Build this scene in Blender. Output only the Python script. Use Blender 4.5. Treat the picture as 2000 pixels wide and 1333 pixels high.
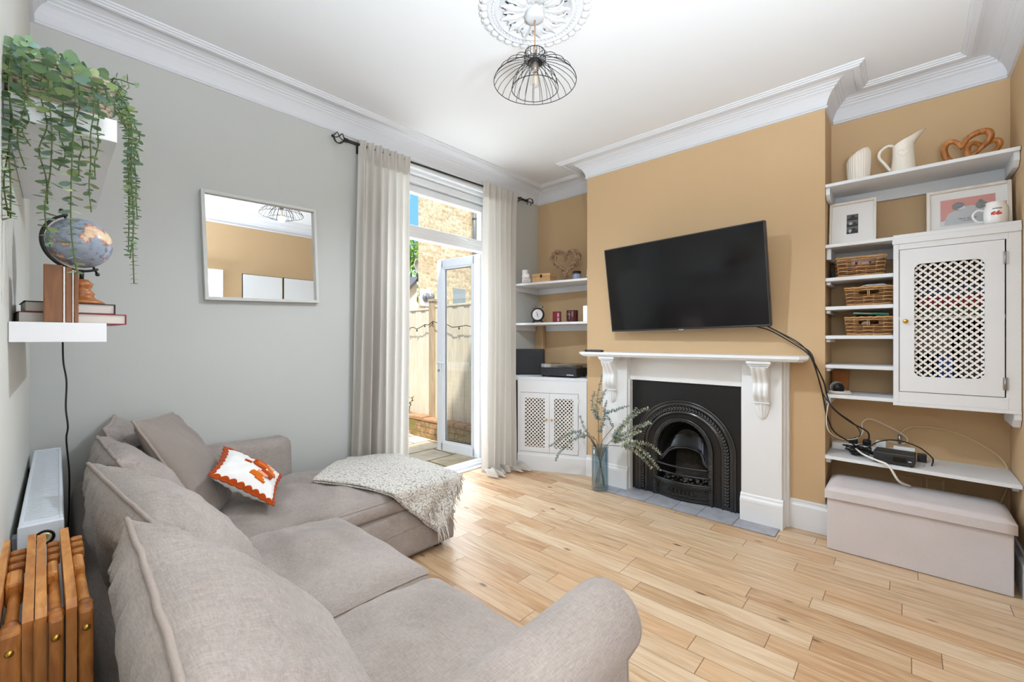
import bpy, bmesh, math, random
from math import sin, cos, pi, radians, sqrt, atan2
from mathutils import Vector, Matrix, noise, Euler

for o in list(bpy.data.objects):
    bpy.data.objects.remove(o, do_unlink=True)
S = bpy.context.scene
COL = S.collection

# ------------------------------------------------------------------ camera
cd = bpy.data.cameras.new('camera')
cam = bpy.data.objects.new('camera', cd)
COL.objects.link(cam)
cd.sensor_width = 36.0
cd.lens = 36.0 * 839.0 / 2000.0
cd.shift_y = -0.00125
cd.clip_start = 0.02
cam.location = (0, 0, 1.345)
cam.rotation_euler = (radians(90), 0, radians(42.5 - 90))
S.camera = cam

# ------------------------------------------------------------------ colour management
S.view_settings.view_transform = 'Standard'
S.view_settings.look = 'None'
S.view_settings.exposure = 0.1
S.view_settings.gamma = 1.0
S.view_settings.use_curve_mapping = False

# ------------------------------------------------------------------ world : blue sky with white clouds
w = bpy.data.worlds.new('sky')
S.world = w
w.use_nodes = True
nt = w.node_tree
nt.nodes.clear()
wo = nt.nodes.new('ShaderNodeOutputWorld')
bg = nt.nodes.new('ShaderNodeBackground')
tc = nt.nodes.new('ShaderNodeTexCoord')
ns = nt.nodes.new('ShaderNodeTexNoise')
ns.inputs['Scale'].default_value = 3.2
ns.inputs['Detail'].default_value = 6
rp = nt.nodes.new('ShaderNodeValToRGB')
rp.color_ramp.elements[0].position = 0.46
rp.color_ramp.elements[0].color = (0.14, 0.36, 0.80, 1)
rp.color_ramp.elements[1].position = 0.58
rp.color_ramp.elements[1].color = (1.0, 1.0, 1.0, 1)
nt.links.new(tc.outputs['Generated'], ns.inputs['Vector'])
nt.links.new(ns.outputs['Fac'], rp.inputs['Fac'])
nt.links.new(rp.outputs['Color'], bg.inputs['Color'])
bg.inputs['Strength'].default_value = 1.9
nt.links.new(bg.outputs['Background'], wo.inputs['Surface'])

# ------------------------------------------------------------------ lights
def light(name, kind, loc, energy, color=(1, 1, 1), **kw):
    ld = bpy.data.lights.new(name, kind)
    ld.energy = energy
    ld.color = color
    for k, v in kw.items():
        if k != 'rot':
            setattr(ld, k, v)
    lo = bpy.data.objects.new(name, ld)
    COL.objects.link(lo)
    lo.location = loc
    if 'rot' in kw:
        lo.rotation_euler = kw['rot']
    return lo

SUN = Vector((-0.36, -0.36, 0.86))
light('sun', 'SUN', (-6, -3, 9), 6.5, (1.0, 0.95, 0.86), angle=radians(3),
      rot=SUN.to_track_quat('Z', 'Y').to_euler())
# daylight of the sky falling in through the garden doors
light('garden_door_daylight', 'AREA', (2.6, 3.50, 1.45), 44, (0.86, 0.935, 1.0), shape='RECTANGLE',
      size=1.2, size_y=2.6, rot=(radians(-90), 0, 0))
# added fill light, unseen, at an invented front room window beyond the doorway
light('added_front_room_fill', 'AREA', (1.05, -3.3, 1.5), 55, (0.84, 0.925, 1.0), shape='RECTANGLE',
      size=3.2, size_y=2.5, rot=(radians(90), 0, 0))
# the bulb of the pendant lamp, shining down and a little up through the cage
LCOL = (0.77, 0.88, 1.0)
light('pendant_bulb_light', 'SPOT', (1.75, 1.44, 2.655), 86, LCOL, shadow_soft_size=0.035, spot_size=radians(172), spot_blend=0.6)
light('pendant_bulb_upward_light', 'POINT', (1.75, 1.44, 2.655), 1.2, LCOL, shadow_soft_size=0.035)
# added fill spot, out of view by the doorway, brightening the ceiling
light('added_ceiling_fill', 'SPOT', (0.52, -0.33, 1.62), 365, LCOL, shadow_soft_size=0.12, spot_size=radians(168), spot_blend=0.5, rot=(pi, 0, 0))

# ------------------------------------------------------------------ colours
def lin(c):
    c = c / 255.0
    return c / 12.92 if c <= 0.04045 else ((c + 0.055) / 1.055) ** 2.4
def rgb(h, a=1.0):
    h = h.lstrip('#')
    return (lin(int(h[0:2], 16)), lin(int(h[2:4], 16)), lin(int(h[4:6], 16)), a)

MATS = {}
def nn(nt, t, **kw):
    n = nt.nodes.new(t)
    for k, v in kw.items():
        setattr(n, k, v)
    return n

def mat(name, color, rough=0.6, metal=0.0, spec=0.5, bump=0.0, bscale=200.0, var=0.0, vscale=3.0,
        stretch=None, coat=0.0, bdist=0.002, detail=3.0, sheen=0.0):
    """paint-like procedural material: colour with slow noise variation and fine bump"""
    if name in MATS:
        return MATS[name]
    m = bpy.data.materials.new(name)
    m.use_nodes = True
    nt = m.node_tree
    b = nt.nodes['Principled BSDF']
    c = rgb(color) if isinstance(color, str) else color
    b.inputs['Base Color'].default_value = c
    b.inputs['Roughness'].default_value = rough
    b.inputs['Metallic'].default_value = metal
    b.inputs['Specular IOR Level'].default_value = spec
    b.inputs['Coat Weight'].default_value = coat
    if sheen:
        b.inputs['Sheen Weight'].default_value = sheen
    tc = nn(nt, 'ShaderNodeTexCoord')
    mp = nn(nt, 'ShaderNodeMapping')
    if stretch:
        mp.inputs['Scale'].default_value = stretch
    nt.links.new(tc.outputs['Object'], mp.inputs['Vector'])
    if var > 0:
        n1 = nn(nt, 'ShaderNodeTexNoise')
        n1.inputs['Scale'].default_value = vscale
        n1.inputs['Detail'].default_value = detail
        nt.links.new(mp.outputs['Vector'], n1.inputs['Vector'])
        mx = nn(nt, 'ShaderNodeMix', data_type='RGBA')
        mx.inputs[6].default_value = tuple(max(0, x * (1 - var)) for x in c[:3]) + (1,)
        mx.inputs[7].default_value = tuple(min(1, x * (1 + var)) for x in c[:3]) + (1,)
        nt.links.new(n1.outputs['Fac'], mx.inputs[0])
        nt.links.new(mx.outputs[2], b.inputs['Base Color'])
    if bump > 0:
        n2 = nn(nt, 'ShaderNodeTexNoise')
        n2.inputs['Scale'].default_value = bscale
        n2.inputs['Detail'].default_value = 4
        nt.links.new(mp.outputs['Vector'], n2.inputs['Vector'])
        bp = nn(nt, 'ShaderNodeBump')
        bp.inputs['Strength'].default_value = bump
        bp.inputs['Distance'].default_value = bdist
        nt.links.new(n2.outputs['Fac'], bp.inputs['Height'])
        nt.links.new(bp.outputs['Normal'], b.inputs['Normal'])
    MATS[name] = m
    return m

def wood(name, c1, c2, scale=6.0, stretch=(1, 12, 12), rough=0.45, bump=0.15):
    if name in MATS:
        return MATS[name]
    m = bpy.data.materials.new(name)
    m.use_nodes = True
    nt = m.node_tree
    b = nt.nodes['Principled BSDF']
    b.inputs['Roughness'].default_value = rough
    tc = nn(nt, 'ShaderNodeTexCoord')
    mp = nn(nt, 'ShaderNodeMapping')
    mp.inputs['Scale'].default_value = stretch
    n1 = nn(nt, 'ShaderNodeTexNoise')
    n1.inputs['Scale'].default_value = scale
    n1.inputs['Detail'].default_value = 6
    n1.inputs['Distortion'].default_value = 1.2
    cr = nn(nt, 'ShaderNodeValToRGB')
    cr.color_ramp.elements[0].position = 0.3
    cr.color_ramp.elements[0].color = rgb(c1)
    cr.color_ramp.elements[1].position = 0.7
    cr.color_ramp.elements[1].color = rgb(c2)
    bp = nn(nt, 'ShaderNodeBump')
    bp.inputs['Strength'].default_value = bump
    bp.inputs['Distance'].default_value = 0.001
    L = nt.links.new
    L(tc.outputs['Object'], mp.inputs['Vector'])
    L(mp.outputs['Vector'], n1.inputs['Vector'])
    L(n1.outputs['Fac'], cr.inputs['Fac'])
    L(cr.outputs['Color'], b.inputs['Base Color'])
    L(n1.outputs['Fac'], bp.inputs['Height'])
    L(bp.outputs['Normal'], b.inputs['Normal'])
    MATS[name] = m
    return m

def fabric(name, c1, c2, scale=420.0, bump=0.5, wr=0.0, wscale=7.0, sheen=0.15, varscale=2.5):
    """woven cloth: two-direction weave bump plus slight mottling"""
    if name in MATS:
        return MATS[name]
    m = bpy.data.materials.new(name)
    m.use_nodes = True
    nt = m.node_tree
    L = nt.links.new
    b = nt.nodes['Principled BSDF']
    b.inputs['Roughness'].default_value = 0.95
    b.inputs['Specular IOR Level'].default_value = 0.15
    b.inputs['Sheen Weight'].default_value = sheen
    tc = nn(nt, 'ShaderNodeTexCoord')
    hs = []
    for st in ((scale, scale * 0.12, scale * 0.6), (scale * 0.12, scale, scale * 0.6)):
        mp = nn(nt, 'ShaderNodeMapping')
        mp.inputs['Scale'].default_value = st
        n = nn(nt, 'ShaderNodeTexNoise')
        n.inputs['Scale'].default_value = 1.0
        n.inputs['Detail'].default_value = 2
        L(tc.outputs['Object'], mp.inputs['Vector'])
        L(mp.outputs['Vector'], n.inputs['Vector'])
        hs.append(n.outputs['Fac'])
    ad = nn(nt, 'ShaderNodeMath', operation='ADD')
    L(hs[0], ad.inputs[0]); L(hs[1], ad.inputs[1])
    bp = nn(nt, 'ShaderNodeBump')
    bp.inputs['Strength'].default_value = bump
    bp.inputs['Distance'].default_value = 0.0012
    L(ad.outputs[0], bp.inputs['Height'])
    out = bp.outputs['Normal']
    if wr > 0:
        mp = nn(nt, 'ShaderNodeMapping')
        mp.inputs['Scale'].default_value = (1, 2.2, 1)
        n = nn(nt, 'ShaderNodeTexNoise')
        n.inputs['Scale'].default_value = wscale
        n.inputs['Detail'].default_value = 3
        n.inputs['Distortion'].default_value = 0.8
        L(tc.outputs['Object'], mp.inputs['Vector'])
        L(mp.outputs['Vector'], n.inputs['Vector'])
        b2 = nn(nt, 'ShaderNodeBump')
        b2.inputs['Strength'].default_value = wr
        b2.inputs['Distance'].default_value = 0.02
        L(n.outputs['Fac'], b2.inputs['Height'])
        L(bp.outputs['Normal'], b2.inputs['Normal'])
        out = b2.outputs['Normal']
    L(out, b.inputs['Normal'])
    n3 = nn(nt, 'ShaderNodeTexNoise')
    n3.inputs['Scale'].default_value = varscale
    n3.inputs['Detail'].default_value = 5
    L(tc.outputs['Object'], n3.inputs['Vector'])
    ad2 = nn(nt, 'ShaderNodeMath', operation='MULTIPLY_ADD')
    L(ad.outputs[0], ad2.inputs[0]); ad2.inputs[1].default_value = 0.55
    L(n3.outputs['Fac'], ad2.inputs[2])
    mr = nn(nt, 'ShaderNodeMapRange')
    mr.inputs[1].default_value = 0.75; mr.inputs[2].default_value = 1.35
    L(ad2.outputs[0], mr.inputs[0])
    mx = nn(nt, 'ShaderNodeMix', data_type='RGBA')
    mx.inputs[6].default_value = rgb(c1); mx.inputs[7].default_value = rgb(c2)
    L(mr.outputs[0], mx.inputs[0])
    L(mx.outputs[2], b.inputs['Base Color'])
    MATS[name] = m
    return m

def glass(name, tint=(1, 1, 1, 1), refl=0.12, rough=0.0):
    """thin clear sheet: mostly see-through with a mirror-like surface reflection"""
    if name in MATS:
        return MATS[name]
    m = bpy.data.materials.new(name)
    m.use_nodes = True
    nt = m.node_tree
    nt.nodes.clear()
    o = nn(nt, 'ShaderNodeOutputMaterial')
    t = nn(nt, 'ShaderNodeBsdfTransparent')
    t.inputs['Color'].default_value = tint
    g = nn(nt, 'ShaderNodeBsdfGlossy')
    g.inputs['Roughness'].default_value = rough
    lw = nn(nt, 'ShaderNodeLayerWeight')
    lw.inputs['Blend'].default_value = 0.35
    ma = nn(nt, 'ShaderNodeMath', operation='MULTIPLY_ADD')
    ma.inputs[1].default_value = 0.2
    ma.inputs[2].default_value = refl
    mx = nn(nt, 'ShaderNodeMixShader')
    L = nt.links.new
    L(lw.outputs['Fresnel'], ma.inputs[0])
    L(ma.outputs[0], mx.inputs[0])
    L(t.outputs[0], mx.inputs[1]); L(g.outputs[0], mx.inputs[2])
    L(mx.outputs[0], o.inputs['Surface'])
    MATS[name] = m
    return m

# ------------------------------------------------------------------ mesh building
class MB:
    def __init__(self):
        self.v = []; self.f = []; self.mi = []; self.sm = []
    def add(self, vs, fs, mi=0, smooth=False, M=None):
        n = len(self.v)
        for p in vs:
            p = Vector(p)
            self.v.append(M @ p if M is not None else p)
        for f in fs:
            self.f.append(tuple(i + n for i in f)); self.mi.append(mi); self.sm.append(smooth)
        return self
    def bm(self, b, mi=0, smooth=False, M=None):
        b.verts.index_update()
        self.add([v.co.copy() for v in b.verts], [[v.index for v in f.verts] for f in b.faces], mi, smooth, M)
        b.free()
        return self
    def box(self, x0, x1, y0, y1, z0, z1, bev=0.0, mi=0, M=None, seg=2):
        x0, x1 = min(x0, x1), max(x0, x1); y0, y1 = min(y0, y1), max(y0, y1); z0, z1 = min(z0, z1), max(z0, z1)
        b = bmesh.new()
        bmesh.ops.create_cube(b, size=1.0)
        for v in b.verts:
            v.co = Vector(((x0 + x1) / 2 + v.co.x * (x1 - x0), (y0 + y1) / 2 + v.co.y * (y1 - y0), (z0 + z1) / 2 + v.co.z * (z1 - z0)))
        if bev > 0:
            bev = min(bev, 0.45 * min(x1 - x0, y1 - y0, z1 - z0))
            bmesh.ops.bevel(b, geom=list(b.edges), offset=bev, segments=seg, profile=0.5, affect='EDGES')
        return self.bm(b, mi, False, M)
    def prism(self, pts, d0, d1, axis='z', mi=0, M=None, smooth=False):
        """polygon pts (a,b) extruded between d0 and d1 along axis"""
        def P(a, b, d):
            return {'z': (a, b, d), 'x': (d, a, b), 'y': (a, d, b)}[axis]
        n = len(pts)
        vs = [P(a, b, d0) for a, b in pts] + [P(a, b, d1) for a, b in pts]
        fs = [tuple(range(n))[::-1], tuple(range(n, 2 * n))]
        self.add(vs, fs, mi, False, M)
        k = len(self.v)
        self.add(vs, [(i, (i + 1) % n, n + (i + 1) % n, n + i) for i in range(n)], mi, smooth, M)
        return self
    def tube(self, path, r, seg=8, mi=0, cap=True, M=None, closed=False, smooth=True):
        path = [Vector(p) for p in path]
        n = len(path)
        rs = r if isinstance(r, (list, tuple)) else [r] * n
        vs = []
        up = None
        for i, p in enumerate(path):
            if closed:
                t = path[(i + 1) % n] - path[i - 1]
            else:
                t = path[min(i + 1, n - 1)] - path[max(i - 1, 0)]
            if t.length < 1e-9:
                t = Vector((0, 0, 1))
            t.normalize()
            if up is None:
                a = Vector((0, 0, 1)) if abs(t.z) < 0.9 else Vector((1, 0, 0))
                up = (a - t * a.dot(t)).normalized()
            else:
                up = up - t * up.dot(t)
                if up.length < 1e-6:
                    a = Vector((0, 0, 1)) if abs(t.z) < 0.9 else Vector((1, 0, 0))
                    up = a - t * a.dot(t)
                up.normalize()
            s = t.cross(up)
            for k in range(seg):
                a = 2 * pi * k / seg
                vs.append(p + (up * cos(a) + s * sin(a)) * rs[i])
        fs = []
        m = n if closed else n - 1
        for i in range(m):
            j = (i + 1) % n
            for k in range(seg):
                k2 = (k + 1) % seg
                fs.append((i * seg + k, i * seg + k2, j * seg + k2, j * seg + k))
        if cap and not closed:
            fs.append(tuple(range(seg))[::-1])
            fs.append(tuple((n - 1) * seg + k for k in range(seg)))
        return self.add(vs, fs, mi, smooth, M)
    def cyl(self, a, b, r, seg=16, mi=0, M=None, smooth=True, r2=None):
        return self.tube([a, b], [r, r if r2 is None else r2], seg, mi, True, M, False, smooth)
    def lathe(self, prof, seg=32, mi=0, M=None, c=(0, 0, 0), smooth=True):
        """profile [(r,z)..] turned about the z axis at c"""
        vs = []; fs = []
        for r, z in prof:
            for k in range(seg):
                a = 2 * pi * k / seg
                vs.append((c[0] + r * cos(a), c[1] + r * sin(a), c[2] + z))
        for i in range(len(prof) - 1):
            for k in range(seg):
                k2 = (k + 1) % seg
                fs.append((i * seg + k, i * seg + k2, (i + 1) * seg + k2, (i + 1) * seg + k))
        return self.add(vs, fs, mi, smooth, M)
    def sphere(self, c, r, seg=16, rings=10, mi=0, sc=(1, 1, 1), M=None):
        prof = []
        b = bmesh.new()
        bmesh.ops.create_uvsphere(b, u_segments=seg, v_segments=rings, radius=r)
        for v in b.verts:
            v.co = Vector((v.co.x * sc[0] + c[0], v.co.y * sc[1] + c[1], v.co.z * sc[2] + c[2]))
        return self.bm(b, mi, True, M)
    def grid(self, fn, nu, nv, mi=0, smooth=True, closeu=False):
        vs = [fn(i / (nu - (0 if closeu else 1)), j / (nv - 1)) for j in range(nv) for i in range(nu)]
        fs = []
        for j in range(nv - 1):
            for i in range(nu if closeu else nu - 1):
                i2 = (i + 1) % nu
                fs.append((j * nu + i, j * nu + i2, (j + 1) * nu + i2, (j + 1) * nu + i))
        return self.add(vs, fs, mi, smooth)
    def build(self, name, mats, parent=None, auto=True, weld=False, **props):
        me = bpy.data.meshes.new(name)
        me.from_pydata([tuple(v) for v in self.v], [], self.f)
        if not isinstance(mats, (list, tuple)):
            mats = [mats]
        for m in mats:
            me.materials.append(m)
        for p, mi, s in zip(me.polygons, self.mi, self.sm):
            p.material_index = mi
            p.use_smooth = s
        me.update()
        if weld:
            b = bmesh.new(); b.from_mesh(me)
            bmesh.ops.remove_doubles(b, verts=b.verts, dist=1e-5)
            bmesh.ops.recalc_face_normals(b, faces=b.faces)
            b.to_mesh(me); b.free()
        else:
            b = bmesh.new(); b.from_mesh(me)
            bmesh.ops.recalc_face_normals(b, faces=b.faces)
            b.to_mesh(me); b.free()
        o = bpy.data.objects.new(name, me)
        COL.objects.link(o)
        if parent is not None:
            o.parent = parent
        for k, v in props.items():
            o[k] = v
        return o

def thing(name, label, cat, loc=(0, 0, 0), rot=0.0, group=None):
    o = bpy.data.objects.new(name, None)
    COL.objects.link(o)
    o.location = loc
    o.rotation_euler = rot if isinstance(rot, (tuple, Euler)) else (0, 0, rot)
    o['label'] = label; o['category'] = cat
    if group:
        o['group'] = group
    return o
def tag(o, label, cat, group=None, loc=None, rot=None, kind=None):
    o['label'] = label; o['category'] = cat
    if group: o['group'] = group
    if kind: o['kind'] = kind
    if loc is not None: o.location = loc
    if rot is not None: o.rotation_euler = rot if isinstance(rot, (tuple, Euler)) else (0, 0, rot)
    return o
def struct(name, mb, m, parent=None):
    o = mb.build(name, m, parent)
    if parent is None:
        o['kind'] = 'structure'
    return o
def copy_thing(o, **kw):
    c = o.copy(); COL.objects.link(c)
    for ch in list(o.children):
        d = ch.copy(); COL.objects.link(d); d.parent = c
        for g in list(ch.children):
            e = g.copy(); COL.objects.link(e); e.parent = d
    for k, v in kw.items():
        c[k] = v
    return c
def at(base, pts):
    b = Vector(base)
    return [Vector(p) - b for p in pts]
def spline(pts, n=8):
    """Catmull-Rom through points"""
    P = [Vector(p) for p in pts]
    P = [2 * P[0] - P[1]] + P + [2 * P[-1] - P[-2]]
    out = []
    for i in range(1, len(P) - 2):
        for k in range(n):
            t = k / n
            a, b, c, d = P[i - 1], P[i], P[i + 1], P[i + 2]
            out.append(0.5 * ((2 * b) + (c - a) * t + (2 * a - 5 * b + 4 * c - d) * t * t + (3 * b - a - 3 * c + d) * t ** 3))
    out.append(P[-2])
    return out
def text_mesh(name, body, size, m, parent, loc, rot, ext=0.0004, align='CENTER', shear=0.0, weight=0.0):
    cu = bpy.data.curves.new(name, 'FONT')
    cu.body = body; cu.size = size; cu.extrude = ext; cu.align_x = align; cu.align_y = 'CENTER'; cu.shear = shear
    cu.offset = weight
    to = bpy.data.objects.new('tmp_text', cu)
    COL.objects.link(to)
    bpy.context.view_layer.update()
    dg = bpy.context.evaluated_depsgraph_get()
    me = bpy.data.meshes.new_from_object(to.evaluated_get(dg))
    bpy.data.objects.remove(to, do_unlink=True)
    me.materials.clear(); me.materials.append(m)
    o = bpy.data.objects.new(name, me)
    COL.objects.link(o)
    o.parent = parent; o.location = loc; o.rotation_euler = rot
    return o
random.seed(7)
N = noise.noise

# ================================================================== MATERIALS
M_TAN = mat('tan_wall_paint', '#cbac85', rough=0.75, spec=0.2, bump=0.12, bscale=90, var=0.03, vscale=2)
M_GREY = mat('grey_green_wall_paint', '#c2c2bd', rough=0.8, spec=0.2, bump=0.10, bscale=90, var=0.03, vscale=1.5)
M_CREAM = mat('pale_wall_paint', '#d6d5cd', rough=0.8, spec=0.2, bump=0.10, bscale=90, var=0.02)
M_CEIL = mat('white_ceiling_paint', '#e4e4e4', rough=0.85, spec=0.2, bump=0.05, bscale=60, var=0.015, vscale=1.2)
M_CORN = mat('white_cornice_plaster', '#dadadc', rough=0.6, spec=0.3, bump=0.06, bscale=120)
M_WHITE = mat('white_gloss_paint', '#e6e6e6', rough=0.38, spec=0.45, bump=0.08, bscale=50, var=0.015)
M_UPVC = mat('white_window_plastic', '#eceef0', rough=0.3, spec=0.5)
M_BLACKM = mat('black_painted_metal', '#151412', rough=0.4, spec=0.5, bump=0.1, bscale=200)
M_BLACKP = mat('black_plastic', '#121214', rough=0.35, spec=0.5)
M_DARK = mat('near_black', '#0b0908', rough=0.9)
M_BRASS = mat('brass', '#c9a24a', rough=0.3, metal=1.0)
M_STEEL = mat('steel', '#a5a7a9', rough=0.3, metal=1.0)
M_RUBBER = mat('dark_rubber_seal', '#2a2c2e', rough=0.6)
M_GLASS = glass('window_glass', (0.95, 0.97, 0.95, 1), 0.012)

def floor_material():
    m = bpy.data.materials.new('oak_plank_floor')
    m.use_nodes = True
    nt = m.node_tree; L = nt.links.new
    b = nt.nodes['Principled BSDF']
    def math_(op, a, b_=None, c=None):
        n = nn(nt, 'ShaderNodeMath', operation=op)
        for i, x in enumerate((a, b_, c)):
            if x is None: continue
            if isinstance(x, (int, float)): n.inputs[i].default_value = x
            else: L(x, n.inputs[i])
        return n.outputs[0]
    tc = nn(nt, 'ShaderNodeTexCoord')
    sp = nn(nt, 'ShaderNodeSeparateXYZ')
    L(tc.outputs['Object'], sp.inputs[0])
    X, Y = sp.outputs[0], sp.outputs[1]
    W = 0.118
    row = math_('FLOOR', math_('DIVIDE', X, W))
    fx = math_('FRACT', math_('DIVIDE', X, W))
    wn = nn(nt, 'ShaderNodeTexWhiteNoise', noise_dimensions='1D')
    L(row, wn.inputs['W'])
    Ln = math_('MULTIPLY_ADD', wn.outputs['Value'], 0.35, 0.62)
    yy = math_('DIVIDE', math_('MULTIPLY_ADD', wn.outputs['Value'], 7.31, Y), Ln)
    pl = math_('FLOOR', yy)
    fy = math_('FRACT', yy)
    cmb = nn(nt, 'ShaderNodeCombineXYZ')
    L(row, cmb.inputs[0]); L(pl, cmb.inputs[1])
    wn2 = nn(nt, 'ShaderNodeTexWhiteNoise', noise_dimensions='2D')
    L(cmb.outputs[0], wn2.inputs['Vector'])
    # seams
    ex = math_('MULTIPLY', math_('MINIMUM', fx, math_('SUBTRACT', 1.0, fx)), W)
    ey = math_('MULTIPLY', math_('MINIMUM', fy, math_('SUBTRACT', 1.0, fy)), Ln)
    e = math_('MINIMUM', ex, math_('MULTIPLY', ey, 0.8))
    seam = nn(nt, 'ShaderNodeMapRange'); seam.clamp = True
    seam.inputs[1].default_value = 0.0004; seam.inputs[2].default_value = 0.0017
    L(e, seam.inputs[0])
    # grain coordinates, shifted plank by plank
    off = nn(nt, 'ShaderNodeVectorMath', operation='MULTIPLY_ADD')
    L(wn2.outputs['Color'], off.inputs[0]); off.inputs[1].default_value = (9, 9, 9)
    L(tc.outputs['Object'], off.inputs[2])
    mp = nn(nt, 'ShaderNodeMapping'); mp.inputs['Scale'].default_value = (14, 1.3, 1)
    L(off.outputs[0], mp.inputs['Vector'])
    g = nn(nt, 'ShaderNodeTexNoise'); g.inputs['Scale'].default_value = 1.5; g.inputs['Detail'].default_value = 7
    g.inputs['Distortion'].default_value = 1.6
    L(mp.outputs[0], g.inputs['Vector'])
    mp2 = nn(nt, 'ShaderNodeMapping'); mp2.inputs['Scale'].default_value = (90, 5, 1)
    L(off.outputs[0], mp2.inputs['Vector'])
    g2 = nn(nt, 'ShaderNodeTexNoise'); g2.inputs['Scale'].default_value = 1.0; g2.inputs['Detail'].default_value = 3
    L(mp2.outputs[0], g2.inputs['Vector'])
    # knots
    mp3 = nn(nt, 'ShaderNodeMapping'); mp3.inputs['Scale'].default_value = (8.5, 3.4, 1)
    L(off.outputs[0], mp3.inputs['Vector'])
    vo = nn(nt, 'ShaderNodeTexVoronoi'); vo.inputs['Scale'].default_value = 1.0
    L(mp3.outputs[0], vo.inputs['Vector'])
    vsel = nn(nt, 'ShaderNodeSeparateColor'); L(vo.outputs['Color'], vsel.inputs[0])
    kn = nn(nt, 'ShaderNodeMapRange'); kn.inputs[1].default_value = 0.04; kn.inputs[2].default_value = 0.125
    kn.inputs[3].default_value = 1.0; kn.inputs[4].default_value = 0.0
    dn = math_('ADD', vo.outputs['Distance'], math_('MULTIPLY', math_('SUBTRACT', g.outputs['Fac'], 0.5), 0.12))
    L(dn, kn.inputs[0])
    kmask = math_('MULTIPLY', kn.outputs[0], math_('GREATER_THAN', vsel.outputs[0], 0.30))
    cr = nn(nt, 'ShaderNodeValToRGB')
    els = cr.color_ramp.elements
    els[0].position = 0.30; els[0].color = rgb('#b38d68')
    els[1].position = 0.72; els[1].color = rgb('#dbc4a6')
    el = els.new(0.5); el.color = rgb('#cbae8c')
    gg = math_('ADD', math_('MULTIPLY', g.outputs['Fac'], 0.7), math_('MULTIPLY', g2.outputs['Fac'], 0.3))
    gg = math_('ADD', gg, math_('MULTIPLY', math_('SUBTRACT', wn2.outputs['Value'], 0.5), 0.24))
    L(gg, cr.inputs['Fac'])
    tint = nn(nt, 'ShaderNodeMix', data_type='RGBA', blend_type='MULTIPLY')
    tint.inputs[7].default_value = rgb('#efc695')
    sc2 = nn(nt, 'ShaderNodeSeparateColor'); L(wn2.outputs['Color'], sc2.inputs[0])
    L(math_('MULTIPLY', math_('POWER', sc2.outputs[1], 2.0), 0.36), tint.inputs[0])
    L(cr.outputs['Color'], tint.inputs[6])
    mk = nn(nt, 'ShaderNodeMix', data_type='RGBA')
    mk.inputs[7].default_value = rgb('#5c3a1c')
    L(math_('MULTIPLY', kmask, 0.85), mk.inputs[0]); L(tint.outputs[2], mk.inputs[6])
    ms = nn(nt, 'ShaderNodeMix', data_type='RGBA')
    ms.inputs[6].default_value = rgb('#6a4828')
    L(seam.outputs[0], ms.inputs[0]); L(mk.outputs[2], ms.inputs[7])
    L(ms.outputs[2], b.inputs['Base Color'])
    b.inputs['Roughness'].default_value = 0.36
    b.inputs['Specular IOR Level'].default_value = 0.4
    bp = nn(nt, 'ShaderNodeBump'); bp.inputs['Strength'].default_value = 0.35; bp.inputs['Distance'].default_value = 0.0015
    hh = math_('ADD', seam.outputs[0], math_('MULTIPLY', g2.outputs['Fac'], 0.12))
    L(hh, bp.inputs['Height']); L(bp.outputs['Normal'], b.inputs['Normal'])
    return m
M_FLOOR = floor_material()

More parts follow.
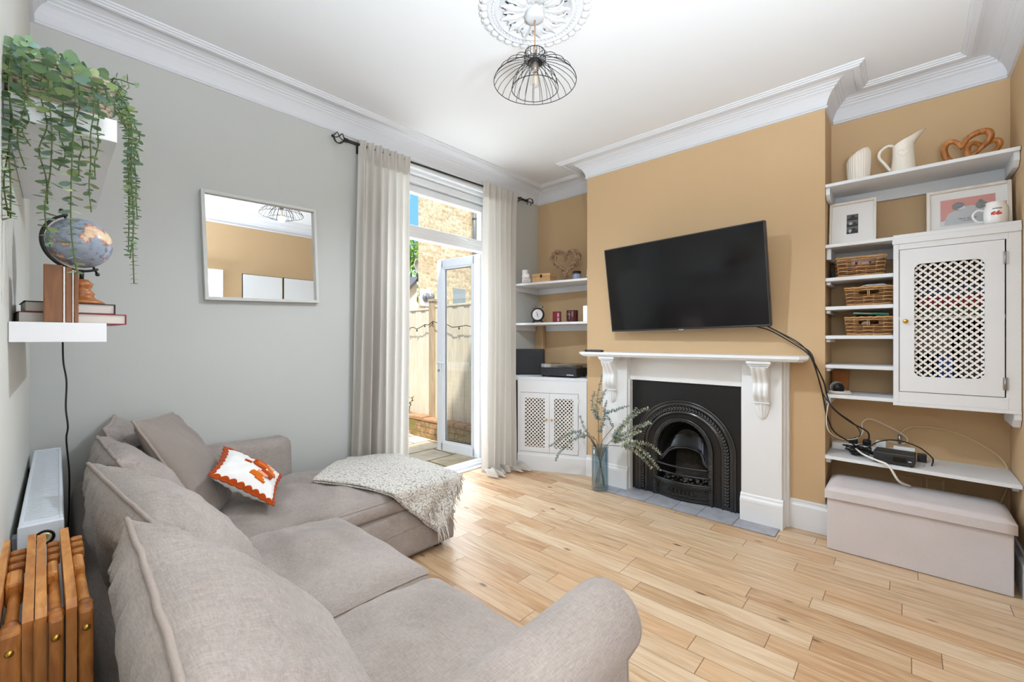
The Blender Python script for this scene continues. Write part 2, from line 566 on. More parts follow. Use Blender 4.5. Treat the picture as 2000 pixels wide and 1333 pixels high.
def brick_material(name, c1, c2, mortar, bw=0.225, rh=0.075, axis='y', moss=None, msize=0.006, var=1.0):
    m = bpy.data.materials.new(name)
    m.use_nodes = True
    nt = m.node_tree; L = nt.links.new
    b = nt.nodes['Principled BSDF']
    b.inputs['Roughness'].default_value = 0.95
    tc = nn(nt, 'ShaderNodeTexCoord')
    sp = nn(nt, 'ShaderNodeSeparateXYZ'); L(tc.outputs['Object'], sp.inputs[0])
    cb = nn(nt, 'ShaderNodeCombineXYZ')
    L(sp.outputs[1 if axis == 'x' else 0], cb.inputs[0]); L(sp.outputs[2], cb.inputs[1])
    nz = nn(nt, 'ShaderNodeTexNoise'); nz.inputs['Scale'].default_value = 9.0; nz.inputs['Detail'].default_value = 4
    L(tc.outputs['Object'], nz.inputs['Vector'])
    wb = nn(nt, 'ShaderNodeVectorMath', operation='MULTIPLY_ADD')
    sb = nn(nt, 'ShaderNodeVectorMath', operation='SUBTRACT'); sb.inputs[1].default_value = (0.5, 0.5, 0.5)
    L(nz.outputs['Color'], sb.inputs[0]); L(sb.outputs[0], wb.inputs[0])
    wb.inputs[1].default_value = (0.02, 0.02, 0.0); L(cb.outputs[0], wb.inputs[2])
    br = nn(nt, 'ShaderNodeTexBrick')
    br.inputs['Scale'].default_value = 1.0
    br.inputs['Brick Width'].default_value = bw; br.inputs['Row Height'].default_value = rh
    br.inputs['Mortar Size'].default_value = msize; br.inputs['Mortar Smooth'].default_value = 0.4
    br.inputs['Color1'].default_value = rgb(c1); br.inputs['Color2'].default_value = rgb(c2)
    br.inputs['Mortar'].default_value = rgb(mortar)
    L(wb.outputs[0], br.inputs['Vector'])
    n2 = nn(nt, 'ShaderNodeTexNoise'); n2.inputs['Scale'].default_value = 14; n2.inputs['Detail'].default_value = 6
    L(tc.outputs['Object'], n2.inputs['Vector'])
    mr = nn(nt, 'ShaderNodeMapRange'); mr.inputs[1].default_value = 0.3; mr.inputs[2].default_value = 0.7
    mr.inputs[3].default_value = 1 - 0.35 * var; mr.inputs[4].default_value = 1 + 0.25 * var
    L(n2.outputs['Fac'], mr.inputs[0])
    mu = nn(nt, 'ShaderNodeMix', data_type='RGBA', blend_type='MULTIPLY'); mu.inputs[0].default_value = 1.0
    cc = nn(nt, 'ShaderNodeCombineColor')
    for i in range(3): L(mr.outputs[0], cc.inputs[i])
    L(br.outputs['Color'], mu.inputs[6]); L(cc.outputs[0], mu.inputs[7])
    out = mu.outputs[2]
    if moss:
        n3 = nn(nt, 'ShaderNodeTexNoise'); n3.inputs['Scale'].default_value = 5
        L(tc.outputs['Object'], n3.inputs['Vector'])
        m3 = nn(nt, 'ShaderNodeMapRange'); m3.inputs[1].default_value = 0.45; m3.inputs[2].default_value = 0.62
        L(n3.outputs['Fac'], m3.inputs[0])
        mm = nn(nt, 'ShaderNodeMix', data_type='RGBA'); mm.inputs[7].default_value = rgb(moss)
        L(m3.outputs[0], mm.inputs[0]); L(out, mm.inputs[6]); out = mm.outputs[2]
    L(out, b.inputs['Base Color'])
    bp = nn(nt, 'ShaderNodeBump'); bp.inputs['Strength'].default_value = 0.8; bp.inputs['Distance'].default_value = 0.01
    inv = nn(nt, 'ShaderNodeMath', operation='SUBTRACT'); inv.inputs[0].default_value = 1.0
    L(br.outputs['Fac'], inv.inputs[1]); L(inv.outputs[0], bp.inputs['Height'])
    L(bp.outputs['Normal'], b.inputs['Normal'])
    return m

# ================================================================== ROOM SHELL
ZC = 3.09
XN0, XN1, ZN = 1.93, 3.29, 2.925          # garden door opening in the north wall
b = MB()
b.box(-0.6, 4.4, -3.6, 3.40, -0.12, 0.0)
struct('floor', b, M_FLOOR)
b = MB(); b.box(-0.6, 4.4, -3.6, 3.55, ZC, ZC + 0.25)
struct('ceiling', b, M_CEIL)
b = MB()
b.box(-0.45, XN0, 3.24, 3.52, -0.1, ZC)
b.box(XN1, 4.0, 3.24, 3.52, -0.1, ZC)
b.box(XN0, XN1, 3.24, 3.52, ZN, ZC)
struct('wall_north', b, M_GREY)
b = MB(); b.prism([(-0.045, 3.24), (-0.1025, -0.47), (-0.1025, -0.75), (-0.45, -0.75), (-0.45, 3.24)], -0.1, ZC)
struct('wall_west', b, M_CREAM)
b = MB()
b.box(3.98, 4.4, -0.75, 0.41, -0.1, ZC)
b.box(4.0, 4.4, 2.332, 3.52, -0.1, ZC)
b.box(4.0, 4.02, 0.41, 2.332, 0, ZC)
struct('wall_east', b, M_TAN)
FY0, FY1, FZ = 0.925, 1.845, 0.985         # fireplace hole in the chimney breast
b = MB()
b.box(3.65, 4.0, 0.41, FY0, -0.1, ZC)
b.box(3.65, 4.0, FY1, 2.332, -0.1, ZC)
b.box(3.65, 4.0, FY0, FY1, FZ, ZC)
struct('wall_chimney_breast', b, M_TAN)
b = MB()                                    # south wall, its internal doorway widened to admit the added fill
b.box(-0.45, 0.0, -0.75, -0.47, -0.1, ZC)
b.box(1.53, 4.4, -0.75, -0.47, -0.1, ZC)
b.box(0.0, 1.53, -0.75, -0.47, 2.17, ZC)
struct('wall_south', b, M_TAN)
b = MB()
b.box(1.53, 1.64, -0.469, -0.445, 0, 2.17)
b.box(1.64, 1.66, -0.469, -0.432, 0, 2.30)
b.box(0.0, 1.64, -0.469, -0.445, 2.17, 2.28)
b.box(0.0, 1.64, -0.469, -0.432, 2.28, 2.30)
b.box(1.50, 1.53, -0.75, -0.45, 0, 2.17)
b.box(0.0, 0.03, -0.75, -0.45, 0, 2.17)
struct('door_1', b, M_WHITE)
# unseen front room, added to bring fill light through the doorway
b = MB(); b.box(-0.7, -0.6, -3.6, -0.75, -0.1, ZC); struct('wall_added_hall_west', b, M_CREAM)
b = MB(); b.box(2.8, 2.9, -3.6, -0.75, -0.1, ZC); struct('wall_added_hall_east', b, M_CREAM)
b = MB()
b.box(-0.7, 2.9, -3.6, -3.4, -0.1, 0.4); b.box(-0.7, 2.9, -3.6, -3.4, 2.85, ZC)
b.box(-0.7, -0.55, -3.6, -3.4, 0.4, 2.85); b.box(2.65, 2.9, -3.6, -3.4, 0.4, 2.85)
struct('wall_added_hall_south', b, M_CREAM)

# ---- cornice: profile (distance from wall, height) swept round the room with mitred corners
def sweep_profile(path, prof, closed=False):
    """path: list of (x,y) with the room on the left side; profile offsets go into the room"""
    n = len(path)
    rings = []
    for i, p in enumerate(path):
        p = Vector(p)
        d0 = (p - Vector(path[i - 1])).normalized() if (i > 0 or closed) else None
        d1 = (Vector(path[(i + 1) % n]) - p).normalized() if (i < n - 1 or closed) else None
        if d0 is None: d0 = d1
        if d1 is None: d1 = d0
        n0 = Vector((-d0.y, d0.x)); n1 = Vector((-d1.y, d1.x))
        m = (n0 + n1)
        m = m / m.dot(n0) if m.length > 1e-6 else n0
        rings.append([(p.x + m.x * a, p.y + m.y * a, z) for a, z in prof])
    mb = MB()
    k = len(prof)
    vs = [v for r in rings for v in r]
    fs = []
    for i in range(n if closed else n - 1):
        j = (i + 1) % n
        for q in range(k - 1):
            fs.append((i * k + q, j * k + q, j * k + q + 1, i * k + q + 1))
    mb.add(vs, fs)
    return mb
CB = 2.944
prof = [(0.0, CB - 0.002), (0.014, CB), (0.017, CB + 0.008), (0.011, CB + 0.014), (0.010, CB + 0.020),
        (0.016, CB + 0.042), (0.026, CB + 0.066), (0.040, CB + 0.088), (0.052, CB + 0.098), (0.056, CB + 0.098),
        (0.060, CB + 0.108), (0.072, CB + 0.112), (0.076, CB + 0.120), (0.086, CB + 0.123), (0.092, CB + 0.131),
        (0.104, CB + 0.134), (0.112, ZC - 0.009), (0.160, ZC - 0.008), (0.162, ZC - 0.018), (0.170, ZC - 0.022), (0.180, ZC - 0.027),
        (0.196, ZC - 0.025), (0.200, ZC - 0.018), (0.208, ZC - 0.018), (0.214, ZC - 0.010), (0.222, ZC - 0.008), (0.224, ZC + 0.002)]
path = [(-0.1025, -0.47), (3.98, -0.47), (3.98, 0.41), (3.65, 0.41), (3.65, 2.332), (4.0, 2.332), (4.0, 3.24), (-0.045, 3.24)]
struct('trim_1', sweep_profile(path, prof, True), M_CORN)

# ---- baseboards
bprof = [(0.0, 0.205), (0.010, 0.205), (0.012, 0.195), (0.010, 0.186), (0.014, 0.176), (0.021, 0.166), (0.022, 0.160), (0.022, 0.0)]
struct('baseboard_south', sweep_profile([(1.66, -0.47), (3.96, -0.47), (3.98, -0.45), (3.98, 0.39)], bprof), M_WHITE)
struct('baseboard_chimney', sweep_profile([(3.97, 0.41), (3.65, 0.41), (3.65, 0.615)], bprof), M_WHITE)
struct('baseboard_chimney_left', sweep_profile([(3.65, 2.11), (3.65, 2.333)], bprof), M_WHITE)
struct('baseboard_north', sweep_profile([(XN0 - 0.02, 3.24), (-0.04, 3.24)], bprof), M_WHITE)
struct('baseboard_west', sweep_profile([(-0.046, 3.235), (-0.1, -0.45)], bprof), M_WHITE)

# ---- garden door frame with top light
b = MB()
YF0, YF1 = 3.385, 3.455
def frame_rect(b, x0, x1, z0, z1, t, y0, y1, bev=0.006):
    b.box(x0, x0 + t, y0, y1, z0, z1, bev); b.box(x1 - t, x1, y0, y1, z0, z1, bev)
    b.box(x0 + t * 0.5, x1 - t * 0.5, y0 + 0.001, y1 - 0.001, z1 - t, z1, bev); b.box(x0 + t * 0.5, x1 - t * 0.5, y0 + 0.001, y1 - 0.001, z0, z0 + t, bev)
frame_rect(b, XN0, XN1, 0.005, 2.795, 0.045, YF0, YF1)
b.box(XN0, XN1, YF0 - 0.012, YF1, 2.293, 2.352, 0.008)
frame_rect(b, XN0 + 0.04, XN1 - 0.04, 2.345, 2.782, 0.068, YF0 - 0.02, YF1 - 0.02, 0.012)   # top light sash
b.box(XN0, XN1, YF0 - 0.03, YF0 + 0.03, 0.0, 0.035, 0.006)
b.box(XN0, XN1, YF0 - 0.09, YF0 - 0.035, 0.0, 0.012, 0.003)
# painted timber head mouldings above the frame and reveal lining
b.box(XN0, XN1, YF0 - 0.045, YF1, 2.795, 2.862, 0.012)
b.box(XN0, XN1, YF0 - 0.09, YF1, 2.862, ZN, 0.012)
b.box(XN0, XN1, 3.25, YF0 - 0.08, ZN - 0.035, ZN, 0.004)
b.box(XN0 - 0.001, XN0 + 0.012, 3.238, YF0, 0, ZN)
b.box(XN1 - 0.012, XN1 + 0.001, 3.238, YF0, 0, ZN)
wf = struct('window_1', b, M_UPVC)
b = MB(); b.add([(XN0 + 0.10, 3.40, 2.40), (XN1 - 0.10, 3.40, 2.40), (XN1 - 0.10, 3.40, 2.725), (XN0 + 0.10, 3.40, 2.725)], [(0, 1, 2, 3)]); b.build('pane', M_GLASS, wf)
b = MB()
b.box(2.93, 3.02, YF0 - 0.034, YF0 - 0.020, 2.365, 2.385, 0.004)
b.tube(spline([(2.975, YF0 - 0.032, 2.376), (2.96, YF0 - 0.048, 2.377), (2.90, YF0 - 0.05, 2.379), (2.86, YF0 - 0.048, 2.381)]), 0.007, 8)
b.build('window_handle', M_UPVC, wf)

def door_leaf(name, hinge, ang, side):
    """opened uPVC leaf; local x runs from hinge to free edge"""
    LW, Z0, Z1, T = 0.655, 0.045, 2.285, 0.062
    b = MB()
    t = 0.105
    for x0, x1, z0, z1 in ((0, t, Z0, Z1), (LW - t, LW, Z0, Z1), (t * .6, LW - t * .6, Z0 + .001, Z0 + t), (t * .6, LW - t * .6, Z1 - t, Z1 - .001)):
        b.box(x0, x1, -T / 2, T / 2, z0, z1, 0.01)
    e = side * T / 2
    # glazing beads on the room side, overlapping lip on the outer face
    for x0, x1, z0, z1 in ((t - .004, t + .018, Z0 + t, Z1 - t), (LW - t - .018, LW - t + .004, Z0 + t, Z1 - t), (t, LW - t, Z0 + t - .004, Z0 + t + .018), (t, LW - t, Z1 - t - .018, Z1 - t + .004)):
        b.box(x0, x1, e * 0.2, e * 0.86, z0, z1, 0.004)
    for x0, x1, z0, z1 in ((-0.012, t - .01, Z0 - .006, Z1 + .006), (LW - t + .01, LW + 0.018, Z0 - .006, Z1 + .006), (t - .02, LW - t + .02, Z0 - .006, Z0 + t - .01), (t - .02, LW - t + .02, Z1 - t + .01, Z1 + .006)):
        b.box(x0, x1, -e - 0.012 * side, -e + 0.006 * side, z0, z1, 0.004)
    o = struct(name, b, M_UPVC)
    o.location = hinge; o.rotation_euler = (0, 0, ang)
    g = MB(); g.add([(t, 0, Z0 + t - .01), (LW - t, 0, Z0 + t - .01), (LW - t, 0, Z1 - t + .01), (t, 0, Z1 - t + .01)], [(0, 1, 2, 3)]); g.build('pane', M_GLASS, o)
    g = MB(); g.box(t - 0.002, LW - t + .002, e * .1, e * .2, Z0 + t - .002, Z0 + t + .022); g.box(t, t + .022, e * .1, e * .2, Z0 + t, Z1 - t); g.box(LW - t - .022, LW - t, e * .1, e * .2, Z0 + t, Z1 - t); g.box(t, LW - t, e * .1, e * .2, Z1 - t - .022, Z1 - t)
    g.build('glazing_seal', M_RUBBER, o)
    h = MB()
    hx = LW - 0.052
    h.box(hx - 0.014, hx + 0.014, e, e + side * 0.009, 0.92, 1.16, 0.004)
    h.tube([(hx, e, 1.075), (hx, e + side * 0.048, 1.075)], 0.009, 10)
    h.tube(spline([(hx + .01, e + side * 0.046, 1.075), (hx - 0.05, e + side * 0.05, 1.077), (hx - 0.12, e + side * 0.047, 1.071)], 5), 0.009, 10)
    h.build('door_handle', M_UPVC, o)
    k = MB(); k.cyl((hx, e + side * .006, 0.985), (hx, e + side * .016, 0.985), 0.009, 12); k.box(hx - 0.002, hx + 0.002, e + side * .012, e + side * .034, 0.972, 0.998)
    k.build('lock_cylinder', M_STEEL, o)
    hb = MB()
    for z in (0.25, 1.15, 2.05):
        hb.cyl((-0.012, -e - side * .008, z - .05), (-0.012, -e - side * .008, z + .05), 0.009, 10)
    hb.build('hinge', M_UPVC, o)
    return o
door_leaf('door_2', (3.245, 3.435, 0), radians(96.5), 1)
door_leaf('door_3', (1.975, 3.435, 0), radians(97), -1)

# ================================================================== GARDEN
ZG = -0.10
def paving_material():
    m = bpy.data.materials.new('sandstone_paving')
    m.use_nodes = True
    nt = m.node_tree; L = nt.links.new
    b = nt.nodes['Principled BSDF']; b.inputs['Roughness'].default_value = 0.9
    tc = nn(nt, 'ShaderNodeTexCoord')
    br = nn(nt, 'ShaderNodeTexBrick'); br.inputs['Scale'].default_value = 1
    br.inputs['Brick Width'].default_value = 0.62; br.inputs['Row Height'].default_value = 0.42
    br.inputs['Mortar Size'].default_value = 0.012; br.offset = 0.37
    br.inputs['Color1'].default_value = rgb('#e6d8bb'); br.inputs['Color2'].default_value = rgb('#d8c6a2')
    br.inputs['Mortar'].default_value = rgb('#7d6a48')
    n = nn(nt, 'ShaderNodeTexNoise'); n.inputs['Scale'].default_value = 4; n.inputs['Detail'].default_value = 7
    mr = nn(nt, 'ShaderNodeMapRange'); mr.inputs[1].default_value = 0.3; mr.inputs[2].default_value = 0.7
    mr.inputs[3].default_value = 0.7; mr.inputs[4].default_value = 1.12
    cc = nn(nt, 'ShaderNodeCombineColor'); mu = nn(nt, 'ShaderNodeMix', data_type='RGBA', blend_type='MULTIPLY'); mu.inputs[0].default_value = 1
    L(tc.outputs['Object'], br.inputs['Vector']); L(tc.outputs['Object'], n.inputs['Vector']); L(n.outputs['Fac'], mr.inputs[0])
    for i in range(3): L(mr.outputs[0], cc.inputs[i])
    L(br.outputs['Color'], mu.inputs[6]); L(cc.outputs[0], mu.inputs[7]); L(mu.outputs[2], b.inputs['Base Color'])
    bp = nn(nt, 'ShaderNodeBump'); bp.inputs['Distance'].default_value = 0.01; L(br.outputs['Fac'], bp.inputs['Height']); bp.invert = True
    L(bp.outputs['Normal'], b.inputs['Normal'])
    return m
b = MB(); b.box(-6, 14, 3.52, 30, ZG - 0.1, ZG)
struct('ground', b, paving_material())

M_BRICK = brick_material('yellow_stock_brick', '#dcc9a2', '#c0a277', '#d3c7ae', moss=None)
M_DWARF = brick_material('old_mossy_brick', '#a98462', '#8f7652', '#625840', rh=0.08, axis='x', moss='#7c7240', var=1.4)
M_FENCE = wood('weathered_fence_board', '#cfc3ae', '#e2d8c6', 3.0, (6, 6, 0.7), 0.9)
M_FPOST = wood('darker_fence_post', '#9a876a', '#b8a588', 3.0, (6, 6, 0.7), 0.9)
M_SLATE = mat('grey_roof_slate', '#5d5f63', rough=0.7)
M_RENDER = mat('white_house_render', '#eceae4', rough=0.9)

t = thing('dwarf_wall', 'low mossy brick wall along the foot of the garden fence', 'wall', (3.88, 5.2, ZG))
b = MB(); b.box(-0.09, 0.07, -1.6, 3.4, 0, 0.25, 0.008); b.build('brickwork', M_DWARF, t)
b = MB()
random.seed(3)
for i in range(21):
    b.box(-0.10, 0.075, -1.6 + i * 0.238 + 0.006, -1.6 + (i + 1) * 0.238 - 0.006, 0.245, 0.30 + random.uniform(-.012, .01), 0.012)
b.build('coping_bricks', mat('worn_red_coping_brick', '#a57e5e', rough=0.95, bump=0.8, bscale=30, var=0.35, vscale=6, bdist=0.01), t)

def fence_panel(y0, y1, z1, label):
    t = thing('garden_fence', label, 'fence', (4.0, y0, ZG), group='fence panels along the garden')
    b = MB(); n = max(1, int((y1 - y0) / 0.125))
    for i in range(n):
        a = (y1 - y0) / n
        b.box(-0.012 if i % 2 else -0.020, 0.0 if i % 2 else -0.006, i * a - .008, (i + 1) * a + .008, 0.20, z1, 0.002)
    b.build('boards', M_FENCE, t)
    b = MB()
    b.box(-0.03, 0.015, 0, y1 - y0, z1, z1 + 0.03, 0.004)
    b.build('capping_rail', M_FENCE, t)
    return t
fence_panel(3.56, 5.20, 1.93, 'timber fence panel nearest the house, seen through the open door glass')
fence_panel(5.33, 7.10, 1.90, 'pale timber fence panel between the curtain and the open door leaf')
fence_panel(7.23, 8.35, 1.90, 'farthest fence panel, running up to the brick house')
for i, (yy, lb) in enumerate(((5.265, 'square timber fence post beside the edge of the open door'), (7.165, 'farther timber fence post towards the brick house'))):
    b = MB(); b.box(-0.06, 0.05, -0.055, 0.055, 0, 2.02, 0.006); b.prism([(-0.07, -0.07), (0.06, -0.07), (0.06, 0.07), (-0.07, 0.07)], 2.02, 2.06)
    tag(b.build('fence_post', M_FPOST), lb, 'post', 'fence posts', (4.0, yy, ZG))
# string of lights hung along the fence
pts = []
for a, c in ((3.7, 5.2), (5.2, 6.2), (6.2, 7.3), (7.3, 8.3)):
    for k in range(10):
        u = k / 10
        pts.append((3.925, a + (c - a) * u, 1.62 - 0.16 * 4 * u * (1 - u) * 0.6 - 0.02 * sin(k * 2.1)))
b = MB(); b.tube([(x, y - 3.7, z) for x, y, z in pts], 0.006, 5)
o = b.build('cable', mat('dark_green_cable', '#2e2a1e', rough=0.7), None)
o.name = 'string_lights'
tag(o, 'dark string of small garden lights looped along the top of the fence', 'lights', loc=(0, 3.7, 0))
for i, p in enumerate(pts):
    if i % 2 == 0:
        b = MB(); b.sphere((p[0], p[1] - 3.7, p[2] - 0.022), 0.012, 8, 6, sc=(1, 1, 1.6))
        b.build('bulb', mat('dark_bulb', '#4a4238', rough=0.3), o)

# the house's own rear extension on the left of the garden (mirrored in the door glass)
t = thing('rear_extension', 'cream painted brick rear extension along the left side of the small garden', 'building', (1.45, 3.56, ZG))
b = MB(); b.box(-2.5, 0, 0, 5.2, 0, 2.75); b.build('wall', brick_material('cream_painted_brick', '#d9d3bc', '#cfc8b0', '#bdb59c', axis='x', var=.4), t)
b = MB(); b.box(-2.6, 0.12, 0, 5.3, 2.75, 2.87, .01); b.build('roof_edge', M_SLATE, t)
b = MB(); frame_pts = ((1.2, 1.27, 1.0, 2.2), (2.33, 2.4, 1.0, 2.2), (1.2, 2.4, 1.0, 1.08), (1.2, 2.4, 2.12, 2.2), (1.77, 1.83, 1.0, 2.2))
for y0, y1, z0, z1 in frame_pts: b.box(-.02, .03, y0, y1, z0, z1, .004)
b.box(-.02, .09, 1.12, 2.48, .94, 1.0, .006)
wn_ = b.build('window_frame', M_UPVC, t)
b = MB(); b.box(0.0, .008, 1.27, 2.33, 1.08, 2.12); b.build('pane', mat('dark_window_glass', '#6f7a74', rough=.08), wn_)

# neighbour's brick house
t = thing('brick_house', 'tall yellow brick house wall with a drainpipe beyond the garden fence', 'building', (5.925, 8.4, ZG))
b = MB(); b.prism([(0, 0), (6, 0), (6, 5), (3.7, 5)], 0, 7.4); b.build('wall', M_BRICK, t)
b = MB(); b.tube([(1.72, -0.06, 1.9), (1.72, -0.06, 4.15), (1.72, -0.06, 4.9)], 0.05, 10)
for z in (2.6, 4.0, 4.6): b.cyl((1.72, -0.06, z), (1.72, -0.06, z + .06), 0.062, 10)
b.build('drainpipe', mat('grey_plastic_pipe', '#6c7274', rough=0.5), t)
b = MB(); b.box(1.05, 1.45, -0.02, 0.05, 2.35, 2.75, 0.01); b.build('window', mat('dark_small_window', '#8c9694', rough=0.2), t)
b = MB(); b.prism([(-0.05, -0.1), (6.2, -0.1), (6.2, 5.2), (3.7, 5.2)], 7.4, 7.6); b.build('roof', M_SLATE, t)
t = thing('wall_lamp', 'round outdoor lamp on a white backing plate on the brick house', 'lamp', (6.12, 8.39, 2.34))
b = MB(); b.box(-0.16, 0.13, -0.03, 0.005, -0.2, 0.2, 0.01); b.build('backing_plate', M_UPVC, t)
b = MB(); b.cyl((0, -0.03, 0), (0, -0.08, 0), 0.11, 20); b.build('rim', mat('grey_lamp_metal', '#77797a', rough=0.4), t)
b = MB(); b.cyl((0, -0.08, 0), (-0.04, -0.3, 0.0), 0.06, 14, r2=0.075); b.build('lamp_head', mat('grey_lamp_metal', '#77797a'), t)
t = thing('white_house', 'white rendered house end with sloping grey roof far beyond the fence', 'building', (7.0, 13.0, ZG))
b = MB(); b.prism([(0, 0), (2.1, 0), (2.1, 3.62), (0, 1.5)], 0, 1.6, 'y'); b.build('wall', M_RENDER, t)
b = MB(); b.prism([(-0.1, 1.36), (2.14, 3.62), (2.14, 3.74), (-0.1, 1.5)], -0.12, 1.7, 'y'); b.build('roof', M_SLATE, t)
t = thing('satellite_dish', 'grey satellite dish on the roof edge of the white house', 'dish', (8.98, 12.75, 3.86))
prof = [(0.0, 0.0)] + [(0.34 * k / 6, 0.09 * (k / 6) ** 2) for k in range(1, 7)]
DM = Matrix.Rotation(radians(75), 4, 'X') @ Matrix.Rotation(radians(20), 4, 'Y')
b = MB(); b.lathe(prof + [(0.345, 0.1), (0.33, 0.105)] + [(0.33 * k / 6, 0.09 * (k / 6) ** 2 + .008) for k in range(5, -1, -1)], 28, M=DM); b.build('dish', mat('pale_grey_dish', '#b4babd', rough=0.5), t)
b = MB(); b.tube([(0, 0, -0.45), (0, 0.02, -0.1), (0, 0, 0)], 0.025, 8); b.tube([(0, -.05, -0.3), (0.02, -0.35, -0.12)], 0.012, 8); b.box(-0.02, 0.1, -0.42, -0.33, -0.18, -0.02, 0.02)
b.build('arm', mat('dark_grey_metal', '#3c3e40', rough=0.5), t)

# tree behind the white house: leaf tufts on branches
M_LEAF1 = mat('bright_tree_leaf', '#86a64a', rough=0.7, var=0.3, vscale=1.5)
def leaf_cloud(mb, centre, rad, n, size, rnd):
    for i in range(n):
        while True:
            p = Vector((rnd.uniform(-1, 1), rnd.uniform(-1, 1), rnd.uniform(-1, 1)))
            if 0.35 < p.length < 1: break
        q = Vector((centre[0] + p.x * rad[0], centre[1] + p.y * rad[1], centre[2] + p.z * rad[2]))
        s = size * rnd.uniform(0.6, 1.3)
        E3 = Euler((rnd.uniform(0, 6), rnd.uniform(0, 6), rnd.uniform(0, 6))).to_matrix()
        vs = [q + E3 @ Vector(v) * s for v in ((-1, 0, 0), (-.4, .45, .06), (.5, .4, .06), (1, 0, 0), (.5, -.4, .06), (-.4, -.45, .06))]
        mb.add(vs, [(0, 1, 2, 3), (0, 3, 4, 5)])
t = thing('tree', 'leafy green tree behind the white house', 'tree', (11.0, 17.2, ZG))
rnd = random.Random(5)
b = MB()
for c, r in (((0, 0, 4.6), (1.2, 1.0, 1.1)), ((0.7, 0.1, 5.6), (.9, .8, .8)), ((-0.9, 0, 5.3), (1, .9, .8)), ((0.3, 0, 3.6), (1, .8, .7))):
    leaf_cloud(b, c, r, 520, 0.11, rnd)
b.build('foliage', M_LEAF1, t)
b = MB(); b.tube([(0, 0, 0), (.05, 0, 2.5), (0, 0, 4.5)], [0.18, 0.13, 0.05], 10)
for a in range(6): b.tube([(0, 0, 3 + a * .2), (cos(a) * .8, sin(a) * .6, 4.2 + a * .22)], [0.06, 0.015], 6)
b.build('trunk', M_FPOST, t)
# weedy sprig growing on top of the dwarf wall
t = thing('garden_weed', 'thin dry weed growing between the dwarf wall and the fence', 'plant', (3.86, 5.72, 0.19))
b = MB()
for a, h in ((-.35, .3), (.1, .34), (.3, .22)):
    P = spline([(0, 0, 0), (a * .1, a * .25, h * .5), (a * .1, a * .5, h)], 4); b.tube(P, 0.005, 5)
    for k in range(5): b.sphere((P[-1].x * (k / 5), P[-1].y * (k / 5) + .02 * (-1) ** k, h * (0.35 + .13 * k)), 0.014, 6, 5)
b.build('stem', mat('dry_weed', '#6f6848', rough=0.9), t)

# ================================================================== FIREPLACE
M_IRON = mat('blackened_cast_iron', '#0e0e10', rough=0.36, spec=0.6, bump=0.5, bscale=70, var=0.3, vscale=8, bdist=0.002)
M_IRON2 = mat('dull_cast_iron', '#1d1b19', rough=0.5, spec=0.5, bump=0.9, bscale=60, var=0.4, vscale=14, bdist=0.003)
M_IRONP = mat('polished_cast_iron', '#1c1c1e', rough=0.2, spec=0.8)
M_SOOT = mat('sooty_firebrick', '#3b332c', rough=0.9, bump=1.0, bscale=22, var=0.6, vscale=12, bdist=0.01)
M_HEARTH = mat('blue_grey_slate_tile', '#a2a3a9', rough=0.55, bump=0.5, bscale=40, var=0.38, vscale=12, bdist=0.002, detail=8)
# hearth tiles
gy = [0.655, 0.925, 1.18, 1.37, 1.60, 1.87, 2.02]
ht = thing('hearth', 'blue grey slate hearth slab set flush in the floor before the fireplace', 'hearth', (3.36, 0, 0))
for i in range(len(gy) - 1):
    b = MB(); b.box(0.0, 0.40, gy[i] + .002, gy[i + 1] - .002, -0.01, 0.006, 0.001, M=None); b.build('slab', M_HEARTH, ht)
b = MB(); b.box(0.0, 0.40, gy[0], gy[-1], -0.01, 0.002); b.build('grout', mat('dark_grout', '#4a4a4e', rough=0.9), ht)

fs = thing('fireplace_surround', 'white painted fireplace surround with mantelshelf and scrolled corbels', 'fireplace', (3.65, 1.375, 0))
def FY(y): return y - 1.375
def sur(name, b): return b.build(name, M_WHITE, fs)
b = MB()                          # mantelshelf with moulded edge and clipped corners
def shelf_poly(x0, ya, yb, c=0.045):
    return [(0.0, ya + .09), (x0 + .09, ya), (x0 + c, ya), (x0, ya + c), (x0, yb - c), (x0 + c, yb), (x0 + .09, yb), (0.0, yb - .09)]
ya, yb = FY(0.475), FY(2.275)
b.prism([(0.0, ya + .02), (-0.225, ya), (-0.265, ya + .045), (-0.265, yb - .045), (-0.225, yb), (0, yb - .02)], 1.212, 1.232)
b.prism([(0.0, ya + .03), (-0.215, ya + .012), (-0.253, ya + .055), (-0.253, yb - .055), (-0.215, yb - .012), (0, yb - .03)], 1.200, 1.212)
b.prism([(0.0, ya + .06), (-0.205, ya + .03), (-0.235, ya + .07), (-0.235, yb - .07), (-0.205, yb - .03), (0, yb - .06)], 1.192, 1.2005)
sur('mantelshelf', b)
b = MB(); b.box(-0.05, 0.0, FY(0.90), FY(1.85), 0.985, 1.192, 0.003); sur('frieze', b)
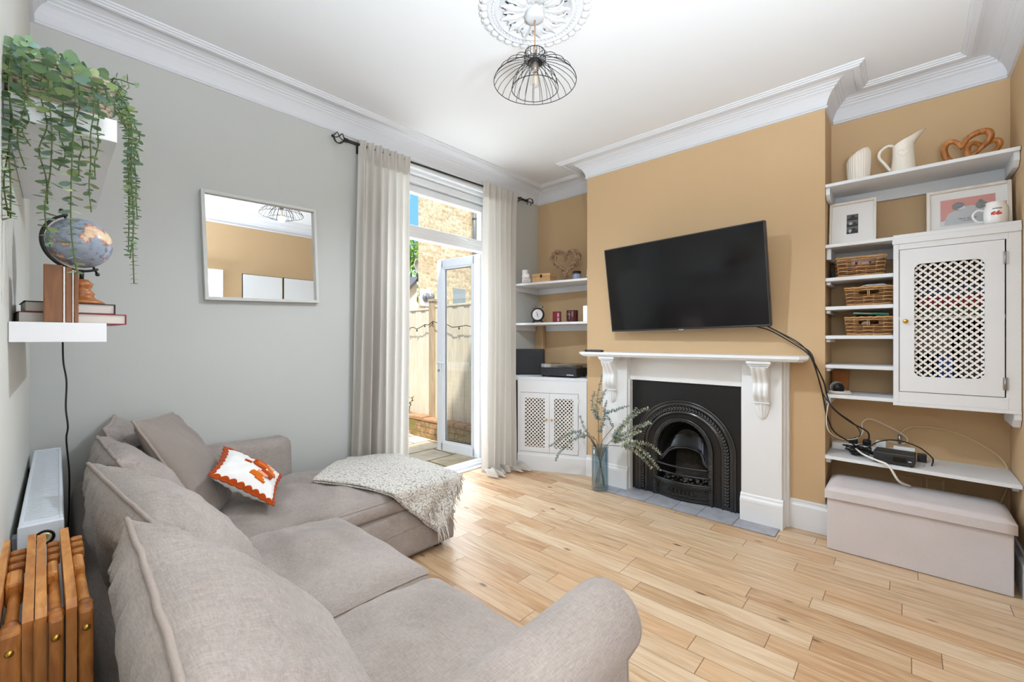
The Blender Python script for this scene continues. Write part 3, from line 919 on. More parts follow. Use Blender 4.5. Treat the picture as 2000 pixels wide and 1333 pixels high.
for y0, y1, inn in ((0.645, 0.905, 1), (1.842, 2.092, -1)):
    b = MB()
    b.box(-0.115, 0.0, FY(y0), FY(y1), 0.0, 1.192, 0.004)
    ox = y0 if inn == 1 else y1
    b.box(-0.072, 0.0, FY(ox - .014), FY(ox + .014), 0.0, 1.192, 0.004)
    b.box(-0.045, 0.0, FY(ox - .030), FY(ox + .030), 0.0, 1.192, 0.004)
    ix = y1 if inn == 1 else y0
    b.box(-0.085, 0.0, FY(ix - .012), FY(ix + .012), 0.0, 0.99, 0.003)
    sur('jamb', b)
    b = MB()
    b.prism([(-0.115, 0.205), (-0.122, 0.195), (-0.124, 0.182), (-0.134, 0.168), (-0.136, 0.158), (-0.136, 0.0), (-0.05, 0.0), (-0.05, 0.205)], FY(y0 - .008), FY(y1 + .008), 'y')
    b.prism([(-0.128, 0.1585), (-0.1375, 0.154), (-0.1375, 0.150), (-0.128, 0.148)], FY(y0 - .009), FY(y1 + .009), 'y')
    sur('plinth', b)
# corbels: fluted S-scroll, cap moulding and shell drop
def corbel(yc):
    prof = []
    for k in range(25):
        u = k / 24
        z = 1.150 - u * 0.262
        d = 0.112 * (1 - u) ** 0.9 * (0.80 + 0.2 * cos(u * pi * 2)) + 0.020 + 0.022 * max(0, sin((u - 0.45) * pi * 1.9)) * (u > 0.45)
        prof.append((d, z))
    b = MB()
    W = 0.105
    def fn(u, v):
        d, z = prof[min(24, int(round(v * 24)))]
        yy = (u - 0.5) * W
        flute = 0.007 * abs(sin(u * pi * 3)) - 0.004
        if u in (0.0, 1.0): return (-0.115 + 0.002, FY(yc) + yy, z)
        return (-0.115 - d - flute, FY(yc) + yy, z)
    us = 31
    vs = []; fs_ = []
    for j in range(25):
        for i in range(us):
            u = i / (us - 1)
            vs.append(fn(u, j / 24))
    for j in range(24):
        for i in range(us - 1):
            fs_.append((j * us + i, j * us + i + 1, (j + 1) * us + i + 1, (j + 1) * us + i))
    b.add(vs, fs_, 0, True)
    b.box(-0.155, -0.11, FY(yc) - W / 2 - .002, FY(yc) + W / 2 + .002, 0.886, 0.893)
    sc_ = b.build('corbel', M_WHITE, fs)
    b = MB()
    b.box(-0.242, -0.0, FY(yc) - 0.078, FY(yc) + 0.078, 1.172, 1.194, 0.004)
    b.box(-0.232, -0.0, FY(yc) - 0.070, FY(yc) + 0.070, 1.158, 1.173, 0.004)
    b.box(-0.225, -0.0, FY(yc) - 0.060, FY(yc) + 0.060, 1.146, 1.159, 0.003)
    b.build('cap_moulding', M_WHITE, sc_)
    b = MB()                     # shell / leaf drop
    def fd(u, v):
        a = (u - 0.5) * 2
        wz = 0.888 - v * 0.118
        hw = 0.050 * sqrt(max(0, 1 - v ** 2.2)) + 0.001
        rib = 0.5 + 0.5 * cos(a * pi * 4.5)
        d = 0.030 * (1 - a * a) ** 0.5 * (1 - v * 0.6) + 0.006 * rib * (1 - abs(a))
        if abs(a) > 0.999: d = -0.002
        return (-0.115 - d, FY(yc) + a * hw, wz)
    b.grid(fd, 33, 16)
    b.build('shell_drop', M_WHITE, sc_)
corbel(0.768); corbel(1.985)

# cast-iron insert
ci = thing('cast_iron_fireplace', 'black cast-iron arched fireplace insert with grate bars', 'fireplace', (3.62, 1.38, 0))
def arch_pts(r, zs, n=24, rz=None, ztop=None):
    """half-round arch outline, y from +r down the curve to -r, starting and ending on the floor"""
    rz = rz or r
    return [(r, 0.006)] + [(r * cos(a), zs + rz * sin(a)) for a in [pi * k / n for k in range(n + 1)]] + [(-r, 0.006)]
# back plate with arched hole
RO, RZ0, ZS = 0.405, 0.405, 0.43
RI, RZI, ZSI = 0.215, 0.245, 0.42
YW, ZT = 0.459, 0.978
ap = arch_pts(RI, ZSI, 24, RZI)
op = []
for (y, z) in ap:                     # matching outer rectangle points
    a = atan2(z - ZSI, y) if z > ZSI else (0 if y > 0 else pi)
    if z <= 0.01: op.append((YW if y > 0 else -YW, 0.006)); continue
    ca, sa = cos(a), sin(a)
    k = min(YW / abs(ca) if abs(ca) > 1e-6 else 9, (ZT - ZSI) / sa if sa > 1e-6 else 9)
    op.append((k * ca, ZSI + k * sa))
# insert the rectangle's upper corners exactly
for sgn in (1, -1):
    ang = atan2(ZT - ZSI, sgn * YW)
    best = min(range(len(op)), key=lambda i: abs(atan2(op[i][1] - ZSI, op[i][0]) - ang) if op[i][1] > ZSI + .01 else 9)
    op[best] = (sgn * YW, ZT)
vs = [(0.0, y, z) for y, z in ap] + [(0.0, y, z) for y, z in op] + [(0.012, y, z) for y, z in ap]
n = len(ap)
b = MB()
b.add(vs, [(i, i + 1, n + i + 1, n + i) for i in range(n - 1)])
b.add(vs, [(i, i + 1, 2 * n + i + 1, 2 * n + i) for i in range(n - 1)])
b.build('back_plate', M_IRON, ci)
def arch_mould(name, rings, zs, m=M_IRON, fine=40):
    """rings: list of (ry, rz, x) profile points swept round the arch"""
    b = MB()
    rows = [[(x, y, z) for (y, z) in arch_pts(ry, zs, fine, rz)] for ry, rz, x in rings]
    nn_ = len(rows[0]); vs = [p for r in rows for p in r]
    b.add(vs, [(j * nn_ + i, j * nn_ + i + 1, (j + 1) * nn_ + i + 1, (j + 1) * nn_ + i) for j in range(len(rows) - 1) for i in range(nn_ - 1)], 0, True)
    return b.build(name, m, ci)
arch_mould('outer_arch_moulding', [(0.420, 0.415, 0.0), (0.418, 0.413, -0.012), (0.410, 0.405, -0.019), (0.402, 0.397, -0.014), (0.398, 0.393, -0.008), (0.394, 0.389, -0.010), (0.388, 0.383, -0.018), (0.380, 0.375, -0.020), (0.374, 0.369, -0.010),
                                   (0.366, 0.361, -0.006), (0.332, 0.322, -0.006), (0.326, 0.316, -0.012), (0.318, 0.308, -0.016), (0.310, 0.300, -0.010), (0.302, 0.292, 0.0)], 0.425, M_IRONP)
def beads(name, r, rz, zs, x, rad, step, m=M_IRON, shape=(0.6, 1, 1.5)):
    """row of cast leaf / bead ornaments round the arch"""
    b = MB()
    L1 = []
    z = 0.03
    while z < zs: L1.append((r, z, pi / 2)); z += step
    na = int(pi * (r + rz) / 2 / step)
    for k in range(na + 1):
        a = pi * k / na; L1.append((r * cos(a), zs + rz * sin(a), a + pi / 2))
    z = zs - step
    while z > 0.03: L1.append((-r, z, -pi / 2)); z -= step
    for y, z, a in L1:
        MM = Matrix.Translation((x, y, z)) @ Matrix.Rotation(a - pi / 2, 4, 'X')
        for s in (-1, 1):
            b.sphere((0, s * rad * 0.75, 0), rad, 6, 5, sc=shape, M=MM @ Matrix.Rotation(s * 0.6, 4, 'X'))
    return b.build(name, m, ci)
beads('leaf_ornament', 0.349, 0.341, 0.425, -0.010, 0.0105, 0.025, m=M_IRONP)
arch_mould('inner_arch_moulding', [(0.250, 0.268, 0.0), (0.250, 0.268, -0.018), (0.244, 0.262, -0.026), (0.236, 0.254, -0.022), (0.232, 0.250, -0.014), (0.222, 0.246, -0.012), (0.216, 0.242, -0.018), (0.210, 0.236, -0.014), (0.208, 0.234, 0.02), (0.206, 0.230, 0.05)], 0.42, M_IRONP)
beads('rope_ornament', 0.229, 0.249, 0.42, -0.018, 0.0062, 0.013, m=M_IRONP, shape=(0.7, 1, 1.2))
# fire chamber
arch_mould('fire_chamber', [(0.208, 0.235, 0.0), (0.206, 0.232, 0.06), (0.180, 0.19, 0.26), (0.14, 0.15, 0.30), (0.0, 0.0, 0.31)], 0.42, M_IRON2)
b = MB(); b.box(0.285, 0.30, -0.17, 0.17, 0.02, 0.36, 0.01)
def fb(u, v):
    return (0.22 + 0.05 * v + 0.012 * N(Vector((u * 9, v * 9, 2))), (u - .5) * 0.30, 0.12 + v * 0.24)
b.grid(fb, 26, 22)
b.build('firebrick', M_SOOT, ci)
# hood: S-curved lip and cast panel above the fire
b = MB()
hood = spline([(0.015, 0.205, 0.30), (0.02, 0.175, 0.325), (0.06, 0.14, 0.38), (0.10, 0.09, 0.405), (0.115, 0, 0.415), (0.10, -0.09, 0.405), (0.06, -0.14, 0.38), (0.02, -0.175, 0.325), (0.015, -0.205, 0.30)], 6)
b.tube(hood, 0.012, 8)
b.tube([p + Vector((-.006, 0, 0.018)) for p in hood], 0.007, 8)
nn_ = len(hood)
b.add([tuple(p) for p in hood] + [(0.14, p.y * 0.8, 0.47 + (p.z - 0.3) * 0.5) for p in hood], [(i, i + 1, nn_ + i + 1, nn_ + i) for i in range(nn_ - 1)], 0, True)
b.build('hood', M_IRON, ci)
b = MB()
pan = [(0.105, 0.45)] + [(0.105 * cos(pi * k / 14), 0.47 + 0.10 * sin(pi * k / 14)) for k in range(15)] + [(-0.105, 0.45)]
b.prism(pan, 0.145, 0.16, 'x')
b.tube([(0.143, y, z) for y, z in pan], 0.005, 6, closed=True)
for k in range(22):
    a = pi * k / 21; b.sphere((0.143, 0.090 * cos(a), 0.468 + 0.085 * sin(a)), 0.004, 6, 4)
for a in range(7):
    q = a * 2 * pi / 7; b.tube(spline([(0.142, 0, 0.505), (0.135, 0.022 * cos(q), 0.505 + 0.022 * sin(q)), (0.14, 0.034 * cos(q + .5), 0.505 + 0.034 * sin(q + .5))], 4), [0.005] * 8 + [0.003], 6)
b.sphere((0.14, 0, 0.505), 0.008, 8, 6)
b.build('cast_panel', M_IRON2, ci)
def bar_curve(hw, bow, x0, z, n=16):
    return [(x0 - bow * cos(pi * (k / n - 0.5)), -hw + 2 * hw * k / n, z) for k in range(n + 1)]
for z, r, hw in ((0.288, 0.009, 0.225), (0.226, 0.010, 0.225)):
    b = MB(); b.tube(bar_curve(hw, 0.055, -0.012, z), r, 10); b.build('grate_bar', M_IRON, ci)
b = MB()
c1 = bar_curve(0.247, 0.07, -0.012, 0.163)
for dz, r in ((0.0, 0.011), (-0.014, 0.013), (-0.03, 0.009)): b.tube([(x + abs(dz) * .3, y, z + dz) for x, y, z in c1], r, 8)
b.build('grate_front_rail', M_IRON, ci)
b = MB()
for k in range(15):
    y = -0.19 + k * 0.38 / 14; b.box(-0.045, 0.22, y - .005, y + .005, 0.118, 0.138, 0.002, M=Matrix.Translation((0, 0, 0)))
b.box(0.21, 0.225, -0.2, 0.2, 0.115, 0.14)
b.build('grate_bottom', M_IRON2, ci)
b = MB()
rnd = random.Random(2)
for k in range(70):
    b.sphere((rnd.uniform(0.0, 0.2), rnd.uniform(-.18, .18), 0.145 + rnd.uniform(0, .015)), rnd.uniform(0.006, 0.016), 6, 4, sc=(1, 1, .6))
o = b.build('ash', mat('grey_ash', '#5d564f', rough=1, var=0.4, vscale=30), ci); o['kind'] = 'stuff'
b = MB()                           # ash-pit cover under the grate
def fpit(u, v):
    a = pi * (u - .5)
    return (0.0 - 0.05 * cos(a) , (u - .5) * 0.44, 0.01 + v * 0.125)
b.grid(fpit, 24, 6)
for z in (0.025, 0.055): b.tube([(x, y, z) for x, y, _ in bar_curve(0.225, 0.055, 0.0, z)], 0.006, 6)
for k in range(7): b.box(-0.062, -0.05, -0.10 + k * .033 - .006, -0.10 + k * .033 + .006, 0.07, 0.10, 0.002)
b.build('ash_pit_cover', M_IRON2, ci)

# ================================================================== TELEVISION
tv = thing('television', 'wide black flat screen television on the chimney breast', 'television', (3.4599, 1.3562, 1.797))
n0 = Vector((-1, 0, 0)); r0 = Vector((0, -1, 0)); u0 = Vector((0, 0, 1))
R = Matrix.Rotation(-0.0357, 3, u0) @ Matrix.Rotation(0.1534, 3, r0) @ Matrix.Rotation(0.0173, 3, n0)
# local axes: x = right (r0), y = into wall, z = up
B0 = Matrix((r0, -n0, u0)).transposed()
tv.rotation_euler = (R @ B0).to_euler()
TW, TH = 1.29, 0.745
M_SCREEN = mat('tv_screen_glass', '#0c0c0e', rough=0.12, spec=0.6)
b = MB(); b.box(-TW / 2, TW / 2, 0.0, 0.045, -TH / 2, TH / 2, 0.008); tvb = b.build('case', M_BLACKP, tv)
b = MB()
frame_t = 0.009
for x0, x1, z0, z1 in ((-TW / 2, -TW / 2 + frame_t, -TH / 2, TH / 2), (TW / 2 - frame_t, TW / 2, -TH / 2, TH / 2), (-TW / 2, TW / 2, TH / 2 - frame_t, TH / 2), (-TW / 2, TW / 2, -TH / 2, -TH / 2 + 0.014)):
    b.box(x0, x1, -0.005, 0.002, z0, z1, 0.002)
b.build('bezel', mat('tv_bezel', '#2a2a2c', rough=0.3), tv)
b = MB(); b.box(-TW / 2 + .008, TW / 2 - .008, -0.002, 0.001, -TH / 2 + .012, TH / 2 - .008); b.build('screen', M_SCREEN, tv)
b = MB(); b.box(-0.02, 0.02, -0.008, 0.01, -TH / 2 - 0.006, -TH / 2 + 0.003, 0.002); b.build('logo_tab', mat('tv_logo_silver', '#9a9a9c', rough=0.3), tv)
b = MB(); b.box(-0.22, 0.22, 0.045, 0.075, -0.2, 0.2, 0.01); b.box(-0.1, 0.1, 0.07, 0.16, -0.12, 0.02, 0.01); b.build('wall_bracket', M_BLACKM, tv)

# remotes on the mantelshelf
for (y, rz, lb) in ((2.165, 0.25, 'black remote control on the left end of the mantelshelf, the one lying behind'), (2.12, -0.15, 'black remote control on the left end of the mantelshelf, the one in front')):
    t = thing('remote_control', lb, 'remote', (3.50 if rz > 0 else 3.455, y, 1.2325), radians(90) + rz)
    b = MB(); b.box(-0.085, 0.085, -0.022, 0.022, 0, 0.018, 0.007); b.build('body', M_BLACKP, t)
    b = MB()
    for i in range(7):
        for j in range(2): b.box(-0.065 + i * .018, -0.055 + i * .018, -0.012 + j * .016, -0.002 + j * .016, 0.017, 0.0195, 0.001)
    b.build('buttons', mat('grey_buttons', '#3a3a3c', rough=0.5), t)

# ================================================================== ALCOVES
M_SHELFP = mat('white_shelf_paint', '#e2e3e5', rough=0.45, bump=0.12, bscale=60, var=0.02)

def quatrefoil_panel(b, w, h, pitch, th, lobe=0.0085, M=None):
    """fretwork sheet in the local y-z plane (x = thickness): staggered cross-shaped holes"""
    hp = pitch / 2
    # hole outline: 4 lobes + cusps
    def hole(n=6):
        pts = []
        off = hp * 0.42
        for q in range(4):
            a0 = q * pi / 2
            cx, cz = off * cos(a0), off * sin(a0)
            for k in range(n + 1):
                a = a0 - pi * 0.62 + 2 * pi * 0.62 * k / n
                rx = hp * 0.215
                pts.append((cx + rx * cos(a), cz + rx * sin(a)))
        return pts
    H = hole()
    nh = len(H)
    def diamond(py, pz):
        # project hole direction to diamond boundary |y|+|z| = hp
        s = abs(py) + abs(pz)
        return (py * hp / s, pz * hp / s)
    Dm = [diamond(*p) for p in H]
    ny = int(w / pitch) ; nz = int(h / pitch)
    oy = -ny * pitch / 2; oz = -nz * pitch / 2
    cen = [(oy + (i + .5) * pitch, oz + (j + .5) * pitch) for i in range(ny) for j in range(nz)]
    cen += [(oy + i * pitch, oz + j * pitch) for i in range(1, ny) for j in range(1, nz)]
    cen += [(oy + i * pitch, oz + j * pitch) for i in (0, ny) for j in range(1, nz)] + [(oy + i * pitch, oz + j * pitch) for j in (0, nz) for i in range(1, ny)]
    # full staggered field including the border rows (border tiles are covered by the door frame)
    for cy, cz in cen:
        vs = []; fs = []
        for x in (0, th):
            vs += [(x, cy + p[0], cz + p[1]) for p in H] + [(x, cy + p[0], cz + p[1]) for p in Dm]
        for i in range(nh):
            j = (i + 1) % nh
            fs.append((i, j, nh + j, nh + i))
            fs.append((2 * nh + i, 2 * nh + j, 3 * nh + j, 3 * nh + i))
            fs.append((i, j, 2 * nh + j, 2 * nh + i))
        # corners of the diamond missed by the projection
        b.add(vs, fs, 0, False, M)
        k = hp
        for (ay, az) in ((k, 0), (0, k), (-k, 0), (0, -k)):
            near = sorted(range(nh), key=lambda i: (Dm[i][0] - ay) ** 2 + (Dm[i][1] - az) ** 2)[:2]
            for x in (0, th):
                b.add([(x, cy + ay, cz + az), (x, cy + Dm[near[0]][0], cz + Dm[near[0]][1]), (x, cy + Dm[near[1]][0], cz + Dm[near[1]][1])], [(0, 1, 2)], 0, False, M)

def rounded_rect(w, h, r, n=6):
    pts = []
    for cx, cz, a0 in ((w / 2 - r, h / 2 - r, 0), (-w / 2 + r, h / 2 - r, 90), (-w / 2 + r, -h / 2 + r, 180), (w / 2 - r, -h / 2 + r, 270)):
        for k in range(n + 1):
            a = radians(a0 + 90 * k / n); pts.append((cx + r * cos(a), cz + r * sin(a)))
    return pts
def frame_with_hole(b, y0, y1, z0, z1, hole, x0, x1):
    """board in y-z plane with a rounded opening (list of points)"""
    cy = sum(p[0] for p in hole) / len(hole); cz = sum(p[1] for p in hole) / len(hole)
    n = len(hole); out = []
    for (y, z) in hole:
        dy, dz = y - cy, z - cz
        k = min(((y1 - cy) / dy) if dy > 1e-9 else 9e9, ((y0 - cy) / dy) if dy < -1e-9 else 9e9, ((z1 - cz) / dz) if dz > 1e-9 else 9e9, ((z0 - cz) / dz) if dz < -1e-9 else 9e9)
        out.append([cy + dy * k, cz + dz * k])
    for (a, c) in ((y0, z0), (y1, z0), (y1, z1), (y0, z1)):
        i = min(range(n), key=lambda i: (out[i][0] - a) ** 2 + (out[i][1] - c) ** 2)
        out[i] = [a, c]
    vs = [(x0, y, z) for y, z in hole] + [(x0, y, z) for y, z in out] + [(x1, y, z) for y, z in hole] + [(x1, y, z) for y, z in out]
    fs = []
    for i in range(n):
        j = (i + 1) % n
        fs += [(i, j, n + j, n + i), (2 * n + i, 2 * n + j, 3 * n + j, 3 * n + i), (i, j, 2 * n + j, 2 * n + i), (n + i, n + j, 3 * n + j, 3 * n + i)]
    b.add(vs, fs)

# ---------------- right alcove
AX, AY0, AY1 = 3.98, -0.47, 0.41
t = thing('wall_shelf', 'highest shelf in the right alcove, the one carrying the jug and the hearts', 'shelf', (AX, 0, 2.39))
b = MB(); b.box(-0.352, 0.0, AY0 + .003, AY1 - .003, 0.0, 0.022, 0.003); b.build('board', M_SHELFP, t)
b = MB(); b.box(-0.024, 0.0, AY0 + .003, AY1 - .003, -0.075, 0.0, 0.002); b.build('batten', M_SHELFP, t)
for yy in ((AY1 - .026, AY1 - .003), (AY0 + .003, AY0 + .026)):
    b = MB(); b.prism([(-0.325, 0.0), (-0.325, -0.045), (-0.285, -0.075), (-0.02, -0.075), (-0.02, 0.0)], yy[0], yy[1], 'y'); b.build('batten', M_SHELFP, t)

cu = thing('wall_cupboard', 'white built-in wall cupboard with pigeonhole shelves and fretwork door', 'cupboard', (AX, 0, 0))
XF = 3.635 - AX
b = MB()
b.box(XF, 0, AY0 + .003, AY1 - .003, 1.975, 1.998, 0.003)            # top board
b.box(XF - .035, 0, AY0 + .003, 0.058, 1.975, 1.9985, 0.003)
b.build('top_board', M_SHELFP, cu)
b = MB(); b.box(XF, -0.005, 0.038, 0.058, 0.94, 1.976, 0.002); b.build('divider', M_SHELFP, cu)
for z in (1.745, 1.548, 1.35, 1.15):
    b = MB(); b.box(XF + .002, 0, 0.057, AY1 - .003, z, z + 0.024, 0.003); sh = b.build('pigeonhole_shelf', M_SHELFP, cu)
    b = MB(); b.box(XF + .03, -0.02, AY1 - .028, AY1 - .003, z - 0.022, z, 0.004); b.build('bearer', M_SHELFP, sh)
b = MB(); b.box(XF + .05, -0.02, AY1 - .03, AY1 - .003, 1.90, 1.976, 0.003); b.box(-0.03, 0, 0.06, AY1 - .003, 1.90, 1.976, .003); b.build('upper_bearer', M_SHELFP, cu)
b = MB(); b.box(XF - .035, 0, AY0 + .003, 0.058, 0.935, 0.955, 0.002); b.box(XF, 0, 0.05, AY1 - .003, 0.948, 0.972, 0.003); b.box(XF + .02, -0.02, AY1 - .03, AY1 - .003, 0.905, 0.948, .004); b.build('bottom_board', M_SHELFP, cu)
b = MB()                              # face frame
b.box(XF - .033, XF - .008, 0.031, 0.056, 0.955, 1.976, 0.002)
b.box(XF - .030, XF - .008, -0.467, -0.411, 0.955, 1.976, 0.002)
b.box(XF - .031, XF - .008, -0.42, 0.035, 1.905, 1.976, 0.002)
b.box(XF - .0315, XF - .008, -0.42, 0.035, 0.955, 1.022, 0.002)
b.box(XF - .04, XF - .008, AY0 + .003, 0.062, 1.940, 1.976, 0.002)
b.build('face_frame', M_SHELFP, cu)
DY0, DY1, DZ0, DZ1 = -0.405, 0.028, 1.026, 1.902
dr = MB()
hw, hh = 0.292, 0.688
hcy, hcz = (-0.334 - 0.048) / 2 + 0.006, (1.808 + 1.12) / 2
hole = [(hcy + y, hcz + z) for y, z in rounded_rect(hw, hh, 0.034)]
frame_with_hole(dr, DY0, DY1, DZ0, DZ1, hole, XF - .034, XF - .014)
door = dr.build('door', M_SHELFP, cu)
b = MB(); quatrefoil_panel(b, hw + 0.085, hh + 0.085, 0.0426, 0.005, M=Matrix.Translation((XF - .019, hcy, hcz))); b.build('fretwork', mat('fretwork_white', '#ece8e2', rough=0.5), door)
b = MB(); b.lathe([(0, -0.002), (0.004, 0), (0.005, 0.012), (0.012, 0.016), (0.013, 0.022), (0.009, 0.026), (0, 0.027)], 20, M=Matrix.Translation((XF - .034, 0.0, 1.459)) @ Matrix.Rotation(radians(-90), 4, 'Y')); b.build('knob', M_BRASS, door)
for z in (1.80, 1.10):
    b = MB(); b.cyl((XF - .037, -0.407, z - .035), (XF - .037, -0.407, z + .035), 0.004, 8); b.box(XF - .036, XF - .033, -0.418, -0.398, z - .035, z + .035); b.build('hinge', M_STEEL, door)
b = MB(); b.box(-0.012, 0, AY0 + .003, 0.04, 0.955, 1.976); b.build('back_panel', mat('inside_shade_and_feet_brown', '#2e241c', rough=0.8), cu)  # dark brown paints in the shade inside the cupboard
b = MB(); b.box(XF + .02, -.01, AY0 + .003, 0.038, 1.47, 1.488); b.build('inner_shelf', M_SHELFP, cu)
b = MB(); b.prism([(XF - .03, 0.0), (XF - .03, -0.03), (XF + .0, -0.075), (-0.05, -0.075), (-0.02, 0.0)], AY0 + .003, AY0 + .03, 'y', M=Matrix.Translation((0, 0, 0.935))); b.build('support_bracket', M_SHELFP, cu)

# contents seen through the fretwork
def box_thing(name, label, cat, x0, x1, y0, y1, z0, z1, m, group=None, bev=0.003):
    b = MB(); cx, cy = (x0 + x1) / 2, (y0 + y1) / 2
    b.box(x0 - cx, x1 - cx, y0 - cy, y1 - cy, 0, z1 - z0, bev)
    return tag(b.build(name, m), label, cat, group, (cx, cy, z0))
GB = 'boxes stored inside the right wall cupboard'
def cm(h, r=0.5): return mat('card_' + h.strip('#'), h, rough=r, var=0.05)
box_thing('game_box', 'navy box behind the upper fretwork of the wall cupboard', 'box', 3.68, 3.93, -0.38, -0.02, 1.612, 1.68, cm('#3a4766'), GB)
box_thing('game_box', 'bright red box in the middle behind the wall cupboard fretwork', 'box', 3.67, 3.93, -0.36, -0.06, 1.55, 1.611, cm('#a1101c'), GB)
box_thing('game_box', 'olive box under the red one behind the wall cupboard fretwork', 'box', 3.68, 3.93, -0.38, -0.04, 1.489, 1.549, cm('#4a4a1c'), GB)
box_thing('game_box', 'dark maroon box at the top behind the wall cupboard fretwork', 'box', 3.69, 3.93, -0.36, -0.04, 1.69, 1.80, cm('#3a1512'), GB)
box_thing('storage_tub', 'grey tub behind the left lower fretwork of the wall cupboard', 'tub', 3.69, 3.92, -0.20, -0.02, 1.26, 1.44, cm('#8a8684'), None)
box_thing('folder', 'royal blue folder standing behind the lower fretwork of the wall cupboard', 'folder', 3.66, 3.90, -0.21, -0.145, 0.957, 1.25, cm('#0f4aa8'), None)
box_thing('game_box', 'charcoal box at the bottom left behind the wall cupboard fretwork', 'box', 3.70, 3.93, -0.12, 0.02, 0.957, 1.20, cm('#262220'), GB)
box_thing('game_box', 'dark grey box at the bottom right behind the wall cupboard fretwork', 'box', 3.70, 3.93, -0.42, -0.24, 0.957, 1.36, cm('#4c4a4a'), GB)

# low shelf with router gear
t = thing('wall_shelf', 'lowest shelf of the right alcove, above the storage bench with the set-top box on it', 'shelf', (AX, 0, 0.532))
b = MB(); b.prism([(0, AY0 + .003), (0, AY1 - .003), (-0.358, AY1 - .003), (-0.40, AY0 + .003)], 0.0, 0.022); b.build('board', M_SHELFP, t)
for y0, y1 in ((AY1 - .028, AY1 - .003), (AY0 + .003, AY0 + .028)):
    b = MB(); b.prism([(-0.33, 0), (-0.31, -0.035), (-0.02, -0.035), (-0.02, 0)], y0, y1, 'y'); b.build('batten', M_SHELFP, t)

# ---------------- ottoman storage bench
M_OTT = fabric('bench_linen', '#cac1c0', '#d5cdcc', 500, 0.25)
t = thing('storage_bench', 'pale pinkish grey fabric storage ottoman on the floor of the right alcove', 'bench', (3.60, -0.022, 0))
b = MB(); b.box(-0.19, 0.18, -0.395, 0.395, 0.002, 0.335, 0.006); b.build('body', M_OTT, t)
def lid(u, v):
    return None
b = MB()
bb = bmesh.new()
bmesh.ops.create_cube(bb, size=1)
bmesh.ops.subdivide_edges(bb, edges=list(bb.edges), cuts=18, use_grid_fill=True)
for v in bb.verts:
    x, y, z = v.co * 2
    r = 0.06
    zz = z
    top = max(0, z)
    ex = max(0, abs(x) - 0.80) / 0.20; ey = max(0, abs(y) - 0.90) / 0.10
    dr_ = min(1, sqrt(ex * ex + ey * ey))
    zt = 0.022 * (1 - (1 - sqrt(max(0, 1 - dr_ * dr_)))) * top + 0.006 * (1 - x * x) * (1 - y * y) * top
    v.co = Vector((x * 0.203, y * 0.406, (z + 1) / 2 * 0.052 + zt - 0.02 * 0))
b.bm(bb, 0, True)
lid_o = b.build('lid', M_OTT, t); lid_o.location = (-0.003, 0, 0.331)

# ---------------- left alcove : angled base cupboard and two shelves
P0, P1 = Vector((3.655, 2.337)), Vector((3.362, 2.995))
dv = (P1 - P0).normalized(); ang = atan2(dv.y, dv.x)           # along the front, right to left
cb = thing('base_cupboard', 'low white cupboard with two fretwork doors left of the chimney breast', 'cupboard', (P0.x, P0.y, 0), ang)
LWc = (P1 - P0).length
inv = Matrix.Rotation(-ang, 2)
def loc2(x, y):
    p = inv @ (Vector((x, y)) - P0); return (p.x, p.y)
poly = [loc2(3.655, 2.337), loc2(3.995, 2.337), loc2(3.995, 3.235), loc2(3.362, 3.235), loc2(3.362, 2.995)]
def inset_poly(p, d):
    return p
b = MB()
front_ins = 0.02
polyb = [(0, 0.0), poly[1], poly[2], poly[3], (LWc, 0.0)]
b.prism([(-0.0, -0.022), (0.0, -.0)] + [poly[1], poly[2], poly[3], (LWc + .004, -0.022)], 0.925, 0.957)
b.prism([(0.0, -0.018), (0.0, 0.012), (LWc, 0.012), (LWc, -0.018)], 0.872, 0.926)
b.build('worktop', M_SHELFP, cb)
# local frame: x along the front (towards the window), y = into the cupboard is negative side?  front normal faces the room (+y local is room-side if rotated)
b = MB()
b.box(0.0, LWc, -0.012, 0.012, 0.0, 0.088)
b.prism([(0.0, 0.165), (0.016, 0.165), (0.020, 0.15), (0.020, 0.0), (0, 0)], 0.0, LWc, 'x', M=Matrix.Identity(4))
plinth = b
# decide which side is the room: room side local y
room = loc2(3.0, 2.3)[1]
sgn = 1 if room > 0 else -1
b = MB()
b.prism([(sgn * 0.0, 0.168), (sgn * 0.016, 0.168), (sgn * 0.022, 0.150), (sgn * 0.022, 0.0), (0, 0)], 0.0, LWc, 'x')
b.build('plinth', M_SHELFP, cb)
b = MB()
def bxx(x0, x1, y0, y1, z0, z1, bev=0.002):
    b.box(x0, x1, sgn * y0, sgn * y1, z0, z1, bev)
bxx(0.0, 0.085, -0.012, 0.012, 0.16, 0.875)
bxx(LWc - .03, LWc, -0.012, 0.012, 0.16, 0.875)
bxx(0.0, LWc, -0.012, 0.011, 0.80, 0.875)
bxx(0.0, LWc, -0.012, 0.011, 0.15, 0.185)
b.build('face_frame', M_SHELFP, cb)
b = MB(); b.prism([(LWc - .001, -sgn * .01), (LWc + .003, -sgn * .01), (poly[3][0] + .003, poly[3][1]), (poly[3][0] - .001, poly[3][1])], 0.0, .925); b.build('end_panel', M_SHELFP, cb)
b = MB()
b.prism([(p[0], p[1]) for p in [(0.0, -sgn * .012), poly[1], poly[2], poly[3], (LWc, -sgn * .012)]], 0.02, 0.04)
b.prism([poly[1], poly[2], (poly[2][0] + .001, poly[2][1] + sgn * .01), (poly[1][0] + .001, poly[1][1] + sgn * .01)], 0.04, 0.92)
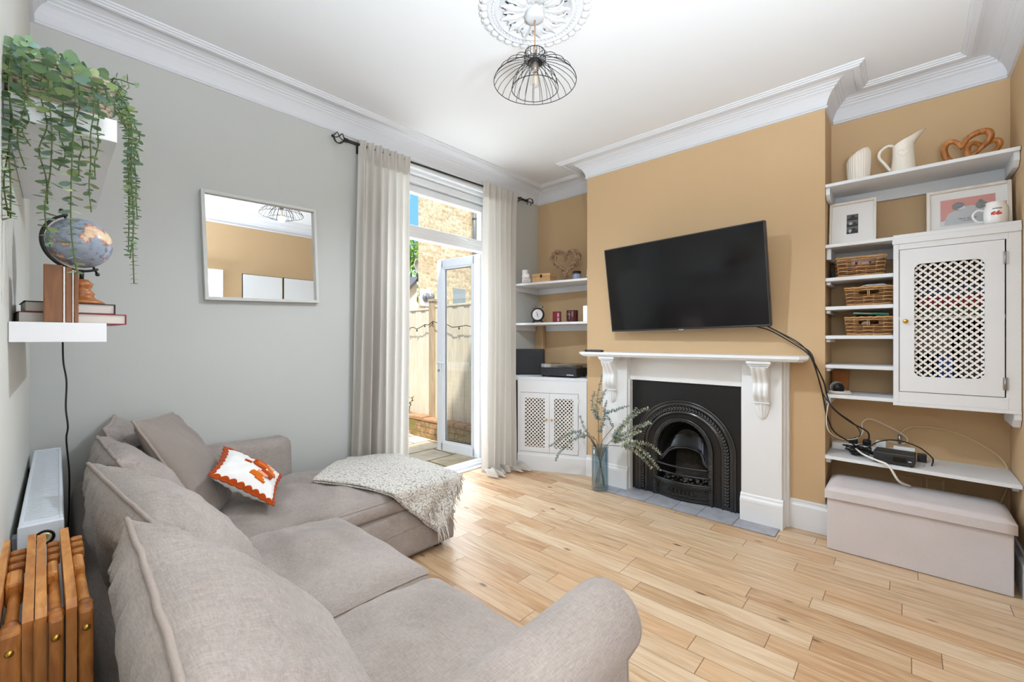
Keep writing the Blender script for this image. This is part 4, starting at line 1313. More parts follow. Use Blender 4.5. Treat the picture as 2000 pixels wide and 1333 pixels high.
for (pa, pb) in (((LWc, 0.0), poly[3]), (poly[3], poly[2]), ((0.0, 0.0), poly[1])):
    va, vb = Vector(pa), Vector(pb); dd = (vb - va).normalized(); nv = Vector((-dd.y, dd.x)) * .006
    cen_ = Vector((LWc / 2, -sgn * .3)); 
    if (cen_ - va).dot(nv) < 0: nv = -nv
    b.prism([tuple(va + nv * .5), tuple(vb + nv * .5), tuple(vb + nv * 2), tuple(va + nv * 2)], .04, .92)
b.build('carcass', MATS['inside_shade_and_feet_brown'], cb)  # lining coloured dark so shade shows behind the fretwork holes
for (x0, x1, kx) in ((0.088, 0.378, 0.352), (0.381, LWc - .031, 0.41)):
    d = MB()
    cx_, w_ = (x0 + x1) / 2, (x1 - x0)
    hol = [(p[0] + cx_, p[1] + 0.49) for p in rounded_rect(w_ - 0.095, 0.505, 0.012)]
    # frame_with_hole works in y-z; swap axes through a matrix so that its y becomes local x
    tmp = MB(); frame_with_hole(tmp, x0, x1, 0.19, 0.797, hol, 0.0, 0.016)
    SW = Matrix(((0, 1, 0, 0), (sgn, 0, 0, 0), (0, 0, 1, 0), (0, 0, 0, 1)))
    d.add(tmp.v, tmp.f, 0, False, SW)
    do = d.build('door', M_SHELFP, cb)
    f = MB(); quatrefoil_panel(f, w_ - 0.03, 0.585, 0.0385, 0.004, M=SW @ Matrix.Translation((0.004, cx_, 0.49))); f.build('fretwork', mat('fretwork_white'  , '#ece8e2'), do)
    k = MB(); k.lathe([(0, 0), (0.004, 0), (0.005, 0.012), (0.011, 0.016), (0.012, 0.021), (0.008, 0.025), (0, 0.026)], 18, M=Matrix.Translation((kx, sgn * .016, 0.53)) @ Matrix.Rotation(radians(-90 * sgn), 4, 'X')); k.build('knob', M_BRASS, do)
    if x0 < 0.2:
        for z in (0.27, 0.72):
            k = MB(); k.cyl((x0 - .002, sgn * .018, z - .03), (x0 - .002, sgn * .018, z + .03), 0.004, 8); k.build('hinge', M_SHELFP, do)
box_thing('game_box', 'red box behind the lower fretwork of the low left cupboard', 'box', 3.72, 3.93, 2.40, 2.62, 0.042, 0.34, cm('#8a1424'))
box_thing('storage_tub', 'grey tub behind the right fretwork door of the low left cupboard', 'tub', 3.72, 3.93, 2.42, 2.66, 0.341, 0.56, cm('#9a9694'))
box_thing('game_box', 'light blue box behind the upper fretwork of the low left cupboard', 'box', 3.72, 3.93, 2.42, 2.64, 0.70, 0.86, cm('#7a9cc8'))
box_thing('game_box', 'orange box low behind the left fretwork door of the low cupboard', 'box', 3.55, 3.80, 2.86, 3.14, 0.042, 0.21, cm('#b0582c'))

# vertical pipe boxing in the alcove corner
b = MB(); b.box(3.93, 4.0, 3.12, 3.24, 0.957, 1.60, 0.01); b.build('trim_2', M_TAN)['kind'] = 'structure'

M_SH = M_SHELFP
for z, lb, xl in ((1.962, 'upper of the two shelves in the left alcove, the one with the driftwood heart', 3.52), (1.528, 'lower of the two shelves in the left alcove, the one with the black clock', 3.50)):
    t = thing('wall_shelf', lb, 'shelf', (4.0, 2.78, z))
    b = MB(); b.prism([(0, 2.337 - 2.78), (0, 3.236 - 2.78), (xl - 4.0, 3.236 - 2.78), (3.66 - 4.0, 2.337 - 2.78)], -0.022, 0); b.build('board', M_SH, t)
    b = MB(); b.box(-0.022, 0, 2.337 - 2.78, (3.11 if z < 1.7 else 3.236) - 2.78, -0.085, -0.022, 0.002); b.build('batten', M_SH, t)
    b = MB(); b.prism([(xl - 4.0 + .05, -0.022), (xl - 4.0 + .10, -0.075), (-0.08 if z < 1.7 else -0.022, -0.085), (-0.08 if z < 1.7 else -0.022, -0.022)], 3.212 - 2.78, 3.236 - 2.78, 'y'); b.build('batten', M_SH, t)

# ================================================================== SMALL THINGS, RIGHT ALCOVE
M_CERAM = mat('cream_ceramic', '#efe6d8', rough=0.22, spec=0.6, coat=0.3)
M_CERW = mat('white_ceramic', '#f4f3f1', rough=0.15, spec=0.6, coat=0.4)
M_GOLDW = wood('polished_striped_wood', '#8a4a1c', '#d08a4a', 5, (6, 6, 1.5), 0.12)
# fluted cream vase with a slanted top
t = thing('fluted_vase', 'cream ribbed vase with slanted rim at the left end of the highest shelf', 'vase', (3.79, 0.238, 2.4125))
b = MB()
def vz(u, v):
    a = 2 * pi * u
    top = 0.205 + 0.030 * cos(a - radians(250))
    r = 0.062 * (0.90 + 0.16 * sin(min(1, v) * pi * 0.62)) * (1 - 0.14 * max(0, (v - .85) / .15) ** 2)
    r *= 1 + 0.022 * cos(a * 30)
    return (r * cos(a), r * sin(a), v * top)
b.grid(vz, 180, 20, closeu=True)
def vz2(u, v):
    a = 2 * pi * u
    top = 0.205 + 0.030 * cos(a - radians(250)); r = 0.052 * (1 - v) + 0.0
    return (r * cos(a) , r * sin(a), top if v == 0 else top * (1 - v) + 0.02)
b.grid(vz2, 60, 6, closeu=True)
b.build('vase_body', M_CERAM, t)
# jug
t = thing('jug', 'tall white jug with embossed heart and long spout on the highest shelf', 'jug', (3.78, 0.012, 2.4125))
b = MB()
def jug(u, v):
    a = 2 * pi * u
    r = 0.067 - 0.018 * sin(v * pi * 0.55) + 0.004 * v
    lift = 0.0
    d = max(0, cos(a - pi * 1.5))
    sp = d ** 6
    topz = 0.218 + 0.05 * cos(a - pi * 1.5) * 0.5 + 0.03 * sp
    rr = r + sp * 0.055 * max(0, (v - 0.72) / 0.28) ** 1.6
    return (rr * cos(a), rr * sin(a), v * topz)
b.grid(jug, 60, 26, closeu=True)
b.grid(lambda u, v: tuple(Vector(jug(u, 1.0 - v * .4)) * (0.93 if v > 0 else 1) if v < .99 else Vector((0, 0, 0.12))), 60, 6, closeu=True)
jb = b.build('jug_body', M_CERAM, t)
b = MB(); b.tube(spline([(0, 0.045, 0.205), (0, 0.075, 0.215), (0, 0.112, 0.19), (0, 0.118, 0.15), (0, 0.09, 0.10), (0, 0.060, 0.045)], 6), [0.0085] * 31, 10); b.build('handle', M_CERAM, t)
b = MB()
hp = []
for k in range(40):
    s_ = 2 * pi * k / 40
    y = 0.0017 * 16 * sin(s_) ** 3; z = 0.0017 * (13 * cos(s_) - 5 * cos(2 * s_) - 2 * cos(3 * s_) - cos(4 * s_))
    a = pi + y / 0.055
    hp.append((0.0545 * cos(a), 0.0545 * sin(a), 0.135 + z))
b.tube(hp, 0.0022, 6, closed=True); b.build('embossed_heart', M_CERAM, jb)
# twin wooden hearts
t = thing('heart_ornament', 'polished wooden ornament of two interlaced hearts on the highest shelf', 'ornament', (3.78, -0.290, 2.4125))
HA = [(0.041, 0.147), (0.056, 0.181), (0.083, 0.204), (0.111, 0.196), (0.123, 0.163), (0.118, 0.119), (0.096, 0.074), (0.066, 0.046), (0.032, 0.054), (-0.006, 0.075), (-0.044, 0.111), (-0.072, 0.143), (-0.085, 0.172), (-0.078, 0.203), (-0.053, 0.217), (-0.021, 0.214), (0.013, 0.195), (0.029, 0.168)]
HB = [(-0.044, 0.115), (-0.035, 0.144), (-0.011, 0.159), (0.01, 0.148), (0.018, 0.12), (0.013, 0.08), (-0.016, 0.05), (-0.049, 0.051), (-0.085, 0.064), (-0.112, 0.093), (-0.128, 0.125), (-0.126, 0.149), (-0.108, 0.161), (-0.085, 0.155), (-0.062, 0.136)]
for H_, amp_, ph_, r0_ in ((HA, .022, 0.5, .0125), (HB, -.022, 0.2, .0105)):
    b = MB(); n_ = len(H_)
    zmin = min(z for _, z in H_)
    P3 = [Vector((amp_ * sin(2 * pi * k / n_ * 1 + ph_), y * .92, (z - zmin) * .92 + r0_)) for k, (y, z) in enumerate(H_)]
    P = spline(P3 + [P3[0]], 5)[:-1]
    b.tube(P, [r0_ + .005 * (0.5 - 0.5 * cos(2 * pi * k / len(P) * 2)) for k in range(len(P))], 12, closed=True); b.build('heart', M_GOLDW, t)

def blob(cx, cz, rx, rz, n=22, j=0.1, seed=1):
    rr = random.Random(seed)
    return [(cx + rx * cos(2 * pi * k / n) * (1 + rr.uniform(-j, j)), cz + rz * sin(2 * pi * k / n) * (1 + rr.uniform(-j, j))) for k in range(n)]
# picture frames standing on the cupboard
M_FRAMEW = wood('pale_limed_wood', '#e4d8cc', '#efe7de', 4, (4, 4, 1), 0.5, 0.05)
def framed(name, label, yl, yr, z0, h, lean, depth, xb, fw, setback):
    """leaning frame; local x to the right (south), y into the wall, z up"""
    w = yl - yr
    t = thing(name, label, 'picture', (xb, (yl + yr) / 2, z0))
    Rm = (Matrix.Rotation(-lean, 3, Vector((0, -1, 0)))) @ Matrix((Vector((0, -1, 0)), Vector((1, 0, 0)), Vector((0, 0, 1)))).transposed()
    t.rotation_euler = Rm.to_euler()
    b = MB()
    for x0, x1, za, zb in ((-w / 2, -w / 2 + fw, 0, h), (w / 2 - fw, w / 2, 0, h), (-w / 2 + fw, w / 2 - fw, 0, fw), (-w / 2 + fw, w / 2 - fw, h - fw, h)):
        b.box(x0, x1, 0, depth, za, zb, 0.0015)
    b.build('frame', M_FRAMEW, t)
    b = MB(); b.box(-w / 2 + fw, w / 2 - fw, setback, depth - .002, fw, h - fw)
    m = b.build('mount', mat('white_mount_card', '#eeecea', rough=0.8), t)
    return t, m, w
t, mnt, w_ = framed('picture_frame', 'small white frame with a grey photo strip at the left on the wall cupboard', 0.400, 0.145, 1.999, 0.315, radians(9), 0.030, 3.75, 0.014, 0.022)
b = MB(); b.box(-0.032, 0.032, 0.020, 0.0215, 0.085, 0.225); st = b.build('photo_strip', mat('grey_photo', '#8b8b8b', rough=0.6), mnt)
for (k, (z0, z1)) in enumerate(((0.180, 0.223), (0.133, 0.176), (0.087, 0.129))):
    b = MB(); h_ = z1 - z0
    b.prism([(-.030, z0), (.030, z0), (.030, z1), (-.030, z1)], .0198, .0201, 'y', mi=1)
    b.prism([(-.030, z0), (.030, z0), (.030, z0 + h_ * (.35, .5, .6)[k]), (.0, z0 + h_ * (.55, .35, .45)[k]), (-.030, z0 + h_ * (.3, .6, .35)[k])], .0193, .0197, 'y', mi=0)
    b.prism(blob((.002, -.010, .008)[k], z0 + h_ * .62, .010, .011, 16, .1, k), .0187, .0192, 'y', mi=(0, 2, 0)[k])
    b.prism(blob((-.004, .012, -.012)[k], z0 + h_ * .45, .008, .012, 16, .15, k + 4), .0181, .0186, 'y', mi=(0, 0, 2)[k])
    b.build('photo', [mat('photo_black', '#2a2a2a'), mat('photo_grey', '#5a5a5a'), mat('photo_pale', '#b5b5b5')], st)
b = MB(); b.cyl((0, 0.0205, 0.070), (0, 0.0219, 0.070), 0.0016, 8); b.build('dot', mat('photo_black'), mnt) if False else b.build('dot', MATS['photo_black'], mnt)

t, mnt, w_ = framed('picture_frame', 'wide white frame with a pink print of two people seen from behind', -0.098, -0.455, 1.999, 0.285, radians(8), 0.03, 3.77, 0.016, 0.016)
M_PINK = mat('print_pink', '#d69a94', rough=0.7)
b = MB(); b.box(-0.118, 0.118, 0.0145, 0.0155, 0.055, 0.222); pr = b.build('print', mat('print_white', '#dcdde0', rough=0.7), mnt)
b = MB(); b.prism([(-0.115, 0.085), (-0.098, 0.088), (-0.085, 0.120), (-0.055, 0.135), (-0.03, 0.14), (0.0, 0.155), (0.05, 0.15), (0.115, 0.15), (0.115, 0.222), (-0.115, 0.222)], 0.0138, 0.0144, 'y'); b.build('pink_ground', M_PINK, pr)
b = MB()
b.prism([(-0.10, 0.06), (-0.095, 0.09), (-0.083, 0.128), (-0.05, 0.148), (-0.022, 0.158), (-0.005, 0.165), (0.02, 0.168), (0.045, 0.158), (0.085, 0.14), (0.10, 0.1), (0.105, 0.06)], 0.0131, 0.0137, 'y')
b.build('jumpers', mat('print_light_grey', '#c3c5c8', rough=0.7), pr)
b = MB(); b.prism(blob(-0.038, 0.172, 0.028, 0.026, 26, .08, 2), 0.0123, 0.013, 'y'); b.build('hair', mat('print_hair_grey', '#8d8f8f', rough=0.7, var=0.4, vscale=120), pr)
b = MB(); b.prism(blob(0.058, 0.163, 0.024, 0.024, 26, .08, 5), 0.0123, 0.013, 'y'); b.prism(blob(0.057, 0.188, 0.010, 0.009, 14, .12, 3), 0.0123, 0.013, 'y')
b.build('hair', mat('print_hair_grey', '#8d8f8f', rough=0.7, var=0.4, vscale=120), pr)
b = MB(); b.prism([(-0.012, 0.172), (-0.008, 0.16), (-0.024, 0.150), (-0.045, 0.148), (-0.03, 0.158), (-0.02, 0.162)], 0.0117, 0.0122, 'y'); b.build('collar', mat('print_white'), pr) if False else b.build('collar', MATS['print_white'], pr)
M_INK = mat('dark_print_ink', '#4c4c50', rough=0.7)
text_mesh('lettering', 'Harry & Holly', 0.0135, M_INK, pr, (0.0, 0.0118, 0.090), (radians(90), 0, 0), 0.0001, shear=0.4)
text_mesh('lettering', '24th July 2021', 0.0085, M_INK, pr, (0.004, 0.0118, 0.076), (radians(90), 0, 0), 0.0001, shear=0.3)

t = thing('mug', 'white barrel-shaped mug with red floral print in front of the pink print', 'mug', (3.655, -0.378, 1.999))
b = MB(); b.lathe([(0, 0.001), (0.040, 0.0), (0.047, 0.006), (0.050, 0.045), (0.050, 0.075), (0.046, 0.098), (0.040, 0.112), (0.040, 0.122), (0.042, 0.126), (0.038, 0.126), (0.036, 0.112), (0.045, 0.075), (0.042, 0.01), (0, 0.008)], 40); b.build('mug_body', M_CERW, t)
b = MB(); b.tube(spline([(0, 0.046, 0.085), (0, 0.070, 0.093), (0, 0.088, 0.075), (0, 0.088, 0.05), (0, 0.068, 0.025), (0, 0.045, 0.022)], 6), 0.0055, 10); b.build('handle', M_CERW, t)
b = MB(); rnd = random.Random(9)
for k in range(34):
    an = radians(180) + rnd.uniform(-.42, .38); z = 0.058 + rnd.uniform(-.010, .010) * (1 - abs(an - pi) * 1.2)
    R_ = 0.0505; mi = 0 if rnd.random() < .72 else 1
    b.sphere((R_ * cos(an), R_ * sin(an), z), rnd.uniform(.0025, .005), 6, 5, mi=mi, sc=(0.3, 1, 1))
b.build('floral_print', [mat('print_red', '#d8433c', rough=0.3), mat('print_green', '#4f7a5e', rough=0.3)], t)
b = MB()
for k in range(26):
    an = radians(180) - .35 + k * .028; b.sphere((0.0503 * cos(an), 0.0503 * sin(an), 0.083 + .002 * sin(k * 2.3)), 0.0011, 5, 4, sc=(.3, 1, 1.4 if k % 3 else 2.4))
b.build('lettering_line', M_INK, t)

# wicker baskets
M_WICK = mat('wicker', '#b88a58', rough=0.55, var=0.4, vscale=35, bump=0.4, bscale=90)
M_WICK2 = mat('dark_wicker', '#7d5530', rough=0.55, var=0.35, vscale=25, bump=0.4, bscale=90)
def basket(loc, rotz, W, D, H, label, seed):
    """front (local -x) faces the room; y across"""
    t = thing('wicker_basket', label, 'basket', loc, rotz, group='wicker baskets in the pigeonholes')
    rnd = random.Random(seed)
    rows = 9
    def outline(s, out, k, z):
        # rounded rectangle perimeter, s in 0..1
        fl = 1 + 0.10 * z / H
        hw, hd, r = W / 2 * fl, D / 2 * fl, 0.018
        segs = [(2 * (hw - r)), pi * r / 2, 2 * (hd - r), pi * r / 2] * 2
        Lt = sum(segs); d = s * Lt; i = 0
        while i < 7 and d > segs[i]: d -= segs[i]; i += 1
        if i == 0: p = (-hd, -hw + r + d); nrm = (-1, 0)
        elif i == 1: a = pi + -d / r; p = (-hd + r + r * cos(a), hw - r + r * sin(pi - a) * 1.0); a2 = d / r; p = (-hd + r - r * cos(a2), hw - r + r * sin(a2)); nrm = (-cos(a2), sin(a2))
        elif i == 2: p = (-hd + r + d, hw); nrm = (0, 1)
        elif i == 3: a2 = d / r; p = (hd - r + r * sin(a2), hw - r + r * cos(a2)); nrm = (sin(a2), cos(a2))
        elif i == 4: p = (hd, hw - r - d); nrm = (1, 0)
        elif i == 5: a2 = d / r; p = (hd - r + r * cos(a2), -hw + r - r * sin(a2)); nrm = (cos(a2), -sin(a2))
        elif i == 6: p = (hd - r - d, -hw); nrm = (0, -1)
        else: a2 = d / r; p = (-hd + r - r * sin(a2), -hw + r - r * cos(a2)); nrm = (-sin(a2), -cos(a2))
        return p[0] + nrm[0] * out, p[1] + nrm[1] * out
    nst = 20
    b = MB()
    for k in range(rows):
        z = 0.008 + (H - 0.022) * k / (rows - 1)
        P = []
        nseg = nst * 4
        for q in range(nseg):
            s = q / nseg
            o = 0.0058 * cos(pi * (s * nst + k)) + rnd.uniform(-.001, .001)
            x, y = outline(s, o, k, z)
            # hand hole in the front face
            P.append((x, y, z + rnd.uniform(-.0012, .0012)))
        hz = H * 0.60 < z < H * 0.84
        if hz:
            keep = [i for i in range(nseg) if not (P[i][0] < -D / 2 * .9 and abs(P[i][1]) < 0.045)]
            # rotate so that the run is continuous
            start = next(i for i in range(len(keep)) if keep[i] - keep[i - 1] not in (1, 1 - nseg))
            run = [P[i] for i in keep[start:] + keep[:start]]
            b.tube(run, 0.0046, 6, mi=k % 2)
        else:
            b.tube(P, 0.0046, 6, mi=k % 2, closed=True)
    b.build('weave', [M_WICK, M_WICK2], t)
    b = MB()
    for q in range(nst):
        s = (q + 0.5) / nst
        p0 = outline(s, 0, 0, 0); p1 = outline(s, 0, 0, H)
        if p0[0] < -D / 2 * .9 and 0.012 < abs(p1[1]) < 0.042:
            zc = H * .58
            pm = outline(s, 0, 0, zc); b.tube([(p0[0], p0[1], 0.002), (pm[0], pm[1], zc)], 0.003, 5)
        else: b.tube([(p0[0], p0[1], 0.002), (p1[0], p1[1], H)], 0.003, 5)
    for yy in (-.004, .004): b.tube([(-D / 2 * 1.06, yy, H * .5), (-D / 2 * 1.1, yy, H * .9)], 0.0035, 5)
    b.build('stakes', M_WICK, t)
    for zz, rr in ((H, 0.0075), (0.004, 0.006)):
        b = MB(); P = []
        for q in range(80):
            x, y = outline(q / 80, 0, 0, zz); P.append((x, y, zz + 0.002 * sin(q * 1.9)))
        b.tube(P, rr, 6, closed=True)
        P2 = [(p[0] + .003 * cos(i * 1.3), p[1] + .003 * sin(i * 1.3), p[2] + .004 * sin(i * 1.3)) for i, p in enumerate(P)]
        b.tube(P2, rr * .6, 5, closed=True); b.build('rim' if zz == H else 'base_rim', M_WICK, t)
    b = MB(); b.box(-D / 2 + .008, D / 2 - .008, -W / 2 + .008, W / 2 - .008, 0.002, 0.008); b.build('bottom', M_WICK2, t)
    return t
basket((3.80, 0.235, 1.7715), radians(6), 0.235, 0.26, 0.122, 'wicker basket in the topmost pigeonhole with pale pink things inside', 1)
basket((3.80, 0.180, 1.5745), radians(0), 0.225, 0.26, 0.115, 'wicker basket in the second pigeonhole with papers lying on it', 2)
basket((3.80, 0.180, 1.3765), radians(0), 0.225, 0.26, 0.115, 'wicker basket in the third pigeonhole with a turquoise comb on top', 3)
M_PINKT = mat('pale_pink_plastic', '#e6b8ac', rough=0.5)
b = MB(); b.cyl((0, -0.03, 0), (0, 0.03, 0), 0.027, 20); tag(b.build('toiletry_bottle', M_PINKT), 'pale pink bottle lying in the topmost wicker basket, right of centre', 'bottle', loc=(3.715, 0.208, 1.846))
b = MB(); b.box(-0.02, 0.02, -0.012, 0.012, -.03, 0.03, 0.006); tag(b.build('toiletry_box', M_PINKT), 'small pale pink box in the topmost wicker basket, left of the bottle', 'box', loc=(3.715, 0.262, 1.845))
b = MB()
for k in range(4):
    z = k * .0025
    b.add([(-0.10, -0.07 + .006 * k, z), (0.07, -0.075 + .004 * k, z + .004), (0.07, 0.05, z + .01), (-.02, .065, z + .004), (-0.10, 0.055 - .01 * k, z)], [(0, 1, 2, 3, 4)])
b2 = MB()
for k in range(4):
    b2.box(-0.10 + .004 * k, 0.07, -0.075 + .005 * k, 0.055 - .008 * k, k * .003, k * .003 + .0018)
tag(b2.build('papers', mat('white_paper', '#e8e8ec', rough=0.7)), 'sheaf of white papers lying on the second wicker basket', 'paper', loc=(3.80, 0.165, 1.703))
t = thing('comb', 'turquoise plastic comb on top of the third wicker basket', 'comb', (3.72, 0.165, 1.512), (radians(4), radians(6), radians(14)))
b = MB(); b.box(-0.012, 0.012, -0.005, 0.10, 0, 0.010, 0.004); b.build('handle', mat('mint_plastic', '#9fd6c4', rough=0.4), t)
b = MB(); b.box(-0.016, 0.016, -0.085, 0.0, 0, 0.012, 0.004); b.build('head', mat('turquoise_plastic', '#4fb7b5', rough=0.4), t)
b = MB(); b.sphere((0, 0, 0), 0.03, 16, 10, sc=(1.2, 1.8, .5)); tag(b.build('hair_brush', M_BLACKP), 'black brush back lying in the third wicker basket beside the comb', 'brush', loc=(3.79, 0.20, 1.508))
b = MB(); b.sphere((0, 0, 0), 0.02, 14, 10, sc=(.6, 1.2, .8)); tag(b.build('perfume_bottle', mat('clear_pale_plastic', '#d8d4d4', rough=0.1)), 'shiny pale bottle glinting through the hand hole of the third basket', 'bottle', loc=(3.715, 0.195, 1.452))
# small black tin pushed into the corner of the top pigeonhole
box_thing('small_box', 'dark box standing left of the basket in the topmost pigeonhole', 'box', 3.86, 3.95, 0.355, 0.400, 1.7695, 1.85, cm('#2a1c14'))

# webcam-like round gadget with coiled white cable on the lowest pigeonhole shelf
t = thing('speaker_puck', 'grey round gadget standing on its edge on the lowest pigeonhole shelf', 'gadget', (3.70, 0.345, 0.9725), radians(20))
b = MB(); b.cyl((-0.012, 0, 0.042), (0.014, 0, 0.042), 0.038, 28); b.build('body', mat('mid_grey_plastic', '#74777a', rough=0.35), t)
b = MB(); b.cyl((-0.018, 0, 0.042), (-0.011, 0, 0.042), 0.033, 28); b.build('front_face', M_BLACKP, t)
b = MB(); b.cyl((0.014, 0, 0.042), (0.022, 0, 0.042), 0.040, 28); b.build('back_cover', M_UPVC, t)
M_WCAB = mat('white_cable', '#ece6dc', rough=0.4)
b = MB()
P = []
for k in range(90):
    a = k * .22; P.append((0.052 * cos(a) * (1 + .1 * sin(k * .35)), 0.060 * sin(a) * (1 + .08 * cos(k * .27)), 0.0035 + k * 0.00022))
b.tube(P, 0.003, 6)
tag(b.build('cable_coil', M_WCAB), 'coil of white cable lying on the lowest pigeonhole shelf', 'cable', loc=(3.695, 0.335, 0.9725))
t = thing('glass_jar', 'brown paper bag standing behind the grey gadget in the lowest pigeonhole', 'bag', (3.90, 0.345, 0.9725))
t.name = 'paper_bag'
b = MB(); b.prism([(-0.04, 0), (0.04, 0), (0.046, 0.11), (0.05, 0.15), (-0.05, 0.15), (-0.045, 0.11)], -0.02, 0.02, 'x', M=Matrix.Identity(4)); b.build('bag_body', mat('brown_kraft', '#a5632e', rough=0.7, var=0.2, vscale=30), t)

# set-top box and sockets strip on the low shelf
ZL = 0.555
t = thing('set_top_box', 'black set-top box on the lowest shelf above the storage bench', 'electronics', (3.665, 0.045, ZL), radians(-4))
b = MB(); b.box(-0.045, 0.11, -0.088, 0.108, 0.004, 0.072, 0.006); b.build('case', mat('charcoal_plastic', '#26272a', rough=0.45), t)
b = MB(); b.box(-0.047, -0.043, -0.05, 0.012, 0.022, 0.052); b.build('display', mat('black_gloss', '#060607', rough=0.08), t)
b = MB(); b.box(-0.0465, -0.0445, -0.075, -0.060, 0.031, 0.0355, 0.001); b.build('logo_mark', mat('logo_white', '#e8e8e8', rough=0.4), t)
b = MB(); b.cyl((-.047, .045, .04), (-.044, .045, .04), .006, 12); b.cyl((-.047, .028, .04), (-.044, .028, .04), .006, 12); b.build('buttons', M_BLACKP, t)
for sx in (-.03, .09):
    for sy in (-.07, .09):
        b = MB(); b.cyl((sx, sy, 0), (sx, sy, 0.005), 0.008, 10); b.build('foot', M_BLACKM, t)
t = thing('power_strip', 'long white extension socket lying at the back of the lowest alcove shelf', 'socket', (3.905, 0.20, ZL))
b = MB(); b.box(-0.045, 0.035, -0.16, 0.195, 0, 0.052, 0.008); b.build('body', M_UPVC, t)
for i, (y, w2, h, m) in enumerate(((0.075, 0.05, 0.03, M_BLACKP), (0.0, 0.045, 0.034, M_BLACKP), (-0.075, 0.055, 0.04, M_UPVC))):
    b = MB(); b.box(-0.03, 0.025, y - w2 / 2, y + w2 / 2, 0.0, h, 0.006)
    o = tag(b.build('plug', m), ('black plug at the left in the white extension socket', 'black plug in the middle of the white extension socket', 'white plug at the right in the extension socket')[i], 'plug', 'plugs in the extension socket', (3.905, 0.20, ZL + 0.0525))
box_thing('router', 'white box leaning behind the set-top box on the low shelf', 'router', 3.80, 3.845, -0.045, 0.06, ZL + .0005, ZL + 0.085, M_UPVC)
box_thing('adapter', 'small black adapter right of the white router on the low shelf', 'adapter', 3.82, 3.87, -0.10, -0.055, ZL + .0005, ZL + 0.05, M_BLACKP)

# wall sockets (painted over) behind the bench
for y, lb in ((-0.015, 'tan painted double wall socket low on the back wall of the right alcove'),):
    t = thing('wall_socket', lb, 'socket', (3.98, y, 0.375))
    b = MB(); b.box(-0.012, 0, -0.07, 0.07, -0.045, 0.045, 0.004); b.build('plate', M_TAN, t)
    b = MB(); b.box(-0.016, -0.011, -0.055, -0.03, 0.015, 0.03, 0.002); b.box(-0.014, -0.011, 0.0, 0.05, -0.02, -.016); b.build('switch', M_TAN, t)
t = thing('aerial_plate', 'second tan painted socket plate right of the double socket', 'socket', (3.98, -0.142, 0.375))
b = MB(); b.box(-0.012, 0, -0.045, 0.045, -0.045, 0.045, 0.004); b.build('plate', M_TAN, t)
b = MB(); b.box(-0.02, -0.011, 0.033, 0.045, -0.05, 0.05, 0.002); b.box(-0.02, -0.011, -0.045, -0.033, -0.05, 0.05, 0.002); b.build('raised_edge', mat('tan_gloss', '#d9bd92', rough=0.3), t)

# ---- cables
M_BCAB = mat('black_cable', '#0d0d0e', rough=0.45)
def cable(name, label, pts, r, m, group=None, n=8):
    base = Vector(pts[0])
    b = MB(); b.tube([p - base for p in spline(pts, n)], r, 7)
    return tag(b.build(name, m), label, 'cable', group, loc=base)
TVC = 'black cables falling from the television'
cable('television_cable', 'black television cable hanging lowest in a curve over the mantel end', [(3.52, 0.80, 1.44), (3.55, 0.72, 1.41), (3.57, 0.60, 1.33), (3.50, 0.50, 1.262), (3.46, 0.455, 1.20), (3.60, 0.43, 1.03), (3.625, 0.415, 0.93), (3.62, 0.40, 0.84), (3.64, 0.36, 0.72), (3.72, 0.27, 0.64), (3.80, 0.25, 0.60), (3.84, 0.24, 0.585)], 0.0045, M_BCAB, TVC)
cable('television_cable', 'upper black television cable running down to the extension socket plugs', [(3.53, 0.74, 1.445), (3.55, 0.66, 1.395), (3.56, 0.56, 1.33), (3.50, 0.485, 1.262), (3.455, 0.45, 1.20), (3.58, 0.41, 1.06), (3.615, 0.395, 0.96), (3.60, 0.36, 0.88), (3.66, 0.27, 0.79), (3.77, 0.19, 0.72), (3.86, 0.19, 0.64), (3.90, 0.20, 0.645)], 0.0045, M_BCAB, TVC)
cable('television_cable', 'thin black television cable beside the thick pair, ending above the shelf loop', [(3.53, 0.735, 1.440), (3.545, 0.64, 1.378), (3.55, 0.56, 1.318), (3.485, 0.47, 1.258), (3.46, 0.44, 1.16), (3.57, 0.43, 1.04), (3.61, 0.405, 0.95), (3.62, 0.34, 0.86), (3.70, 0.25, 0.77), (3.80, 0.23, 0.69), (3.87, 0.275, 0.645)], 0.003, M_BCAB, TVC)
b = MB()
P = []
rnd = random.Random(11)
for k in range(12):
    cx, cy, rx, ry = rnd.uniform(-.02, .03), rnd.uniform(-.03, .05), rnd.uniform(.03, .05), rnd.uniform(.03, .065)
    for q in range(7):
        a = q * 2 * pi / 7 + k; P.append((cx + rx * cos(a), cy + ry * sin(a), 0.007 + k * 0.0045 + .004 * sin(q * 2 + k)))
b.tube(spline(P, 4), 0.0035, 6)
o = b.build('cable_tangle', M_BCAB); tag(o, 'tangle of black cables heaped left of the set-top box', 'cable', loc=(3.77, 0.215, ZL))
cable('black_lead', 'black lead looping over the set-top box to the right end of it', [(3.79, 0.20, 0.60), (3.83, 0.13, 0.655), (3.84, 0.04, 0.675), (3.83, -0.06, 0.65), (3.82, -0.12, 0.60), (3.80, -0.128, 0.578), (3.74, -0.12, 0.5595)], 0.004, M_BCAB)
cable('white_lead', 'white lead drooping from the cable coil to the low shelf and up to the plug', [(3.66, 0.37, 0.975), (3.625, 0.385, 0.93), (3.62, 0.40, 0.80), (3.65, 0.385, 0.71), (3.75, 0.33, 0.655), (3.82, 0.26, 0.655), (3.85, 0.22, 0.70), (3.87, 0.225, 0.76), (3.90, 0.19, 0.79), (3.92, 0.13, 0.77), (3.92, 0.02, 0.71), (3.92, -0.01, 0.67), (3.93, 0.02, 0.64), (3.915, 0.09, 0.652)], 0.003, M_WCAB)
